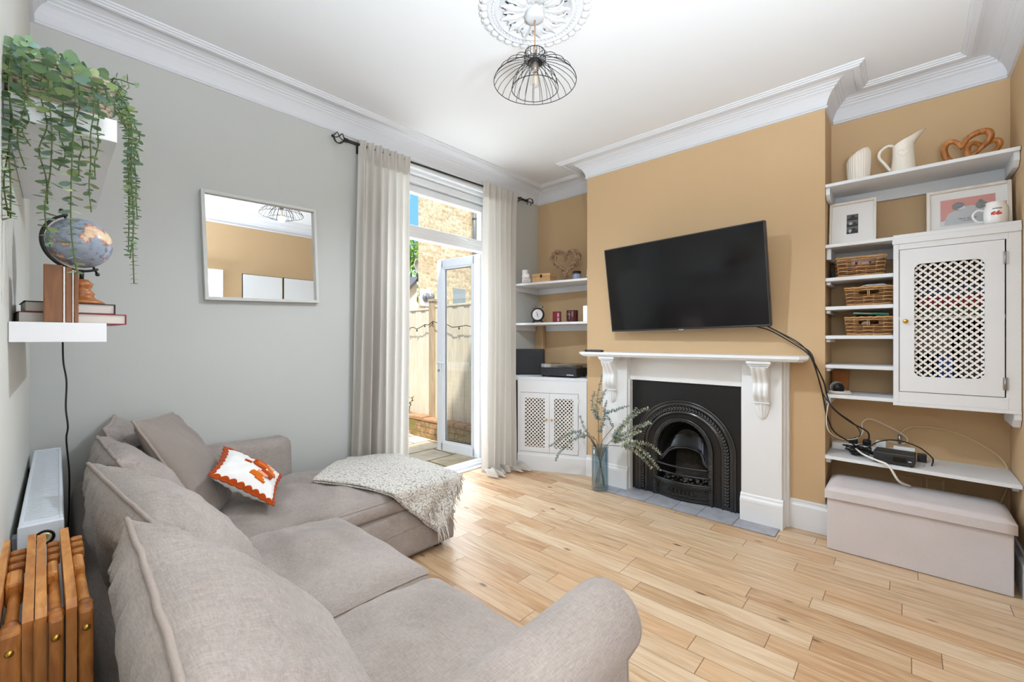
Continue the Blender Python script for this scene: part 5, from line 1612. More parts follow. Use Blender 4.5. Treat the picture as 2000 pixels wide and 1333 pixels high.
cable('aerial_cable', 'cream aerial cable arching along the alcove wall to the right corner', [(3.92, 0.03, 0.64), (3.93, 0.025, 0.71), (3.955, -0.03, 0.755), (3.965, -0.12, 0.765), (3.965, -0.24, 0.745), (3.965, -0.34, 0.695), (3.96, -0.42, 0.63), (3.95, -0.452, 0.575), (3.96, -0.45, 0.54), (3.965, -0.455, 0.44), (3.965, -0.43, 0.34), (3.965, -0.42, 0.24)], 0.005, mat('cream_cable', '#d8c39a', rough=0.5))
b = MB(); b.cyl((0, 0, 0), (0.003, 0.0, -0.06), 0.009, 12); tag(b.build('cable_connector', M_STEEL), 'metal aerial connector hanging above the extension socket', 'connector', loc=(3.92, 0.03, 0.70))
cable('white_mains_lead', 'thick white mains lead crossing the low shelf edge down behind the bench', [(3.75, 0.25, 0.600), (3.68, 0.21, 0.585), (3.60, 0.14, 0.575), (3.56, 0.08, 0.56), (3.57, 0.03, 0.47), (3.70, -0.02, 0.42), (3.85, 0.02, 0.40), (3.96, 0.02, 0.38)], 0.0065, mat('white_cable'  , '#ece6dc'))

# ================================================================== SMALL THINGS, LEFT ALCOVE
Z1, Z2 = 1.9625, 1.5285
def lat(name, label, cat, prof, m, loc, seg=28, group=None):
    b = MB(); b.lathe(prof, seg)
    return tag(b.build(name, m), label, cat, group, loc)
t = thing('keepsake_box', 'pale wooden keepsake box with a dark clasp on the upper left-alcove shelf', 'box', (3.70, 2.91, Z1), radians(14))
M_PINE = wood('pale_pine', '#c79a66', '#dcb585', 3, (2, 2, 9), 0.55)
b = MB(); b.box(-0.09, 0.09, -0.105, 0.105, 0.0, 0.062, 0.003); b.build('box_body', M_PINE, t)
b = MB(); b.box(-0.092, 0.092, -0.107, 0.107, 0.0635, 0.095, 0.003); b.build('lid', M_PINE, t)
b = MB(); b.box(-0.098, -0.090, -0.012, 0.008, 0.05, 0.082, 0.002); b.build('clasp', mat('dark_bronze', '#2a1c14', rough=0.4, metal=.6), t)
lat('pillar_candle', 'tall white pillar candle standing behind the elephant ornament', 'candle', [(0, 0), (.034, 0), (.034, .148), (.031, .152), (0, .148)], mat('white_wax', '#e9e4de', rough=0.5), (3.60, 3.10, Z1))
t = thing('elephant_ornament', 'small white elephant on a lettered pink block on the upper left-alcove shelf', 'ornament', (3.575, 3.055, Z1), radians(15))
b = MB(); b.box(-0.028, 0.028, -0.055, 0.055, 0.0, 0.012, 0.002); b.build('base', mat('grey_base', '#a9aaac', rough=0.6), t)
b = MB(); b.box(-0.022, 0.022, -0.05, 0.05, 0.012, 0.047, 0.003); blk = b.build('block', mat('pale_pink_wood', '#e3cfc8', rough=0.6), t)
text_mesh('lettering', 'Baby girl', 0.022, mat('grey_ink', '#8a8684', rough=0.7), blk, (-0.0225, 0, 0.030), (radians(90), 0, radians(-90)), 0.0003)
b = MB()
b.sphere((0, -0.005, 0.083), 0.026, 16, 12, sc=(.7, 1.1, .9)); b.sphere((0, 0.024, 0.090), 0.018, 14, 10, sc=(.7, 1, 1.0))
b.sphere((-0.012, 0.014, 0.088), 0.014, 12, 8, sc=(.3, 1, 1.2))
for y in (-0.025, -0.008, 0.008, 0.02): b.cyl((-.006 if y in (-.008, .02) else .006, y, 0.047), (0, y, 0.080), 0.007, 8)
b.tube(spline([(0, 0.036, 0.090), (0, 0.048, 0.078), (0, 0.055, 0.072), (0, 0.062, 0.08)], 4), [0.007] * 4 + [0.006] * 4 + [.005] * 5, 8)
b.build('elephant', mat('white_resin', '#f0ede8', rough=0.5), t)
# driftwood heart
t = thing('driftwood_heart', 'heart wreath of driftwood sticks on a small stand on the upper left-alcove shelf', 'ornament', (3.80, 2.70, Z1), radians(15))
M_DRIFT = wood('driftwood', '#86664c', '#c4a283', 9, (3, 3, 3), 0.85)
rnd = random.Random(21)
b = MB()
def hpnt(q, s):
    return Vector((0, -s * 16 * sin(q) ** 3 / 16, s * 0.95 * (13 * cos(q) - 5 * cos(2 * q) - 2 * cos(3 * q) - cos(4 * q)) / 16))
for k in range(120):
    q = 2 * pi * k / 120 + rnd.uniform(-.05, .05)
    s = rnd.choice((0.112, 0.135, 0.158, 0.145)) + rnd.uniform(-.006, .006)
    p = hpnt(q, s); d = (hpnt(q + .02, s) - hpnt(q - .02, s))
    if d.length < 1e-6: continue
    d.normalize()
    d = (d + Vector((rnd.uniform(-.25, .25), rnd.uniform(-.3, .3), rnd.uniform(-.3, .3)))).normalized()
    p = p + Vector((rnd.uniform(-.018, .018), 0, 0.232)); L_ = rnd.uniform(.022, .042)
    b.tube([p - d * L_, p + Vector((rnd.uniform(-.002, .002),) * 3), p + d * L_], [0.0075, 0.0105, 0.0075], 6)
b.build('sticks', M_DRIFT, t)
b = MB(); b.tube([(0, 0, 0.012), (0, 0, 0.09)], [0.014, 0.011], 10); b.build('stem', M_DRIFT, t)
b = MB(); b.prism(blob(0, 0, 0.045, 0.075, 20, .03, 3), 0.0, 0.012); b.build('stand_base', M_PINE, t)
t = thing('candle_jar', 'grey glass candle jar with label right of the driftwood heart', 'candle', (3.80, 2.555, Z1))
b = MB(); b.lathe([(0, 0), (.040, 0), (.043, .004), (.043, .088), (.040, .088), (.040, .06), (0, .058)], 32); b.build('glass', mat('smoky_grey_glass', '#5d6270', rough=0.1, coat=.5), t)
b = MB(); b.lathe([(0.0435, .084), (.045, .086), (.045, .098), (.042, .102), (0, .100)], 32); b.build('lid', mat('dark_bronze'  , '#2a1c14'), t)
b = MB(); b.lathe([(0.0434, .02), (0.0436, .021), (0.0436, .068), (0.0434, .069)], 32); b.build('label', mat('pale_blue_label', '#99a3b8', rough=0.5), t)
t = thing('tealight_holder', 'small white bottle with wooden foot at the right end of the upper left-alcove shelf', 'ornament', (3.80, 2.41, Z1))
b = MB(); b.lathe([(0, 0), (.018, 0), (.020, .03), (0.02, .035), (0, .035)], 20); b.build('foot', M_PINE, t)
b = MB(); b.lathe([(0, .035), (.024, .036), (.025, .044), (.020, .05), (.018, .11), (.014, .115), (0, .115)], 20); b.build('bottle', M_CERW, t)
# lower shelf
t = thing('alarm_clock', 'round black twin-bell table clock with a plain pale face on the lower left-alcove shelf', 'clock', (3.665, 2.975, Z2), radians(22))
CM_ = Matrix.Rotation(radians(-90), 4, 'Y')
b = MB(); b.lathe([(0, -0.03), (.060, -.03), (.072, -.024), (.075, 0), (.074, .014), (.068, .020), (.060, .018), (.058, .012)], 48, M=Matrix.Translation((0, 0, 0.092)) @ CM_); b.build('case', M_BLACKP, t)
b = MB(); b.lathe([(0, .0125), (.059, .0125)], 48, M=Matrix.Translation((0, 0, 0.092)) @ CM_); b.build('clock_face', mat('pale_clock_face', '#e4dcdc', rough=0.5), t)
for s in (-1, 1):
    b = MB(); b.lathe([(0, .026), (.014, .023), (.024, .012), (.026, .0), (0, .001)], 28, M=Matrix.Translation((0, s * 0.036, 0.172)) @ Matrix.Rotation(s * radians(-24), 4, 'X')); b.build('bell', M_STEEL, t)
    b = MB(); b.tube([(0, s * 0.030, 0.155), (0, s * 0.036, 0.173)], 0.004, 8); b.build('bell_post', M_STEEL, t)
    b = MB(); b.tube([(0, s * 0.035, 0.03), (-.004, s * 0.055, 0.006)], [0.009, 0.008], 8); b.sphere((-.004, s * .057, .009), .009, 10, 8); b.build('foot', M_BLACKP, t)
b = MB(); b.tube(spline([(0, -0.05, 0.178), (0, -0.035, 0.212), (0, 0, 0.224), (0, 0.035, 0.212), (0, 0.05, 0.178)], 5), .003, 6); b.build('carry_handle', M_STEEL, t)
b = MB(); b.tube([(-0.0145, 0, 0.092), (-0.0145, 0.012, 0.118)], .0022, 6); b.tube([(-0.0145, 0, 0.092), (-0.0145, -0.006, 0.068)], .0028, 6); b.sphere((-.0145, 0, .092), .005, 10, 8); b.build('hands', mat('grey_clock_hands', '#55585c', rough=.5), t)
box_thing('wooden_block', 'small wooden block standing right of the black clock', 'block', 3.77, 3.80, 2.765, 2.81, Z2, Z2 + .085, M_PINE)
t = thing('perfume_box', 'tall dark red gift box with gold trim between the clock and the red candle', 'box', (3.72, 2.755, Z2), radians(18))
b = MB(); b.box(-.028, .028, -.040, .040, 0, .118, .002); b.build('carton', mat('dark_red_card', '#7c1c28', rough=0.35), t)
b = MB(); b.box(-.0295, -.0275, -.034, -.012, .012, .05, .001); b.box(-.0295, -.0275, -.034, -.012, .06, .10, .001); b.build('printed_band', mat('rose_print', '#c8909a', rough=.4), t)
t = thing('red_candle', 'large dark red glass candle on the lower left-alcove shelf', 'candle', (3.76, 2.585, Z2))
b = MB(); b.lathe([(0, 0), (.056, 0), (.060, .006), (.063, .122), (.060, .126), (.057, .122), (.056, .08), (0, .078)], 36); b.build('glass', mat('dark_red_glass', '#4a0a14', rough=0.08, coat=.6), t)
b = MB(); b.tube([(-.0625, -.006, .09), (-.0615, .012, .09)], .0022, 5); b.box(-.0635, -.0615, -.022, .02, .078, .081); b.build('label', mat('silver_print', '#b9a0a0', rough=.4), t)
box_thing('white_box', 'white carton at the right end of the lower left-alcove shelf', 'box', 3.74, 3.79, 2.36, 2.44, Z2, Z2 + .165, M_CERW, bev=.002)

# record player and black folder on the worktop
ZT2 = 0.9575
t = thing('record_player', 'black fabric fronted record player with clear lid on the low left cupboard', 'record player', (3.72, 2.66, ZT2), radians(10))
M_SPK = fabric('speckled_speaker_cloth', '#1c1d20', '#4a4c50', 900, 0.4, varscale=300)
b = MB(); b.box(-0.145, 0.145, -0.205, 0.205, 0.012, 0.095, 0.006); rp_ = b.build('body', mat('black_vinyl', '#161617', rough=.5), t)
b = MB(); b.box(-0.1475, -0.144, -0.20, 0.20, 0.016, 0.091, 0.002); sg = b.build('speaker_grille', M_SPK, t)
text_mesh('lettering', 'VICTROLA', 0.016, mat('logo_white'  , '#e8e8e8'), sg, (-0.148, -0.135, 0.028), (radians(90), 0, radians(-90)), 0.0004, weight=.0004)
b = MB(); b.cyl((-.01, .03, .095), (-.01, .03, .101), .125, 40); b.build('platter', M_BLACKP, t)
b = MB(); b.tube([(.09, -.15, .112), (-.03, -.13, .112), (-.07, -.09, .108)], .005, 8); b.cyl((.09, -.15, .095), (.09, -.15, .118), .016, 14); b.build('tonearm', M_STEEL, t)
b = MB()
for x0, x1, y0, y1, z0, z1 in ((-.14, .14, -.20, .20, .134, .137), (-.14, -.137, -.20, .20, .098, .134), (.137, .14, -.20, .20, .098, .134), (-.137, .137, -.20, -.197, .098, .134), (-.137, .137, .197, .20, .098, .134)):
    b.box(x0, x1, y0, y1, z0, z1)
b.build('dust_cover', glass('clear_acrylic', (.86, .86, .86, 1), .10), t)
for sx in (-.12, .12):
    for sy in (-.18, .18):
        b = MB(); b.cyl((sx, sy, 0), (sx, sy, 0.013), 0.016, 12); b.build('foot', M_BLACKM, t)
t = thing('record_case', 'upright black case leaning beside the record player by the curtain', 'case', (3.66, 3.085, ZT2), radians(40))
b = MB(); b.box(-0.03, 0.03, -0.165, 0.165, 0.0, 0.285, 0.012); b.build('case_body', mat('black_leatherette', '#121318', rough=.6, bump=.3, bscale=300), t)
b = MB(); b.box(-0.034, -0.029, -0.02, 0.02, 0.20, 0.225, 0.002); b.build('latch', M_BLACKM, t)

# ================================================================== SOFA
M_SOFA = fabric('sofa_linen', '#8a7f78', '#afa49d', 330, 0.8, wr=0.28, wscale=5)
M_SOFA2 = fabric('sofa_linen_piping', '#9a8b83', '#aa9c93', 600, 0.3)

def fold(u, v, seed, f=7.0):
    return N(Vector((u * f, v * 1.3, seed))) + 0.5 * N(Vector((u * f * 2.1, v * 2.7, seed + 5)))

def pillow(parent, name, w, h, t, M, seed, m=M_SOFA, pipe=True, pinch=0.07, n=72, wr=1.0, slump=0.22, piping_m=None, p=0.42, pname='piping'):
    """stuffed cushion in its local x (width) / z (height) plane, y = thickness. M places it in parent space."""
    def edge(u, v):
        x = w / 2 * u * (1 - pinch * (1 - v * v)) ; z = h / 2 * v * (1 - pinch * (1 - u * u))
        return x, z
    def surf(u, v, s):
        x, z = edge(u, v)
        base = max(0, (1 - u * u)) ** p * max(0, (1 - v * v)) ** p
        T = t / 2 * base * (1 - slump * v)
        du, dv_ = 1 - abs(u), 1 - abs(v)
        f = 0
        f += (fold(u * w * 3.4, v, seed + s) * math.exp(-dv_ / 0.40)) * 0.026
        f += (fold(v * h * 3.0, u, seed + 9 + s) * math.exp(-du / 0.35)) * 0.020
        f += 0.008 * N(Vector((u * 3, v * 3, seed + 3 * s)))
        edgef = min(1, min(du, dv_) / 0.12)
        T += f * wr * edgef
        off = 0.012 * N(Vector((u * 2.5, v * 2.5, seed + 40))) * (1 if wr else 0)
        return M @ Vector((x, s * T + off * edgef, z))
    b = MB()
    def mp(k):            # denser near the edges
        q = 2 * k - 1
        return sin(q * pi / 2) * 0.55 + q * 0.45
    b.grid(lambda a, c: surf(mp(a), mp(c), -1), n, n)
    b.grid(lambda a, c: surf(mp(a), mp(c), 1), n, n)
    o = b.build(name, m, parent, weld=True)
    if pipe:
        P = []
        k = 26
        for i in range(k): P.append((-1 + 2 * i / k, 1))
        for i in range(k): P.append((1, 1 - 2 * i / k))
        for i in range(k): P.append((1 - 2 * i / k, -1))
        for i in range(k): P.append((-1, -1 + 2 * i / k))
        pts = []
        for i, (u, v) in enumerate(P):
            x, z = edge(u, v)
            pts.append(M @ Vector((x, 0.004 * N(Vector((i * .35, seed, 0))), z)))
        b = MB(); b.tube(pts, 0.0062, 7, closed=True); b.build(pname, piping_m or M_SOFA2, o)
    return o

def soft_box(parent, name, x0, x1, y0, y1, z0, z1, r, crown, seed, m=M_SOFA, n=34, wr=0.006, sag=None, pipe=True, frontdrop=0.0):
    cx, cy, cz = (x0 + x1) / 2, (y0 + y1) / 2, (z0 + z1) / 2
    hx, hy, hz = (x1 - x0) / 2, (y1 - y0) / 2, (z1 - z0) / 2
    bb = bmesh.new()
    bmesh.ops.create_cube(bb, size=2)
    bmesh.ops.subdivide_edges(bb, edges=list(bb.edges), cuts=n, use_grid_fill=True)
    def disp(px, py, pz):
        """px,py,pz in [-1,1]"""
        X, Y, Z = px * hx, py * hy, pz * hz
        ix, iy, iz = max(-hx + r, min(hx - r, X)), max(-hy + r, min(hy - r, Y)), max(-hz + r, min(hz - r, Z))
        d = Vector((X - ix, Y - iy, Z - iz))
        if d.length > 1e-9: d = d.normalized() * r
        q = Vector((ix, iy, iz)) + d
        cr = crown * (1 - px * px) ** 0.8 * (1 - py * py) ** 0.6
        if pz > 0: q.z += cr * pz - frontdrop * max(0, px - .5) ** 2
        nz_ = N(Vector((X * 5 + seed, Y * 5, seed))) + 0.6 * N(Vector((X * 13, Y * 9 + seed, 3)))
        if pz > 0.2: q.z += wr * nz_ * (1 - abs(px) ** 6) * (1 - abs(py) ** 6) * 1.4
        bul = 0.012 * (1 - pz * pz)
        q.x += bul * px * (1 - py * py); q.y += bul * py * (1 - px * px)
        return q
    for v in bb.verts:
        v.co = disp(*v.co)
    b = MB(); b.bm(bb, 0, True)
    o = b.build(name, m, parent); o.location = (cx, cy, cz)
    if pipe:
        P = []; k = 30
        for i in range(k): P.append((-1 + 2 * i / k, 1))
        for i in range(k): P.append((1, 1 - 2 * i / k))
        for i in range(k): P.append((1 - 2 * i / k, -1))
        for i in range(k): P.append((-1, -1 + 2 * i / k))
        pts = []
        for (u, v) in P:
            q = disp(u, v, 0.90); pts.append(q + Vector((u * .001, v * .001, 0.001)))
        b = MB(); b.tube(pts, 0.0042, 6, closed=True); b.build('piping', M_SOFA2, o)
    return o

sofa = thing('corner_sofa', 'taupe linen corner sofa with chaise along the grey wall', 'sofa', (0.6, 1.8, 0))
def so(p): return Vector((p[0] - 0.6, p[1] - 1.8, p[2]))
# bases
soft_box(sofa, 'seat_base', 0.14 - .6, 1.03 - .6, 0.62 - 1.8, 2.22 - 1.8, 0.03, 0.30, 0.02, 0, 1, wr=0.0, pipe=False, n=12)
soft_box(sofa, 'chaise_base', 0.14 - .6, 1.845 - .6, 2.205 - 1.8, 3.03 - 1.8, 0.03, 0.325, 0.02, 0, 2, wr=0.0, pipe=False, n=12)
b = MB()
for z in (0.205,): b.tube([so(p) for p in ((0.2, 2.197, z), (1.835, 2.197, z), (1.853, 2.21, z), (1.853, 3.02, z))], 0.003, 6)
b.build('skirt_seam', M_SOFA2, sofa)
for (x, y) in ((1.75, 2.28), (1.75, 2.95), (0.22, 0.70), (0.95, 0.70), (0.22, 2.95)):
    b = MB(); b.box(x - .63, x - .57, y - 1.83, y - 1.77, 0, 0.035, 0.004); b.build('foot', MATS['inside_shade_and_feet_brown'], sofa)
# back frames
soft_box(sofa, 'back_frame', 0.095 - .6, 0.25 - .6, 0.60 - 1.8, 3.2 - 1.8, 0.05, 0.62, 0.05, 0.0, 3, wr=0.0, pipe=False, n=16)
# far arm against the wall
soft_box(sofa, 'far_arm', 0.16 - .6, 1.135 - .6, 3.035 - 1.8, 3.20 - 1.8, 0.03, 0.695, 0.055, 0.0, 4, wr=0.003, pipe=False, n=20)
# near rolled arm
def arm_profile():
    pts = []
    yc, zc, r = 0.642, 0.548, 0.108
    for k in range(29):
        a = radians(-28 + (238) * k / 28)
        pts.append((yc + r * cos(a) * 1.0, zc + r * sin(a)))
    # from inner side (y larger) over the crest to the outer side, then down
    pts = pts[::-1]
    return [(0.735, 0.03)] + [(0.735, 0.40)] + pts[::-1] + [(0.585, 0.42), (0.582, 0.25), (0.585, 0.03)]
prof_a = arm_profile()
# resample/resort: start bottom inner, up inner, round crest, down outer
prof_a = [(0.742, 0.03), (0.742, 0.2), (0.742, 0.38), (0.742, 0.46)] + [(0.640 + 0.104 * cos(radians(a)), 0.546 + 0.104 * sin(radians(a))) for a in range(-8, 216, 9)] + [(0.578, 0.44), (0.576, 0.36), (0.576, 0.2), (0.578, 0.03)]
yc = sum(p[0] for p in prof_a) / len(prof_a); zc = 0.42
b = MB(); rings = []
NX = 40
xs = [0.13 + (1.085 - 0.13) * k / NX for k in range(NX + 1)] + [1.100, 1.113, 1.123, 1.129, 1.131]
sc = [1.0] * (NX + 1) + [0.992, 0.968, 0.93, 0.88, 0.80]
vs = []
for x, s_ in zip(xs, sc):
    for (y, z) in prof_a:
        yy = yc + (y - yc) * s_; zz = zc + (z - zc) * s_ if z > 0.1 else z
        nz_ = 0.004 * N(Vector((x * 6, y * 10, z * 6))) + 0.0025 * N(Vector((x * 16, y * 8, z * 8)))
        vs.append(so((x, yy + nz_ * (0.5 if y < yc else -0.5), zz + nz_)))
m_ = len(prof_a); fs = []
for i in range(len(xs) - 1):
    for j in range(m_):
        j2 = (j + 1) % m_
        fs.append((i * m_ + j, i * m_ + j2, (i + 1) * m_ + j2, (i + 1) * m_ + j))
b.add(vs, fs, 0, True)
b.add(vs[-m_:], [tuple(range(m_))], 0, True); b.add(vs[:m_], [tuple(range(m_))], 0, False)
ao = b.build('near_arm', M_SOFA, sofa)
b = MB(); b.tube([so((1.116, yc + (y - yc) * 0.962, zc + (z - zc) * .962 if z > .1 else z)) for y, z in prof_a], 0.004, 7); b.build('piping', M_SOFA2, ao)
# seat cushions
soft_box(sofa, 'seat_cushion', 0.26 - .6, 1.035 - .6, 0.752 - 1.8, 1.345 - 1.8, 0.29, 0.448, 0.045, 0.062, 5, wr=0.017, frontdrop=.04)
soft_box(sofa, 'seat_cushion', 0.26 - .6, 1.03 - .6, 1.360 - 1.8, 2.120 - 1.8, 0.29, 0.462, 0.045, 0.068, 6, wr=0.021, frontdrop=.04)
soft_box(sofa, 'chaise_cushion', 0.26 - .6, 1.848 - .6, 2.200 - 1.8, 3.035 - 1.8, 0.318, 0.418, 0.030, 0.078, 7, wr=0.027, n=60)

def frame_M(c, xdir, up):
    """matrix whose x axis is xdir and z axis is up (orthogonalised)"""
    X = Vector(xdir).normalized(); Z = Vector(up); Z = (Z - X * Z.dot(X)).normalized(); Y = Z.cross(X)
    Mx = Matrix((X, Y, Z)).transposed().to_4x4(); Mx.translation = so(c)
    return Mx
# back cushions leaning on the frame: centre, along, up
pillow(sofa, 'back_cushion', 0.78, 0.56, 0.32, frame_M((0.270, 0.985, 0.675), (0.03, 1, 0.0), (-0.52, 0, 0.85)), 11, pinch=0.05)
pillow(sofa, 'back_cushion', 0.78, 0.56, 0.32, frame_M((0.285, 1.775, 0.655), (-0.10, 1, 0.02), (-0.50, 0, 0.86)), 23, pinch=0.05)
pillow(sofa, 'back_cushion', 0.62, 0.54, 0.28, frame_M((0.285, 2.43, 0.655), (-0.03, 1, 0.0), (-0.40, 0, 0.9)), 31, pinch=0.05)
pillow(sofa, 'back_cushion', 0.46, 0.54, 0.24, frame_M((0.310, 2.965, 0.675), (0.16, 1, 0.0), (-0.30, 0.04, 0.93)), 47, pinch=0.05)
# care label on the second cushion
# big loose square cushion on the chaise
t = thing('scatter_cushion', 'large plain taupe cushion leaning at the back of the chaise', 'cushion', (0.6, 1.8, 0))
pillow(t, 'cushion_body', 0.56, 0.60, 0.20, frame_M((0.515, 2.775, 0.690), (0.406, 0.91, -0.088), (-0.423, 0.272, 0.864)), 53, m=fabric('taupe_smooth_linen', '#8b7f77', '#9b8f87', 600, 0.3, wr=.08), pinch=0.04, wr=0.35, p=0.45)
# patterned small pillow
M_PW = fabric('white_cotton', '#e9e7e3', '#f4f2ee', 500, 0.25)
M_RUST = fabric('rust_embroidery', '#a83f10', '#b84c16', 700, 0.6)
M_ORNG = fabric('orange_embroidery', '#d8660e', '#e0741c', 700, 0.6)
M_SALM = fabric('salmon_embroidery', '#e8a07a', '#eeb090', 700, 0.6)
t = thing('embroidered_pillow', 'small white pillow with orange embroidery and rust scalloped edge on the chaise', 'pillow', (0.6, 1.8, 0))
PM = frame_M((0.725, 2.540, 0.632), (0.771, -0.237, -0.591), (0.425, 0.883, 0.2))
PW, PH = 0.33, 0.31
pl = pillow(t, 'pillow_body', PW, PH, 0.13, PM, 61, m=M_PW, pipe=False, pinch=0.10, n=36, wr=0.4, slump=0.0, p=0.5)
# pillow frame: local y is the thickness; the side facing the camera
cam_dir = (so((0, 0, 1.345)) - PM.translation)
fs_side = 1 if (PM.to_3x3() @ Vector((0, 1, 0))).dot(cam_dir) > 0 else -1
def on_pillow(u, v, lift=0.003):
    x = PW / 2 * u * (1 - .10 * (1 - v * v)); z = PH / 2 * v * (1 - .10 * (1 - u * u))
    T = 0.065 * (max(0, 1 - u * u) ** .5) * (max(0, 1 - v * v) ** .5)
    return PM @ Vector((x, fs_side * (T + lift), z))
def scallop(side):
    b = MB()
    n_ = 90
    for k in range(n_):
        pass
    vs = []; fs = []
    for k in range(n_ + 1):
        q = -1 + 2 * k / n_
        w_in = 0.985 - 0.005 - 0.055 * abs(sin(q * pi * 4.2)); w_out = 1.015 + 0.055 * abs(sin(q * pi * 4.2))
        for j in range(5):
            e = w_in + (w_out - w_in) * j / 4
            u, v = {'t': (q, e), 'b': (q, -e), 'l': (-e, q), 'r': (e, q)}[side]
            if e > 1:
                uu, vv = max(-1, min(1, u)), max(-1, min(1, v))
                P_ = on_pillow(uu, vv, 0.003)
                x = PW / 2 * (u - uu); z = PH / 2 * (v - vv)
                P_ = P_ + PM.to_3x3() @ Vector((x, 0, z))
            else: P_ = on_pillow(u, v, 0.004)
            vs.append(P_)
    for k in range(n_):
        for j in range(4): fs.append((k * 5 + j, k * 5 + j + 1, (k + 1) * 5 + j + 1, (k + 1) * 5 + j))
    b.add(vs, fs, 0, True)
    o_ = b.build('scalloped_edge', M_RUST, t)
    md = o_.modifiers.new('thick', 'SOLIDIFY'); md.thickness = 0.006; md.offset = 0
for s_ in 'tblr': scallop(s_)
def stitches(name, m, strokes):
    b = MB()
    for (u0, v0, u1, v1, r) in strokes:
        P = [on_pillow(u0 + (u1 - u0) * k / 6, v0 + (v1 - v0) * k / 6, 0.004) for k in range(7)]
        b.tube(P, r, 6)
    b.build(name, m, t)
# horizontal chunky strokes forming an abstract patch
rows = [('r', .55, -.05, .35), ('r', .47, -.10, .42), ('o', .40, .0, .45), ('o', .32, .05, .52), ('o', .24, .02, .5), ('r', .16, -.15, .35), ('r', .08, -.42, -.18), ('r', .08, -.1, .30), ('s', .60, .3, .6), ('s', .5, .45, .66),
        ('o', .20, .55, .75), ('o', .12, .45, .78), ('o', .04, .42, .72), ('r', -.04, .25, .68), ('r', -.12, .22, .62), ('r', -.20, .25, .66), ('s', -.28, .1, .5), ('s', -.36, .12, .42), ('o', -.42, -.05, .3), ('o', -.50, -.10, .32), ('o', -.58, -.12, .40), ('o', -.66, .1, .46)]
for key, nm, m in (('r', 'rust_stitching', M_RUST), ('o', 'orange_stitching', M_ORNG), ('s', 'salmon_stitching', M_SALM)):
    [stitches(nm, m, [(a, v * .9, c, v * .9 - .03, 0.0065)]) for kk, v, a, c in rows if kk == key]

# ---------------- knitted throw over the chaise end
def knit_material():
    m = bpy.data.materials.new('bobbly_knit')
    m.use_nodes = True
    nt = m.node_tree; L = nt.links.new
    b = nt.nodes['Principled BSDF']; b.inputs['Roughness'].default_value = 0.95; b.inputs['Specular IOR Level'].default_value = 0.1
    b.inputs['Sheen Weight'].default_value = 0.3
    tc = nn(nt, 'ShaderNodeTexCoord'); vo = nn(nt, 'ShaderNodeTexVoronoi'); vo.inputs['Scale'].default_value = 85
    L(tc.outputs['Object'], vo.inputs['Vector'])
    cr = nn(nt, 'ShaderNodeValToRGB')
    cr.color_ramp.elements[0].position = 0.45; cr.color_ramp.elements[0].color = rgb('#dcd6cc')
    cr.color_ramp.elements[1].position = 0.95; cr.color_ramp.elements[1].color = rgb('#8a8279')
    L(vo.outputs['Distance'], cr.inputs['Fac']); L(cr.outputs['Color'], b.inputs['Base Color'])
    bp = nn(nt, 'ShaderNodeBump'); bp.invert = True; bp.inputs['Strength'].default_value = 1.0; bp.inputs['Distance'].default_value = 0.006
    L(vo.outputs['Distance'], bp.inputs['Height']); L(bp.outputs['Normal'], b.inputs['Normal'])
    return m
M_KNIT = knit_material()
X1, Y0c = 1.866, 2.182
def chaise_top(x, y):
    px = (x - 1.054) / 0.794; py = (y - 2.6175) / 0.4175
    px = max(-1, min(1, px)); py = max(-1, min(1, py))
    return 0.418 + 0.075 * max(0, 1 - px * px) ** 0.8 * max(0, 1 - py * py) ** 0.6 + 0.018
def drape(x, y, lift=0.0):
    ex = max(0, x - (X1 - 0.03)); ey = max(0, (Y0c + 0.03) - y)
    xx, yy = min(x, X1 - 0.03), max(y, Y0c + 0.03)
    z = chaise_top(xx, yy) + lift
    e = sqrt(ex * ex + ey * ey)
    if e > 0:
        r = 0.03
        a = min(e / r, pi / 2)
        out = r * sin(a); dz = r * (1 - cos(a)); rest = max(0, e - r * pi / 2)
        dx, dy = ex / e, -ey / e
        xx += dx * (out + lift * .6) ; yy += dy * (out + lift * .6)
        z -= dz + rest
        wv = 0.014 * sin((x - y) * 22) * min(1, rest / 0.1)
        xx += dx * (wv + .012); yy += dy * (wv + .012)
    return Vector((xx, yy, max(z, 0.02)))
A_, B_, C_, D_ = Vector((1.06, 2.54)), Vector((1.56, 3.12)), Vector((2.13, 2.70)), Vector((1.70, 1.86))
tb = thing('throw_blanket', 'cream bobbly knitted throw with tassels draped over the chaise end', 'blanket', (1.5, 2.5, 0.45))
def thr(u, v, l):
    q = (A_ * (1 - u) * (1 - v) + D_ * u * (1 - v) + C_ * u * v + B_ * (1 - u) * v)
    bow = 0.05 * sin(u * pi) * (1 - v)            # near fold bows outward
    q = q + Vector((-0.3, -1.0)) * bow * 0.7 - Vector((0, 1)) * 0.0
    w_ = 0.006 * N(Vector((q.x * 7, q.y * 7, l)))
    return drape(q.x, q.y, 0.0 + l * 0.011 + w_ + 0.004 * (1 - v)) - Vector((1.5, 2.5, 0.45))
for l in (2, 1, 0):
    b = MB()
    b.grid(lambda a, c: thr(a * (1 - .03 * (2 - l)), c * (1 if l == 2 else .5) - (0.018 * (2 - l)) * (1 - c) * 0 , l), 90, 90 if l == 2 else 50)
    o = b.build('folded_layer', M_KNIT, tb)
    md = o.modifiers.new('thick', 'SOLIDIFY'); md.thickness = 0.007; md.offset = 1
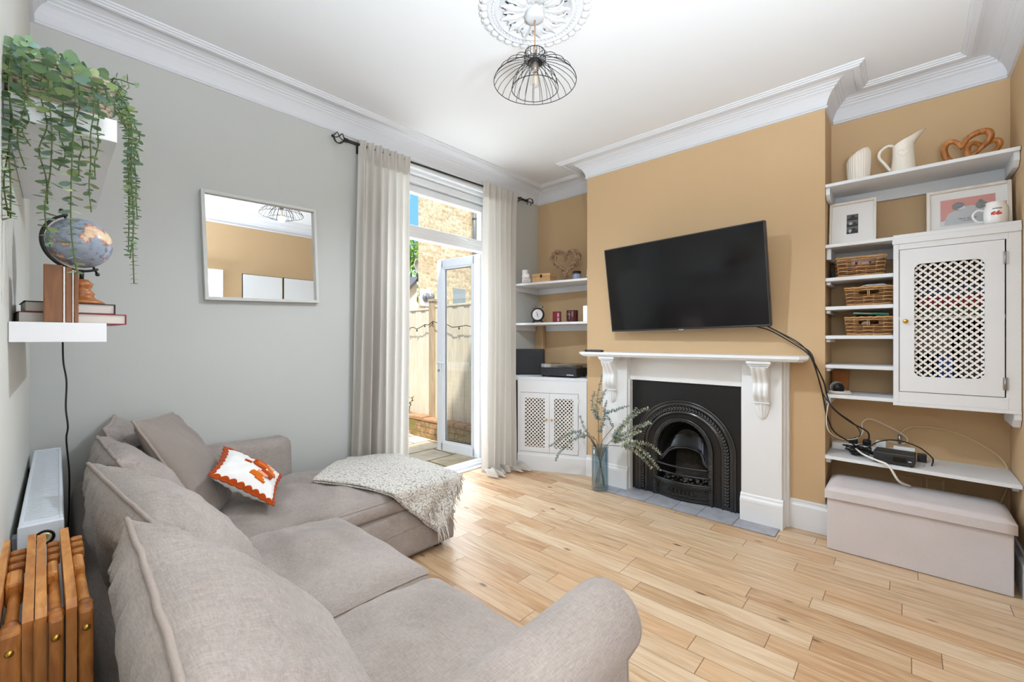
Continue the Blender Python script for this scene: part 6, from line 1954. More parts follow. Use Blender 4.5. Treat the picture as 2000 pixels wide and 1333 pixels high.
# fringe along the hanging edge (u = 1)
b = MB(); rnd = random.Random(31)
for k in range(190):
    v = rnd.uniform(0, 1)
    p = thr(rnd.uniform(.93, 0.995), v, 2)
    Lf = rnd.uniform(0.07, 0.14)
    q = [p]
    d = Vector((rnd.uniform(-.25, .25), rnd.uniform(-.25, .25), -1))
    for s_ in range(5):
        d = d + Vector((rnd.uniform(-.3, .3), rnd.uniform(-.3, .3), 0)); d.z = -1
        nx = q[-1] + d.normalized() * Lf / 5
        q.append(nx)
    b.tube(q, [0.0042, 0.004, 0.0035, 0.003, 0.0022, 0.001], 5)
for k in range(60):                      # loose tufts on the hanging part
    u, v = rnd.uniform(.80, 1), rnd.uniform(0, 1); p = thr(u, v, 2) + Vector((.01, -.01, .004))
    b.tube([p, p + Vector((rnd.uniform(-.01, .012), rnd.uniform(-.012, .01), -0.022)), p + Vector((rnd.uniform(-.012, .014), rnd.uniform(-.014, .01), -0.045))], [0.004, .0035, 0.0015], 5)
o = b.build('fringe', mat('cream_wool', '#cfc6bb', rough=.95, var=.1, vscale=30), tb); o['kind'] = 'stuff'

# ================================================================== CURTAINS
def curtain_material():
    m = bpy.data.materials.new('sheer_linen_curtain')
    m.use_nodes = True
    nt = m.node_tree; L = nt.links.new
    b = nt.nodes['Principled BSDF']; b.inputs['Base Color'].default_value = rgb('#d1cac1'); b.inputs['Roughness'].default_value = 0.95
    b.inputs['Specular IOR Level'].default_value = 0.1
    tc = nn(nt, 'ShaderNodeTexCoord')
    fs_ = []
    for st in ((500, 500, 25), (60, 60, 700)):
        mp = nn(nt, 'ShaderNodeMapping'); mp.inputs['Scale'].default_value = st
        n = nn(nt, 'ShaderNodeTexNoise'); n.inputs['Scale'].default_value = 1; n.inputs['Detail'].default_value = 2
        L(tc.outputs['Object'], mp.inputs[0]); L(mp.outputs[0], n.inputs['Vector']); fs_.append(n.outputs['Fac'])
    ad = nn(nt, 'ShaderNodeMath', operation='ADD'); L(fs_[0], ad.inputs[0]); L(fs_[1], ad.inputs[1])
    bp = nn(nt, 'ShaderNodeBump'); bp.inputs['Strength'].default_value = .4; bp.inputs['Distance'].default_value = .001
    L(ad.outputs[0], bp.inputs['Height']); L(bp.outputs['Normal'], b.inputs['Normal'])
    tr = nn(nt, 'ShaderNodeBsdfTranslucent'); tr.inputs['Color'].default_value = rgb('#e6e4de')
    mx = nn(nt, 'ShaderNodeMixShader'); mx.inputs[0].default_value = 0.28
    out = nt.nodes['Material Output']
    L(b.outputs[0], mx.inputs[1]); L(tr.outputs[0], mx.inputs[2]); L(mx.outputs[0], out.inputs['Surface'])
    return m
M_CURT = curtain_material()
def curtain(label, base, top0, top1, bot0, bot1, ztop, zbot, nf, seed, pool=False):
    """folded sheet from the pole down; top/bottom given as (x,y) ends"""
    t = thing('curtain', label, 'curtain', base, 0, 'linen curtains at the garden doors')
    rnd = random.Random(seed)
    ph = [rnd.uniform(-.35, .35) for _ in range(nf * 2 + 4)]
    amp = [rnd.uniform(.7, 1.25) for _ in range(nf * 2 + 4)]
    bx, by, bz = base
    def fn(u, v):
        k = 1 - v                                  # v = 1 at the top
        xt = top0[0] + (top1[0] - top0[0]) * u; yt = top0[1] + (top1[1] - top0[1]) * u
        xb = bot0[0] + (bot1[0] - bot0[0]) * u; yb = bot0[1] + (bot1[1] - bot0[1]) * u
        kk = min(1, k * 1.15)
        x = xt + (xb - xt) * kk ** 0.8; y = yt + (yb - yt) * kk ** 1.5
        z = ztop + (zbot - ztop) * k
        s = u * nf * 2
        i = int(s); f = s - i
        f = f * f * (3 - 2 * f)
        a0 = amp[i] * (1 if i % 2 else -1); a1 = amp[i + 1] * (-1 if i % 2 else 1)
        A = (0.020 + 0.030 * min(1, k * 2.0)) 
        fold_ = (a0 + (a1 - a0) * f)
        fold_ += 0.35 * N(Vector((u * nf * 1.7, k * 1.3, seed))) * k
        y -= A * fold_
        x += 0.022 * N(Vector((u * 6, k * 1.6, seed + 3))) * k + 0.010 * sin(s * pi + k * 2) * k
        if k < 0.06:                               # pinched gathered header
            y = y - 0.010 * sin(s * pi * 2) * (1 - k / 0.06)
        return (x - bx, y - by, z - bz)
    b = MB(); b.grid(fn, 150, 90)
    o = b.build('drape', M_CURT, t)
    b = MB()                                        # stiffened heading tape
    def hf(u, v):
        x, y, z = fn(u, 1 - 0.055 * (1 - v)); return (x, y + 0.004, z)
    b.grid(hf, 100, 5); b.build('heading_tape', M_CURT, o)
    if pool:
        b = MB()
        def pf(u, v):
            x, y, z = fn(u, 0); a = v * 1.0
            return (x + 0.06 * (u - .5) * v, y - 0.12 * v * (1 + .5 * sin(u * 9)) - 0.0, z + 0.05 * sin(v * pi) * (0.8 + 0.5 * sin(u * 14)) + .004 * (1 - v))
        b.grid(pf, 100, 16); b.build('pooled_hem', M_CURT, t)
    return t
curtain('left linen curtain hanging behind the chaise beside the mirror', (1.9, 3.13, 1.4), (1.655, 3.105), (2.125, 3.105), (1.62, 3.125), (2.115, 3.125), 2.895, 0.03, 7, 4)
curtain('right linen curtain pooling on the floor beside the low white cupboard', (3.25, 3.1, 1.4), (2.985, 3.105), (3.495, 3.105), (2.945, 3.085), (3.325, 3.0), 2.935, 0.02, 6, 9, pool=True)

pole = thing('curtain_pole', 'thin black curtain pole with wire cage finials above the garden doors', 'curtain pole', (2.6, 3.13, 2.88))
dz = 0.0155
def pz(x): return (x - 2.6) * dz * 1.35
b = MB(); b.cyl((1.62 - 2.6, 0, pz(1.62)), (3.66 - 2.6, 0, pz(3.66)), 0.009, 14); b.cyl((1.55 - 2.6, 0, pz(1.55)), (1.72 - 2.6, 0, pz(1.72)), 0.0125, 14); b.cyl((3.52 - 2.6, 0, pz(3.52)), (3.66 - 2.6, 0, pz(3.66)), 0.0125, 14); b.build('rod', M_BLACKM, pole)
for xe, sg_ in ((1.55, -1), (3.66, 1)):
    b = MB(); c = Vector((xe - 2.6, 0, pz(xe)))
    b.cyl(c + Vector((-0.012, 0, 0)), c + Vector((0.012, 0, 0)), 0.016, 12)
    for k in range(4):
        a0 = k * pi / 2
        P = []
        for q in range(17):
            s_ = q / 16; r = 0.040 * sin(pi * s_) ** .8 + 0.003; a = a0 + s_ * 2.4
            P.append(c + Vector((sg_ * (0.01 + 0.085 * s_), r * cos(a), r * sin(a))))
        b.tube(P, 0.0035, 6)
    b.sphere(c + Vector((sg_ * 0.10, 0, 0)), 0.011, 12, 8)
    b.build('finial', M_BLACKM, pole)
for xb in (1.70, 3.55):
    b = MB(); c = Vector((xb - 2.6, 0, pz(xb)))
    b.tube(spline([c + Vector((0, 0, -.014)), c + Vector((0, 0.04, -.02)), c + Vector((0, 0.10, 0.005))], 4), 0.006, 8); b.box(c.x - .012, c.x + .012, .098, .108, c.z - .03, c.z + .04, 0.003); b.cyl(c + Vector((-.01, 0, 0)), c + Vector((.012, 0, 0)), 0.019, 14)
    b.build('bracket', M_BLACKM, pole)

# ================================================================== MIRROR
t = thing('wall_mirror', 'rectangular mirror in a slim grey frame on the grey wall', 'mirror', (1.018, 3.237, 1.948), (0, radians(-2.0), 0))
b = MB()
W2, H2 = 0.352, 0.343
for x0, x1, z0, z1 in ((-W2, -W2 + .020, -H2, H2), (W2 - .020, W2, -H2, H2), (-W2 + .02, W2 - .02, -H2, -H2 + .020), (-W2 + .02, W2 - .02, H2 - .020, H2)):
    b.box(x0, x1, -0.040, -0.001, z0, z1, 0.002)
b.build('frame', mat('mirror_frame_grey', '#c9c8c2', rough=.5), t)
b = MB(); b.box(-W2 + .015, W2 - .015, -0.016, -0.010, -H2 + .015, H2 - .015); b.build('mirror_glass', mat('silvered_glass', '#f2f4f4', rough=0.0, metal=1.0), t)

# canvases on the south wall (seen in the mirror)
for i, (x, lb) in enumerate(((2.16, 'plain white canvas on the south wall, the one nearer the doorway'), (2.70, 'plain white canvas on the south wall, the one nearer the alcove'))):
    t = thing('canvas', lb, 'canvas', (x, -0.455, 1.9), 0, 'white canvases on the south wall')
    b = MB(); b.box(-0.255, 0.255, 0.0, 0.022, -0.37, 0.37, 0.003); b.build('canvas_face', mat('white_canvas', '#e8e8e8', rough=.9, bump=.4, bscale=200), t)
    b = MB(); b.box(-0.262, 0.262, -0.012, 0.0, -0.377, 0.377); b.build('backing', M_DARK, t)

# ================================================================== CEILING ROSE AND PENDANT LAMP
LX, LY = 1.75, 1.44
rose = thing('ceiling_rose', 'ornate white plaster ceiling rose around the pendant lamp', 'ceiling rose', (LX, LY, ZC))
b = MB()
b.lathe([(0.285, 0.001), (0.282, -0.008), (0.255, -0.010), (0.248, -0.022), (0.238, -0.024), (0.230, -0.014), (0.215, -0.016), (0.205, -0.026), (0.198, -0.026), (0.190, -0.014), (0.17, -0.010), (0.12, -0.012), (0.07, -0.022), (0.0, -0.024)], 96)
M_ROSE = mat('ceiling_rose_plaster', '#dadadb', rough=.7)
b.build('disc', M_ROSE, rose)
b = MB()
for k in range(34):
    a = 2 * pi * k / 34
    Mx = Matrix.Rotation(a, 4, 'Z')
    b.sphere((0.270, 0, -0.012), 0.018, 8, 6, sc=(1.1, 1.45, .7), M=Mx); b.sphere((0.287, 0.008, -0.008), 0.009, 6, 5, M=Mx); b.sphere((0.287, -0.008, -0.008), 0.009, 6, 5, M=Mx)
b.build('outer_leaf_border', M_ROSE, rose)
b = MB()
for k in range(64):
    a = 2 * pi * k / 64; b.sphere((0.2225 * cos(a), 0.2225 * sin(a), -0.018), 0.0062, 7, 5)
b.build('bead_ring', M_ROSE, rose)
b = MB(); bd = MB()
for k in range(12):                                  # acanthus leaves
    a = 2 * pi * k / 12
    Mx = Matrix.Rotation(a, 4, 'Z')
    def lf(u, v):
        r = 0.05 + 0.135 * v
        wv = 0.030 * sin(pi * min(1, v * 1.05)) ** 0.7 * (1 + .25 * sin(v * 22))
        y = (u - .5) * 2 * wv
        z = -0.016 - 0.016 * sin(v * pi) - 0.006 * (1 - abs(2 * u - 1)) - (0.012 * max(0, v - .75) * 4)
        return (r, y, z)
    g = MB(); g.grid(lf, 11, 16)
    b.add(g.v, g.f, 0, True, Mx)
    Mx2 = Matrix.Rotation(a + pi / 12, 4, 'Z')
    b.tube(spline([(0.075, 0, -.022), (0.12, .012, -.03), (0.155, 0.0, -.026), (0.165, -.012, -.02)], 4), [.007, .008, .009, .009, .008, .008, .007, .007, .006, .006, .005, .004, .003], 6, M=Mx2)
b.build('acanthus_leaves', M_ROSE, rose)
b = MB()
for k in range(24):
    a = 2 * pi * k / 24 + .06
    Mx = Matrix.Rotation(a, 4, 'Z'); b.tube([(0.150, 0, -.0135), (0.168 + .008 * (k % 2), .004, -.0125)], [.0035, .002], 5, M=Mx)
b.build('dark_gap_strokes', M_DARK, rose)  # solid near-black strokes painting shade between the plaster leaves

lamp = thing('pendant_lamp', 'black wire cage pendant lamp hanging from the plaster ceiling rose', 'lamp', (LX, LY, 2.702))
b = MB(); b.lathe([(0, 0.388), (0.050, 0.388), (0.050, 0.342), (0.046, 0.332), (0.020, 0.328), (0.0, 0.327)], 36); b.build('ceiling_cup', mat('white_plastic', '#cfcfd0', rough=.5), lamp)
b = MB(); b.cyl((0, 0, 0.08), (0, 0, 0.33), 0.0035, 10); b.build('cord', mat('copper_flex', '#b08560', rough=.4), lamp)
M_WIRE = M_BLACKM
RW = 0.216
def wire(pts, r=0.0017): 
    bb_ = MB(); bb_.tube(pts, r, 5); return bb_
b = MB()
def ring(R_, z, r=0.0022, n=64): b.tube([(R_ * cos(2 * pi * k / n), R_ * sin(2 * pi * k / n), z) for k in range(n)], r, 6, closed=True)
ring(RW, 0.0)
for k in range(26):
    a = 2 * pi * k / 26
    P = [(r * cos(a), r * sin(a), z) for r, z in [(v.x, v.z) for v in spline([(RW, 0, 0.0), (0.195, 0, 0.036), (0.155, 0, 0.068), (0.105, 0, 0.093), (0.060, 0, 0.104), (0.036, 0, 0.100)], 4)]]
    b.tube(P, 0.0016, 5)
b.build('outer_cage', M_WIRE, lamp)
b = MB(); ring(0.122, -0.036)
for k in range(18):
    a = 2 * pi * k / 18 + .1
    P = [(v.x * cos(a), v.x * sin(a), v.z) for v in spline([(0.122, 0, -0.036), (0.112, 0, 0.012), (0.086, 0, 0.058), (0.056, 0, 0.090), (0.034, 0, 0.100)], 4)]
    b.tube(P, 0.0015, 5)
b.build('inner_cage', M_WIRE, lamp)
b = MB(); ring(0.050, 0.160); ring(0.056, 0.115, 0.0015)
for k in range(22):
    a = 2 * pi * k / 22
    b.tube([(v.x * cos(a), v.x * sin(a), v.z) for v in spline([(0.050, 0, 0.160), (0.057, 0, 0.14), (0.054, 0, 0.118), (0.036, 0, 0.10)], 4)], 0.0014, 5)
b.build('top_cage', M_WIRE, lamp)
b = MB(); b.lathe([(0, .116), (.036, .110), (.040, .100), (.022, .098), (0, .098)], 28); b.build('collar', M_BLACKM, lamp)
b = MB(); b.lathe([(0, .150), (.010, .150), (.012, .135), (.019, .125), (.0205, .085), (.0205, .064), (.017, .058), (0, .058)], 24); b.build('lamp_holder', mat('pewter_metal', '#8d8278', rough=.35, metal=.7), lamp)
b = MB(); b.lathe([(.013, .060), (.015, .046), (.025, .020), (.030, 0.002), (.027, -.014), (.014, -.024), (0, -.027)], 28); b.build('bulb', glass('bulb_glass', (.97, .97, .97, 1), .05), lamp)
b = MB()
for k in range(4):
    a = k * pi / 2; b.cyl((.006 * cos(a), .006 * sin(a), .040), (.009 * cos(a), .009 * sin(a), 0.0), 0.0012, 6)
fm = bpy.data.materials.new('glowing_filament'); fm.use_nodes = True
fm.node_tree.nodes['Principled BSDF'].inputs['Base Color'].default_value = rgb('#e0a060')
fm.node_tree.nodes['Principled BSDF'].inputs['Emission Color'].default_value = rgb('#ffb060'); fm.node_tree.nodes['Principled BSDF'].inputs['Emission Strength'].default_value = 1.2
b.build('filament', fm, lamp)

# made-up uplighter, out of view, standing where the added ceiling fill comes from
t = thing('added_uplighter', 'added slim black uplighter out of view by the doorway, made up for the ceiling fill', 'lamp', (0.52, -0.33, 0))
b = MB(); b.lathe([(0, 0), (.13, 0), (.13, .012), (.02, .02), (0, .02)], 32); b.build('base', M_BLACKM, t)
b = MB(); b.cyl((0, 0, .015), (0, 0, 1.50), 0.011, 14); b.build('pole', M_BLACKM, t)
b = MB(); b.lathe([(0, 1.49), (.03, 1.495), (.08, 1.53), (.12, 1.59), (.118, 1.592), (.075, 1.54), (0, 1.51)], 36); b.build('lamp_shade', M_BLACKM, t)

# ================================================================== WEST WALL: SHELVES, PLANT, GLOBE, BOOKS, RADIATOR, CHAIRS
WA = radians(0.88)
def wx(y): return -0.045 + (y - 3.24) * math.tan(WA)         # x of the west wall face at y
M_LACK = mat('white_foil', '#ececee', rough=.4)
for y0, y1, z0, z1, dp, lb in ((1.682, 2.615, 1.914, 1.978, 0.213, 'upper thick white floating shelf carrying the trailing plant'), (1.838, 2.75, 1.338, 1.396, 0.200, 'lower thick white floating shelf carrying the globe and books')):
    t = thing('floating_shelf', lb, 'shelf', (wx(y0), y0, z0), -WA)
    b = MB(); b.box(0.001, dp, 0, y1 - y0, 0, z1 - z0, 0.0015); b.build('shelf_board', M_LACK, t)

# planter and trailing eucalyptus
t = thing('hanging_plant', 'trailing eucalyptus in a whitewashed wicker trough on the upper floating shelf', 'plant', (0.035, 1.80, 1.9785))
M_WW = mat('whitewashed_wicker', '#b3a593', rough=.8, var=.3, vscale=40, bump=.5, bscale=80)
b = MB()
rnd = random.Random(77)
for k in range(11):
    z = 0.008 + k * 0.0105
    P = []
    fl = 1 + k * .012
    per = 96
    for q in range(per):
        a = 2 * pi * q / per
        cx = 0.095 * fl * (abs(cos(a)) ** .45) * (1 if cos(a) >= 0 else -1); cy = 0.095 * fl * (abs(sin(a)) ** .45) * (1 if sin(a) >= 0 else -1)
        o = 1 + .028 * cos(pi * (q / 3 + k))
        P.append((cx * o, cy * o, z))
    b.tube(P, 0.0062, 6, closed=True)
b.build('wicker_trough', M_WW, t)
b = MB(); b.box(-.088, .088, -.088, .088, 0.0, 0.10); b.build('soil_block', mat('terracotta_liner', '#7d4e38', rough=.9), t)

M_LEAFA = mat('eucalyptus_leaf', '#7e9a74', rough=.55, var=.35, vscale=9, spec=.35)
M_LEAFB = mat('eucalyptus_leaf_light', '#a6b883', rough=.55, var=.3, vscale=9, spec=.35)
M_LEAFC = mat('eucalyptus_leaf_blue', '#8ba99c', rough=.55, var=.3, vscale=9, spec=.35)
M_STEMG = mat('green_stem', '#5d6b3c', rough=.7)
LEAF = [(0, 0, 0), (0.22, 0.30, .04), (0.55, 0.42, .07), (0.85, 0.27, .05), (1.0, 0, 0.0), (0.85, -0.27, .05), (0.55, -0.42, .07), (0.22, -0.30, .04), (0.5, 0, -0.03)]
LEAFF = [(8, i, i + 1) for i in range(0, 7)] + [(8, 7, 0)]
def add_leaf(b, p, d, up, size, mi):
    X = Vector(d).normalized(); Y = Vector(up).cross(X)
    if Y.length < 1e-4: Y = Vector((0, 1, 0)).cross(X)
    Y.normalize(); Z = X.cross(Y)
    b.add([Vector(p) + (X * l[0] + Y * l[1] + Z * l[2]) * size for l in LEAF], LEAFF, mi, True)
def vine(name, parent, pts, base, s0, s1, seed, step=0.016, mats=None, n=6, stem=0.0016, mixp=(.6, .25, .15), flat=0.35):
    rnd = random.Random(seed)
    P = [p - Vector(base) for p in spline(pts, n)]
    b = MB(); b.tube(P, stem, 5, mi=0)
    d = 0; L_ = sum((P[i + 1] - P[i]).length for i in range(len(P) - 1)); acc = 0; nxt = 0.01; ang = rnd.uniform(0, 6)
    for i in range(len(P) - 1):
        seg = P[i + 1] - P[i]; l = seg.length
        while nxt < acc + l:
            q = P[i] + seg * ((nxt - acc) / l); f = nxt / L_
            size = s0 + (s1 - s0) * f
            T = seg.normalized(); A = Vector((0, 0, 1)) if abs(T.z) < .8 else Vector((1, 0, 0))
            U = (A - T * A.dot(T)).normalized(); V = T.cross(U)
            for s_ in (0, pi):
                a = ang + s_ + rnd.uniform(-.35, .35)
                dv_ = (U * cos(a) + V * sin(a)) + T * rnd.uniform(-.1, .5)
                sz = size * rnd.uniform(.75, 1.2)
                r = rnd.random(); mi = 1 if r < mixp[0] else (2 if r < mixp[0] + mixp[1] else 3)
                up = T + Vector((rnd.uniform(-flat, flat), rnd.uniform(-flat, flat), rnd.uniform(-flat, flat)))
                add_leaf(b, q, dv_, up, sz, mi)
            ang += 1.35 + rnd.uniform(-.3, .3)
            nxt += step * (0.75 + 0.45 * size / max(s0, s1)) * rnd.uniform(.85, 1.15)
        acc += l
    return b.build(name, mats or [M_STEMG, M_LEAFA, M_LEAFB, M_LEAFC], parent)
base = (0.035, 1.80, 1.9785)
zt = 2.085
# (x at the rim, x hanging, y, z of the tip, leaf size)
VN = [(-0.06, -0.062, 1.665, 1.655, .034), (-0.052, -0.056, 1.655, 1.650, .030), (-0.035, -0.036, 1.65, 1.78, .026), (-0.02, -0.028, 1.655, 1.84, .022),
      (0.005, 0.008, 1.65, 1.585, .034), (0.012, 0.0, 1.66, 1.70, .022), (0.030, 0.032, 1.66, 1.80, .026), (0.050, 0.055, 1.65, 1.522, .036), (0.062, 0.066, 1.662, 1.79, .022),
      (0.085, 0.092, 1.655, 1.695, .030), (0.100, 0.102, 1.665, 1.80, .022)]
sd = 100
for (xr, xh, yv, ztip, s_) in VN:
    sd += 1
    rr = random.Random(sd)
    top = (xr * .8 + .01, 1.76 + rr.uniform(-.02, .05), zt - .01)
    pts = [top, (xr, 1.71, zt + rr.uniform(.0, .03)), (xh, yv + .015, zt - 0.03), (xh + rr.uniform(-.004, .004), yv, 1.98)]
    k = 4
    for q in range(1, k + 1): pts.append((xh + rr.uniform(-.008, .008), yv + rr.uniform(-.008, .008), 1.98 + (ztip - 1.98) * q / k))
    vine('vine', t, pts, base, s_ * 1.1, s_ * .62, sd, step=.019)
# vines falling over the front edge of the shelf, further along
for (y0_, xh, ztip, s_) in ((1.70, .178, 1.585, .026), (1.76, .186, 1.52, .024), (1.83, .200, 1.74, .022), (1.72, .193, 1.88, .02), (1.80, .181, 1.62, .022), (1.74, .176, 1.68, .024)):
    sd += 1; rr = random.Random(sd)
    pts = [(.10, y0_ + .03, zt - .01), (.135, y0_ + .02, zt + .015), (.165, y0_, 2.04), (xh, y0_, 1.98)]
    for q in range(1, 5): pts.append((xh + rr.uniform(-.006, .006), y0_ + rr.uniform(-.01, .01), 1.98 + (ztip - 1.98) * q / 4))
    vine('vine', t, pts, base, s_, s_ * .6, sd, step=.013)
# short bushy sprigs over the pot
for k in range(16):
    sd += 1; rr = random.Random(sd)
    x0_, y0_ = rr.uniform(-.05, .10), rr.uniform(1.72, 1.87)
    a = rr.uniform(-2.6, 0.4); l = rr.uniform(.07, .13)
    e = (x0_ + cos(a) * l, y0_ + sin(a) * l, zt + rr.uniform(-.06, .035))
    e = (max(-.075, min(.19, e[0])), e[1], e[2])
    vine('vine', t, [(x0_, y0_, zt - .015), ((x0_ + e[0]) / 2, (y0_ + e[1]) / 2, zt + rr.uniform(.02, .045)), e], base, .036, .022, sd, step=.014, n=8)
for e, md_ in (((0.14, 1.88, 2.10), (0.09, 1.84, 2.15)), ((0.155, 1.92, 2.06), (0.12, 1.88, 2.10)), ((0.05, 1.86, 2.20), (0.04, 1.82, 2.15))):
    sd += 1; vine('vine', t, [(0.06, 1.80, 2.08), md_, e], base, .024, .014, sd, step=.016, n=8)

# books on the lower shelf
def book(label, loc, rz, W, D, H, cover, pages='#d9d3c8', spine='x'):
    t = thing('book', label, 'book', loc, rz, 'books stacked on the lower floating shelf')
    b = MB(); b.box(-W / 2 + .004, W / 2 - .002, -D / 2 + .004, D / 2 - .004, .003, H - .003); b.build('pages', mat('pages_' + pages.strip('#'), pages, rough=.9, var=.12, vscale=60, stretch=(.3, .3, 25)), t)
    b = MB(); b.box(-W / 2, W / 2, -D / 2, D / 2, 0, .003, .001); b.box(-W / 2, W / 2, -D / 2, D / 2, H - .003, H, .001); b.box(W / 2 - .004, W / 2, -D / 2, D / 2, 0, H, .0015); b.build('cover', mat('cover_' + cover.strip('#'), cover, rough=.5), t)
book('thick red bound book at the bottom of the stack under the globe', (0.060, 2.075, 1.3965), radians(5), 0.246, 0.24, 0.034, '#8e1f30')
book('black bound book lying on the red book under the globe', (0.056, 2.095, 1.4310), radians(4), 0.208, 0.22, 0.034, '#17161a')
# bookends
M_BW = wood('walnut_bookend', '#6f4526', '#95623a', 4, (9, 9, 1.6), .5)
t = thing('wooden_bookend', 'pair of upright brown wooden blocks with white metal edges on the lower shelf', 'bookend', (0.0, 1.862, 1.3965), radians(-2))
b = MB(); b.box(0.0, 0.040, 0, 0.11, 0, 0.172, 0.003); b.build('block', M_BW, t)
b = MB(); b.box(0.0405, 0.0445, -0.002, 0.11, 0, 0.168, .001); b.box(0.0595, 0.0625, -0.002, 0.11, 0, 0.160, .001); b.build('metal_edge', mat('satin_white_metal', '#dcdad8', rough=.3, metal=.3), t)
b = MB(); b.box(0.045, 0.059, 0, 0.11, 0, 0.168, 0.003); b.build('block', M_BW, t)
b = MB(); b.box(0.063, 0.073, 0, 0.11, 0, 0.166, 0.003); b.build('block', M_BW, t)

# globe
t = thing('desk_globe', 'antique style desk globe on a turned wooden stand on the books', 'globe', (0.088, 2.07, 1.466))
def globe_material():
    m = bpy.data.materials.new('antique_globe_map'); m.use_nodes = True
    nt = m.node_tree; L = nt.links.new; b = nt.nodes['Principled BSDF']; b.inputs['Roughness'].default_value = .35; b.inputs['Coat Weight'].default_value = .3
    tc = nn(nt, 'ShaderNodeTexCoord')
    n = nn(nt, 'ShaderNodeTexNoise'); n.inputs['Scale'].default_value = 11; n.inputs['Detail'].default_value = 5; n.inputs['Roughness'].default_value = .6
    L(tc.outputs['Object'], n.inputs['Vector'])
    cr = nn(nt, 'ShaderNodeValToRGB'); e = cr.color_ramp.elements
    e[0].position = 0.0; e[0].color = rgb('#8f9aae'); e[1].position = 1.0; e[1].color = rgb('#e3cfb0')
    for p, c in ((.50, '#9aa3b2'), (.535, '#7f8b98'), (.545, '#cc7458'), (.565, '#dfae8c'), (.60, '#e6cda8'), (.72, '#cfc39a')):
        q = e.new(p); q.color = rgb(c)
    L(n.outputs['Fac'], cr.inputs['Fac'])
    n2 = nn(nt, 'ShaderNodeTexNoise'); n2.inputs['Scale'].default_value = 60; n2.inputs['Detail'].default_value = 4; L(tc.outputs['Object'], n2.inputs['Vector'])
    mr = nn(nt, 'ShaderNodeMapRange'); mr.inputs[1].default_value = .56; mr.inputs[2].default_value = .62; mr.inputs[4].default_value = .6; L(n2.outputs['Fac'], mr.inputs[0])
    mx = nn(nt, 'ShaderNodeMix', data_type='RGBA'); mx.inputs[7].default_value = rgb('#4f5c68'); L(mr.outputs[0], mx.inputs[0]); L(cr.outputs['Color'], mx.inputs[6])
    L(mx.outputs[2], b.inputs['Base Color'])
    return m
GR = 0.083; GC = Vector((-0.004, -0.01, 0.205))
b = MB(); b.sphere((0, 0, 0), GR, 48, 32); gl = b.build('globe_ball', globe_material(), t); gl.location = GC
ax = Vector((-0.40, -0.12, 0.91)).normalized()                      # tilted axis
side = Vector((-0.9, -0.30, -0.40)); side = (side - ax * side.dot(ax)).normalized()
b = MB()
P = [GC + (ax * cos(a) + side * sin(a)) * (GR + .010) for a in [radians(-4 + 188 * k / 30) for k in range(31)]]
for dx in (-.005, 0, .005):
    nrm = ax.cross(side); b.tube([p + nrm * dx for p in P], .004, 8)
b.tube([GC + ax * (GR - .005), GC + ax * (GR + .022)], .0035, 8); b.sphere(GC + ax * (GR + .026), .0065, 10, 8)
b.tube([GC - ax * (GR - .005), GC - ax * (GR + .022)], .0035, 8); b.sphere(GC - ax * (GR + .026), .0065, 10, 8)
b.tube([Vector((0, 0, .08)), GC + (ax * cos(radians(158)) + side * sin(radians(158))) * (GR + .012)], .006, 8)
b.build('meridian_arm', M_BLACKM, t)
b = MB(); b.lathe([(0, 0), (.058, 0), (.060, .006), (.052, .012), (.036, .020), (.030, .028), (.034, .036), (.028, .044), (.022, .052), (.027, .060), (.030, .070), (.022, .078), (.018, .084), (0, .086)], 36); b.build('turned_stand', wood('turned_honey_wood', '#8a4a1e', '#b8743a', 6, (3, 3, 3), .35), t)

# cable hanging below the shelf
cable('shelf_cable', 'thin black cable hanging from the lower floating shelf down to the floor', [(0.055, 2.60, 1.337), (0.057, 2.60, 1.25), (0.066, 2.60, 1.17), (0.064, 2.60, 1.06), (0.070, 2.60, 0.98), (0.066, 2.62, 0.93), (0.070, 2.66, 0.86), (0.078, 2.75, 0.76), (0.08, 2.80, 0.66), (0.078, 2.85, 0.5), (0.06, 2.95, 0.2), (0.055, 3.0, 0.01)], 0.0032, M_BCAB)

# radiator
t = thing('radiator', 'white double panel radiator with ribbed top grille on the left wall', 'radiator', (-0.052, 1.90, 0.0), -WA)
M_RAD = mat('radiator_white', '#dfe3ea', rough=.35)
RL, RZ0, RZ1, RD = 1.26, 0.20, 0.80, 0.096
b = MB()
b.box(0.0, 0.018, 0, RL, RZ0, RZ1 - .012, .006); b.box(RD - .018, RD, 0, RL, RZ0, RZ1 - .012, .006)
b.build('panels', M_RAD, t)
b = MB()
nf = 60
for k in range(nf):
    y = 0.03 + (RL - .06) * k / nf; b.box(.018, RD - .018, y, y + .003, RZ0 + .03, RZ1 - .15)
b.build('convector_fins', mat('radiator_inside_shade', '#6c7077', rough=.7), t)  # fins coloured darker to put shade into the grille gaps
b = MB()
b.box(0.002, 0.012, 0.0, RL, RZ1 - .012, RZ1, .003); b.box(RD - .012, RD - .002, 0, RL, RZ1 - .012, RZ1, .003)
b.box(.010, RD - .010, 0.0, 0.045, RZ1 - .006, RZ1, .002); b.box(.010, RD - .010, RL - .03, RL, RZ1 - .006, RZ1, .002)
for k in range(66):
    y = 0.05 + (RL - .09) * k / 66
    b.add([(.012, y, RZ1 - .002), (.012, y + .010, RZ1 - .002), (RD / 2, y + .010, RZ1 + .003), (RD / 2, y, RZ1 + .003), (RD - .012, y + .010, RZ1 - .002), (RD - .012, y, RZ1 - .002)], [(0, 1, 2, 3), (3, 2, 4, 5)])
    b.add([(.012, y, RZ1 - .006), (.012, y, RZ1 - .002), (RD / 2, y, RZ1 + .003), (RD - .012, y, RZ1 - .002), (RD - .012, y, RZ1 - .006)], [(0, 1, 2, 3, 4)])
b.build('top_grille', M_RAD, t)
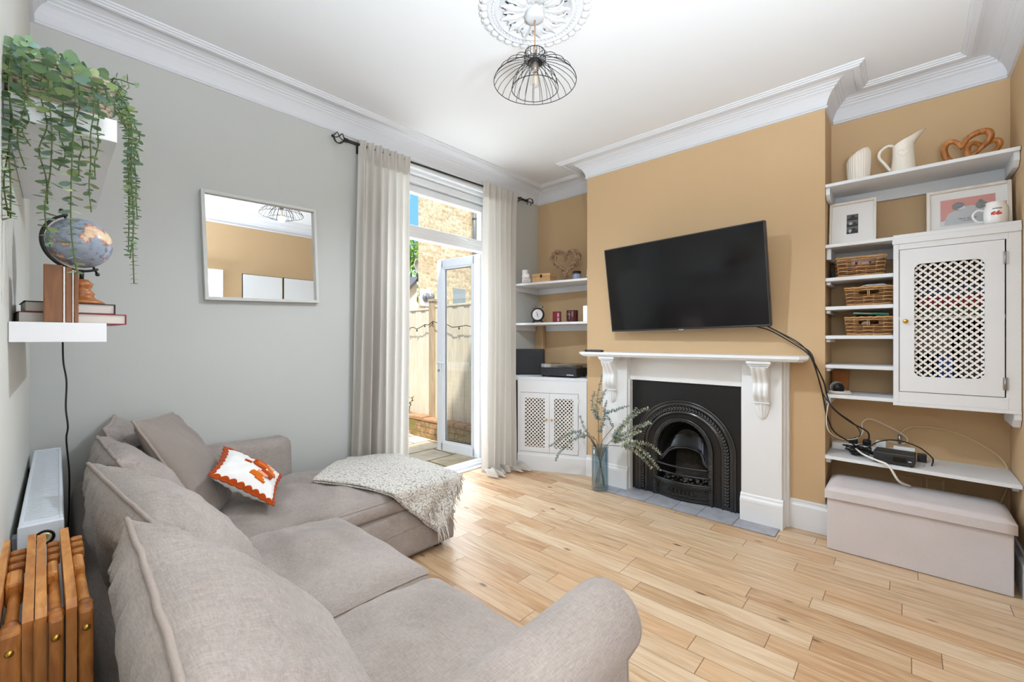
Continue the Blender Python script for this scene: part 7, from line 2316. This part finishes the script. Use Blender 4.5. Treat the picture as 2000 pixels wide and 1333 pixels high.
b = MB(); b.box(0.001, RD - .001, -.004, 0.004, RZ0 + .01, RZ1 - .001, .003); sp = b.build('side_panel', M_RAD, t)
b = MB(); b.lathe([(0, 0), (.007, 0), (.008, -.006), (.011, -.008), (.015, -.006), (.016, .0), (.016, .01)], 28, M=Matrix.Translation((.055, -.006, .755)) @ Matrix.Rotation(radians(-90), 4, 'X')); b.build('valve_dial', mat('beige_brass_dial', '#cbbf9c', rough=.35, metal=.4), sp)
b = MB(); b.tube([(.055 + .019 * cos(a), -.007, .755 + .019 * sin(a)) for a in [2 * pi * k / 28 for k in range(28)]], .0035, 6, closed=True); b.build('dial_ring', mat('dark_bronze'  , '#2a1c14'), sp)
for y in (.12, RL - .12):
    b = MB(); b.box(-.035 + .012, .002, y - .02, y + .02, .45, .74, .002); b.build('wall_bracket', M_BLACKM if y > .5 else M_RAD, t)
b = MB(); b.tube([(RD / 2, .05, RZ0 + .03), (RD / 2, -.02, RZ0 + .03), (RD / 2, -.025, .01)], .008, 10); b.tube([(RD / 2, RL - .05, RZ0 + .03), (RD / 2, RL - .02, RZ0 - .01), (RD / 2, RL - .02, .01)], .008, 10); b.build('pipes', mat('copper_pipe', '#b5784a', rough=.35, metal=1), t)

# folded wooden director chairs
M_TEAK = wood('oiled_teak', '#a8672c', '#d99a54', 3.2, (11, 3.0, 3.0), .4, .2)
M_TEAK2 = wood('oiled_teak_darker', '#8a5022', '#b87838', 3.2, (11, 3.0, 3.0), .42, .2)
def folded_chair(label, xs, seed):
    """xs: for each of the two sides (arm x0, arm x1, leg x0, leg x1)"""
    t = thing('folding_chair', label, 'chair', (0.0, 1.25, 0), 0, 'folded wooden chairs between radiator and sofa')
    rnd = random.Random(seed)
    def cham(b, x0, x1, y0, y1, z0, z1, bev=.004, M=None): b.box(x0, x1, y0, y1, z0, z1, bev, M=M)
    for i, (a0, a1, l0, l1) in enumerate(xs):
        sl = rnd.uniform(-.006, .006)
        b = MB(); b.prism([(0.0, .745), (-.002, .80), (.008, .816), (.47, .822 + sl), (.485, .812), (.485, .775), (.05, .755), (.05, .0), (.0, .0)], a0, a1, 'x'); b.build('armrest', M_TEAK, t)
        b = MB(); b.box(l0, l1, -.032, .008, .0, .80, .005); lg = b.build('leg', M_TEAK2, t)
        if l1 - l0 > .005: b = MB(); b.lathe([(0, .004), (.004, .0035), (.0065, 0), (.0065, -.002)], 14, M=Matrix.Translation(((l0 + l1) / 2, -.033, .765)) @ Matrix.Rotation(radians(90), 4, 'X')); b.build('bolt', M_BRASS, lg)
        if l1 - l0 < .005: continue
        b = MB(); b.cyl(((l0 + l1) / 2, .0, .788), ((l0 + l1) / 2, .34, .770), .0095, 14); b.build('dowel', M_TEAK, t)
        b = MB(); b.cyl(((l0 + l1) / 2, .008, .790), ((l0 + l1) / 2, .022, .789), .0135, 14); b.build('washer', M_TEAK2, t)
        b = MB(); b.box(l0 - .001, l1 - .002, .20, .285, .752, .808, .008); b.cyl((l0 - .002, .235, .785), (l0 + .002, .235, .785), .006, 10, mi=1); b.build('hinge_block', [M_TEAK, M_DARK], t)
        for yy in (.315, .36, .40):
            b = MB(); b.box(l0, l1 + .002, yy, yy + .020, .780, .806 + (yy - .315) * .05, .005); b.build('slat', M_TEAK2, t)
    b = MB(); b.box(xs[0][0], xs[1][3], .02, .04, .30, .34, .004); b.build('crossbar', M_TEAK2, t)
folded_chair('folded teak chair closest to the sofa back', [(-.011, .005, .0065, .027), (.031, .047, .0485, .070)], 3)
folded_chair('folded teak chair closest to the left wall', [(-.0745, -.056, -.0545, -.0285), (-.0275, -.0120, .0, .0)] if False else [(-.0745, -.0580, -.0565, -.0285), (-.0275, -.0125, -.0122, -.0112)], 5)

# ================================================================== GLASS VASE WITH EUCALYPTUS BY THE FIREPLACE
VX, VY = 3.375, 2.022
t = thing('glass_vase', 'blue glass cylinder vase with eucalyptus branches standing by the fireplace', 'vase', (VX, VY, 0.0065))
def vase_glass():
    m = bpy.data.materials.new('blue_tinted_glass'); m.use_nodes = True
    nt = m.node_tree; b = nt.nodes['Principled BSDF']
    nt.nodes.clear()
    o = nn(nt, 'ShaderNodeOutputMaterial'); tr = nn(nt, 'ShaderNodeBsdfTransparent'); tr.inputs[0].default_value = rgb('#dce7ec')
    g = nn(nt, 'ShaderNodeBsdfGlossy'); g.inputs['Roughness'].default_value = .03
    lw = nn(nt, 'ShaderNodeLayerWeight'); lw.inputs['Blend'].default_value = .45
    mr = nn(nt, 'ShaderNodeMapRange'); mr.inputs[3].default_value = .05; mr.inputs[4].default_value = .4
    mx = nn(nt, 'ShaderNodeMixShader')
    nt.links.new(lw.outputs['Facing'], mr.inputs[0]); nt.links.new(mr.outputs[0], mx.inputs[0]); nt.links.new(tr.outputs[0], mx.inputs[1]); nt.links.new(g.outputs[0], mx.inputs[2]); nt.links.new(mx.outputs[0], o.inputs[0])
    return m
M_VG = vase_glass()
b = MB(); b.lathe([(0, .0), (.066, .0), (.072, .006), (.073, .03), (.073, .36), (.071, .368), (.076, .374), (.078, .382), (.074, .388), (.068, .386), (.068, .37), (.069, .35), (.069, .03), (.060, .022), (0, .020)], 48); b.build('glass_body', M_VG, t)
M_EB = mat('brown_twig', '#6d5440', rough=.8)
M_EA = mat('dried_eucalyptus', '#8c9a86', rough=.7, var=.3, vscale=12); M_EC = mat('dried_eucalyptus_blue', '#7f979c', rough=.7, var=.25, vscale=12); M_EE = mat('dried_eucalyptus_cream', '#b9bba2', rough=.7, var=.2, vscale=12)
VB = (VX, VY, 0.0065)
def branch(stem, leafy, s0, s1, seed, mixp):
    base_ = VB
    b = MB(); b.tube([p - Vector(base_) for p in spline(stem, 6)], .0026, 6)
    sg_ = b.build('branch', M_EB, t)
    for k, pts in enumerate(leafy):
        vine('leafy_sprig', sg_, pts, base_, s0 * 1.35, s1 * 1.45, seed + k, step=.0085, mats=[M_EB, M_EA, M_EC, M_EE], n=6, stem=.0016, mixp=mixp, flat=.8)
branch([(3.40, 1.99, .04), (3.39, 2.03, .2), (3.395, 2.045, .39), (3.40, 2.052, .575), (3.40, 2.06, .68)],
       [[(3.40, 2.055, .60), (3.40, 2.068, .70), (3.41, 2.070, .82), (3.42, 2.045, .96), (3.43, 2.03, 1.035)],
        [(3.40, 2.056, .62), (3.37, 2.085, .70), (3.36, 2.092, .80), (3.37, 2.07, .88)],
        [(3.40, 2.050, .50), (3.42, 2.012, .60), (3.42, 2.000, .72), (3.43, 1.985, .80)],
        [(3.41, 2.045, .75), (3.42, 2.02, .84), (3.43, 1.987, .90)]], .020, .011, 300, (.5, .45, .05))
branch([(3.42, 2.0, .05), (3.39, 2.05, .3), (3.37, 2.075, .41), (3.34, 2.12, .465), (3.32, 2.16, .485)],
       [[(3.33, 2.15, .485), (3.30, 2.20, .505), (3.29, 2.30, .475), (3.27, 2.40, .40), (3.25, 2.50, .33)],
        [(3.33, 2.13, .47), (3.31, 2.20, .46), (3.29, 2.29, .39), (3.27, 2.39, .29), (3.27, 2.44, .20)]], .019, .010, 320, (.55, .4, .05))
branch([(3.38, 1.98, .04), (3.39, 2.04, .3), (3.40, 2.07, .42), (3.40, 2.10, .44)],
       [[(3.40, 2.09, .44), (3.40, 2.15, .455), (3.40, 2.20, .52), (3.40, 2.255, .635)]], .019, .012, 340, (.6, .2, .2))
branch([(3.36, 2.06, .05), (3.37, 2.0, .28), (3.36, 1.95, .40), (3.34, 1.90, .455), (3.32, 1.84, .51)],
       [[(3.33, 1.87, .48), (3.32, 1.80, .57), (3.31, 1.70, .68), (3.30, 1.60, .76), (3.30, 1.53, .79)],
        [(3.33, 1.86, .49), (3.32, 1.78, .53), (3.31, 1.68, .60), (3.31, 1.60, .64), (3.30, 1.51, .68)],
        [(3.33, 1.88, .46), (3.31, 1.79, .49), (3.30, 1.70, .54), (3.29, 1.60, .60)],
        [(3.33, 1.87, .49), (3.34, 1.80, .60), (3.35, 1.72, .70), (3.35, 1.65, .78)]], .021, .013, 360, (.35, .15, .5))
branch([(3.40, 2.05, .05), (3.37, 2.0, .3), (3.34, 1.95, .41), (3.29, 1.87, .437), (3.26, 1.76, .455)],
       [[(3.26, 1.75, .46), (3.25, 1.66, .49), (3.24, 1.55, .46), (3.24, 1.47, .39), (3.23, 1.40, .33)],
        [(3.26, 1.72, .47), (3.25, 1.62, .51), (3.25, 1.50, .51), (3.25, 1.40, .455)],
        [(3.26, 1.72, .46), (3.24, 1.62, .44), (3.23, 1.54, .40), (3.22, 1.47, .34)]], .020, .011, 380, (.3, .1, .6))
branch([(3.35, 1.97, .05), (3.38, 2.02, .3), (3.385, 2.01, .42), (3.39, 1.96, .50), (3.395, 1.90, .575)],
       [[(3.395, 1.90, .57), (3.40, 1.95, .64), (3.40, 1.995, .70), (3.40, 2.01, .74)],
        [(3.40, 1.99, .69), (3.40, 1.93, .71), (3.40, 1.87, .73), (3.39, 1.80, .76), (3.39, 1.74, .78)]], .016, .009, 400, (.2, .75, .05))
b = MB(); b.tube([(3.37, 2.06, .37), (3.345, 2.095, .445)], .009, 8)
b.v = [v - Vector(VB) for v in b.v]
b.build('cut_twig', M_EB, t)
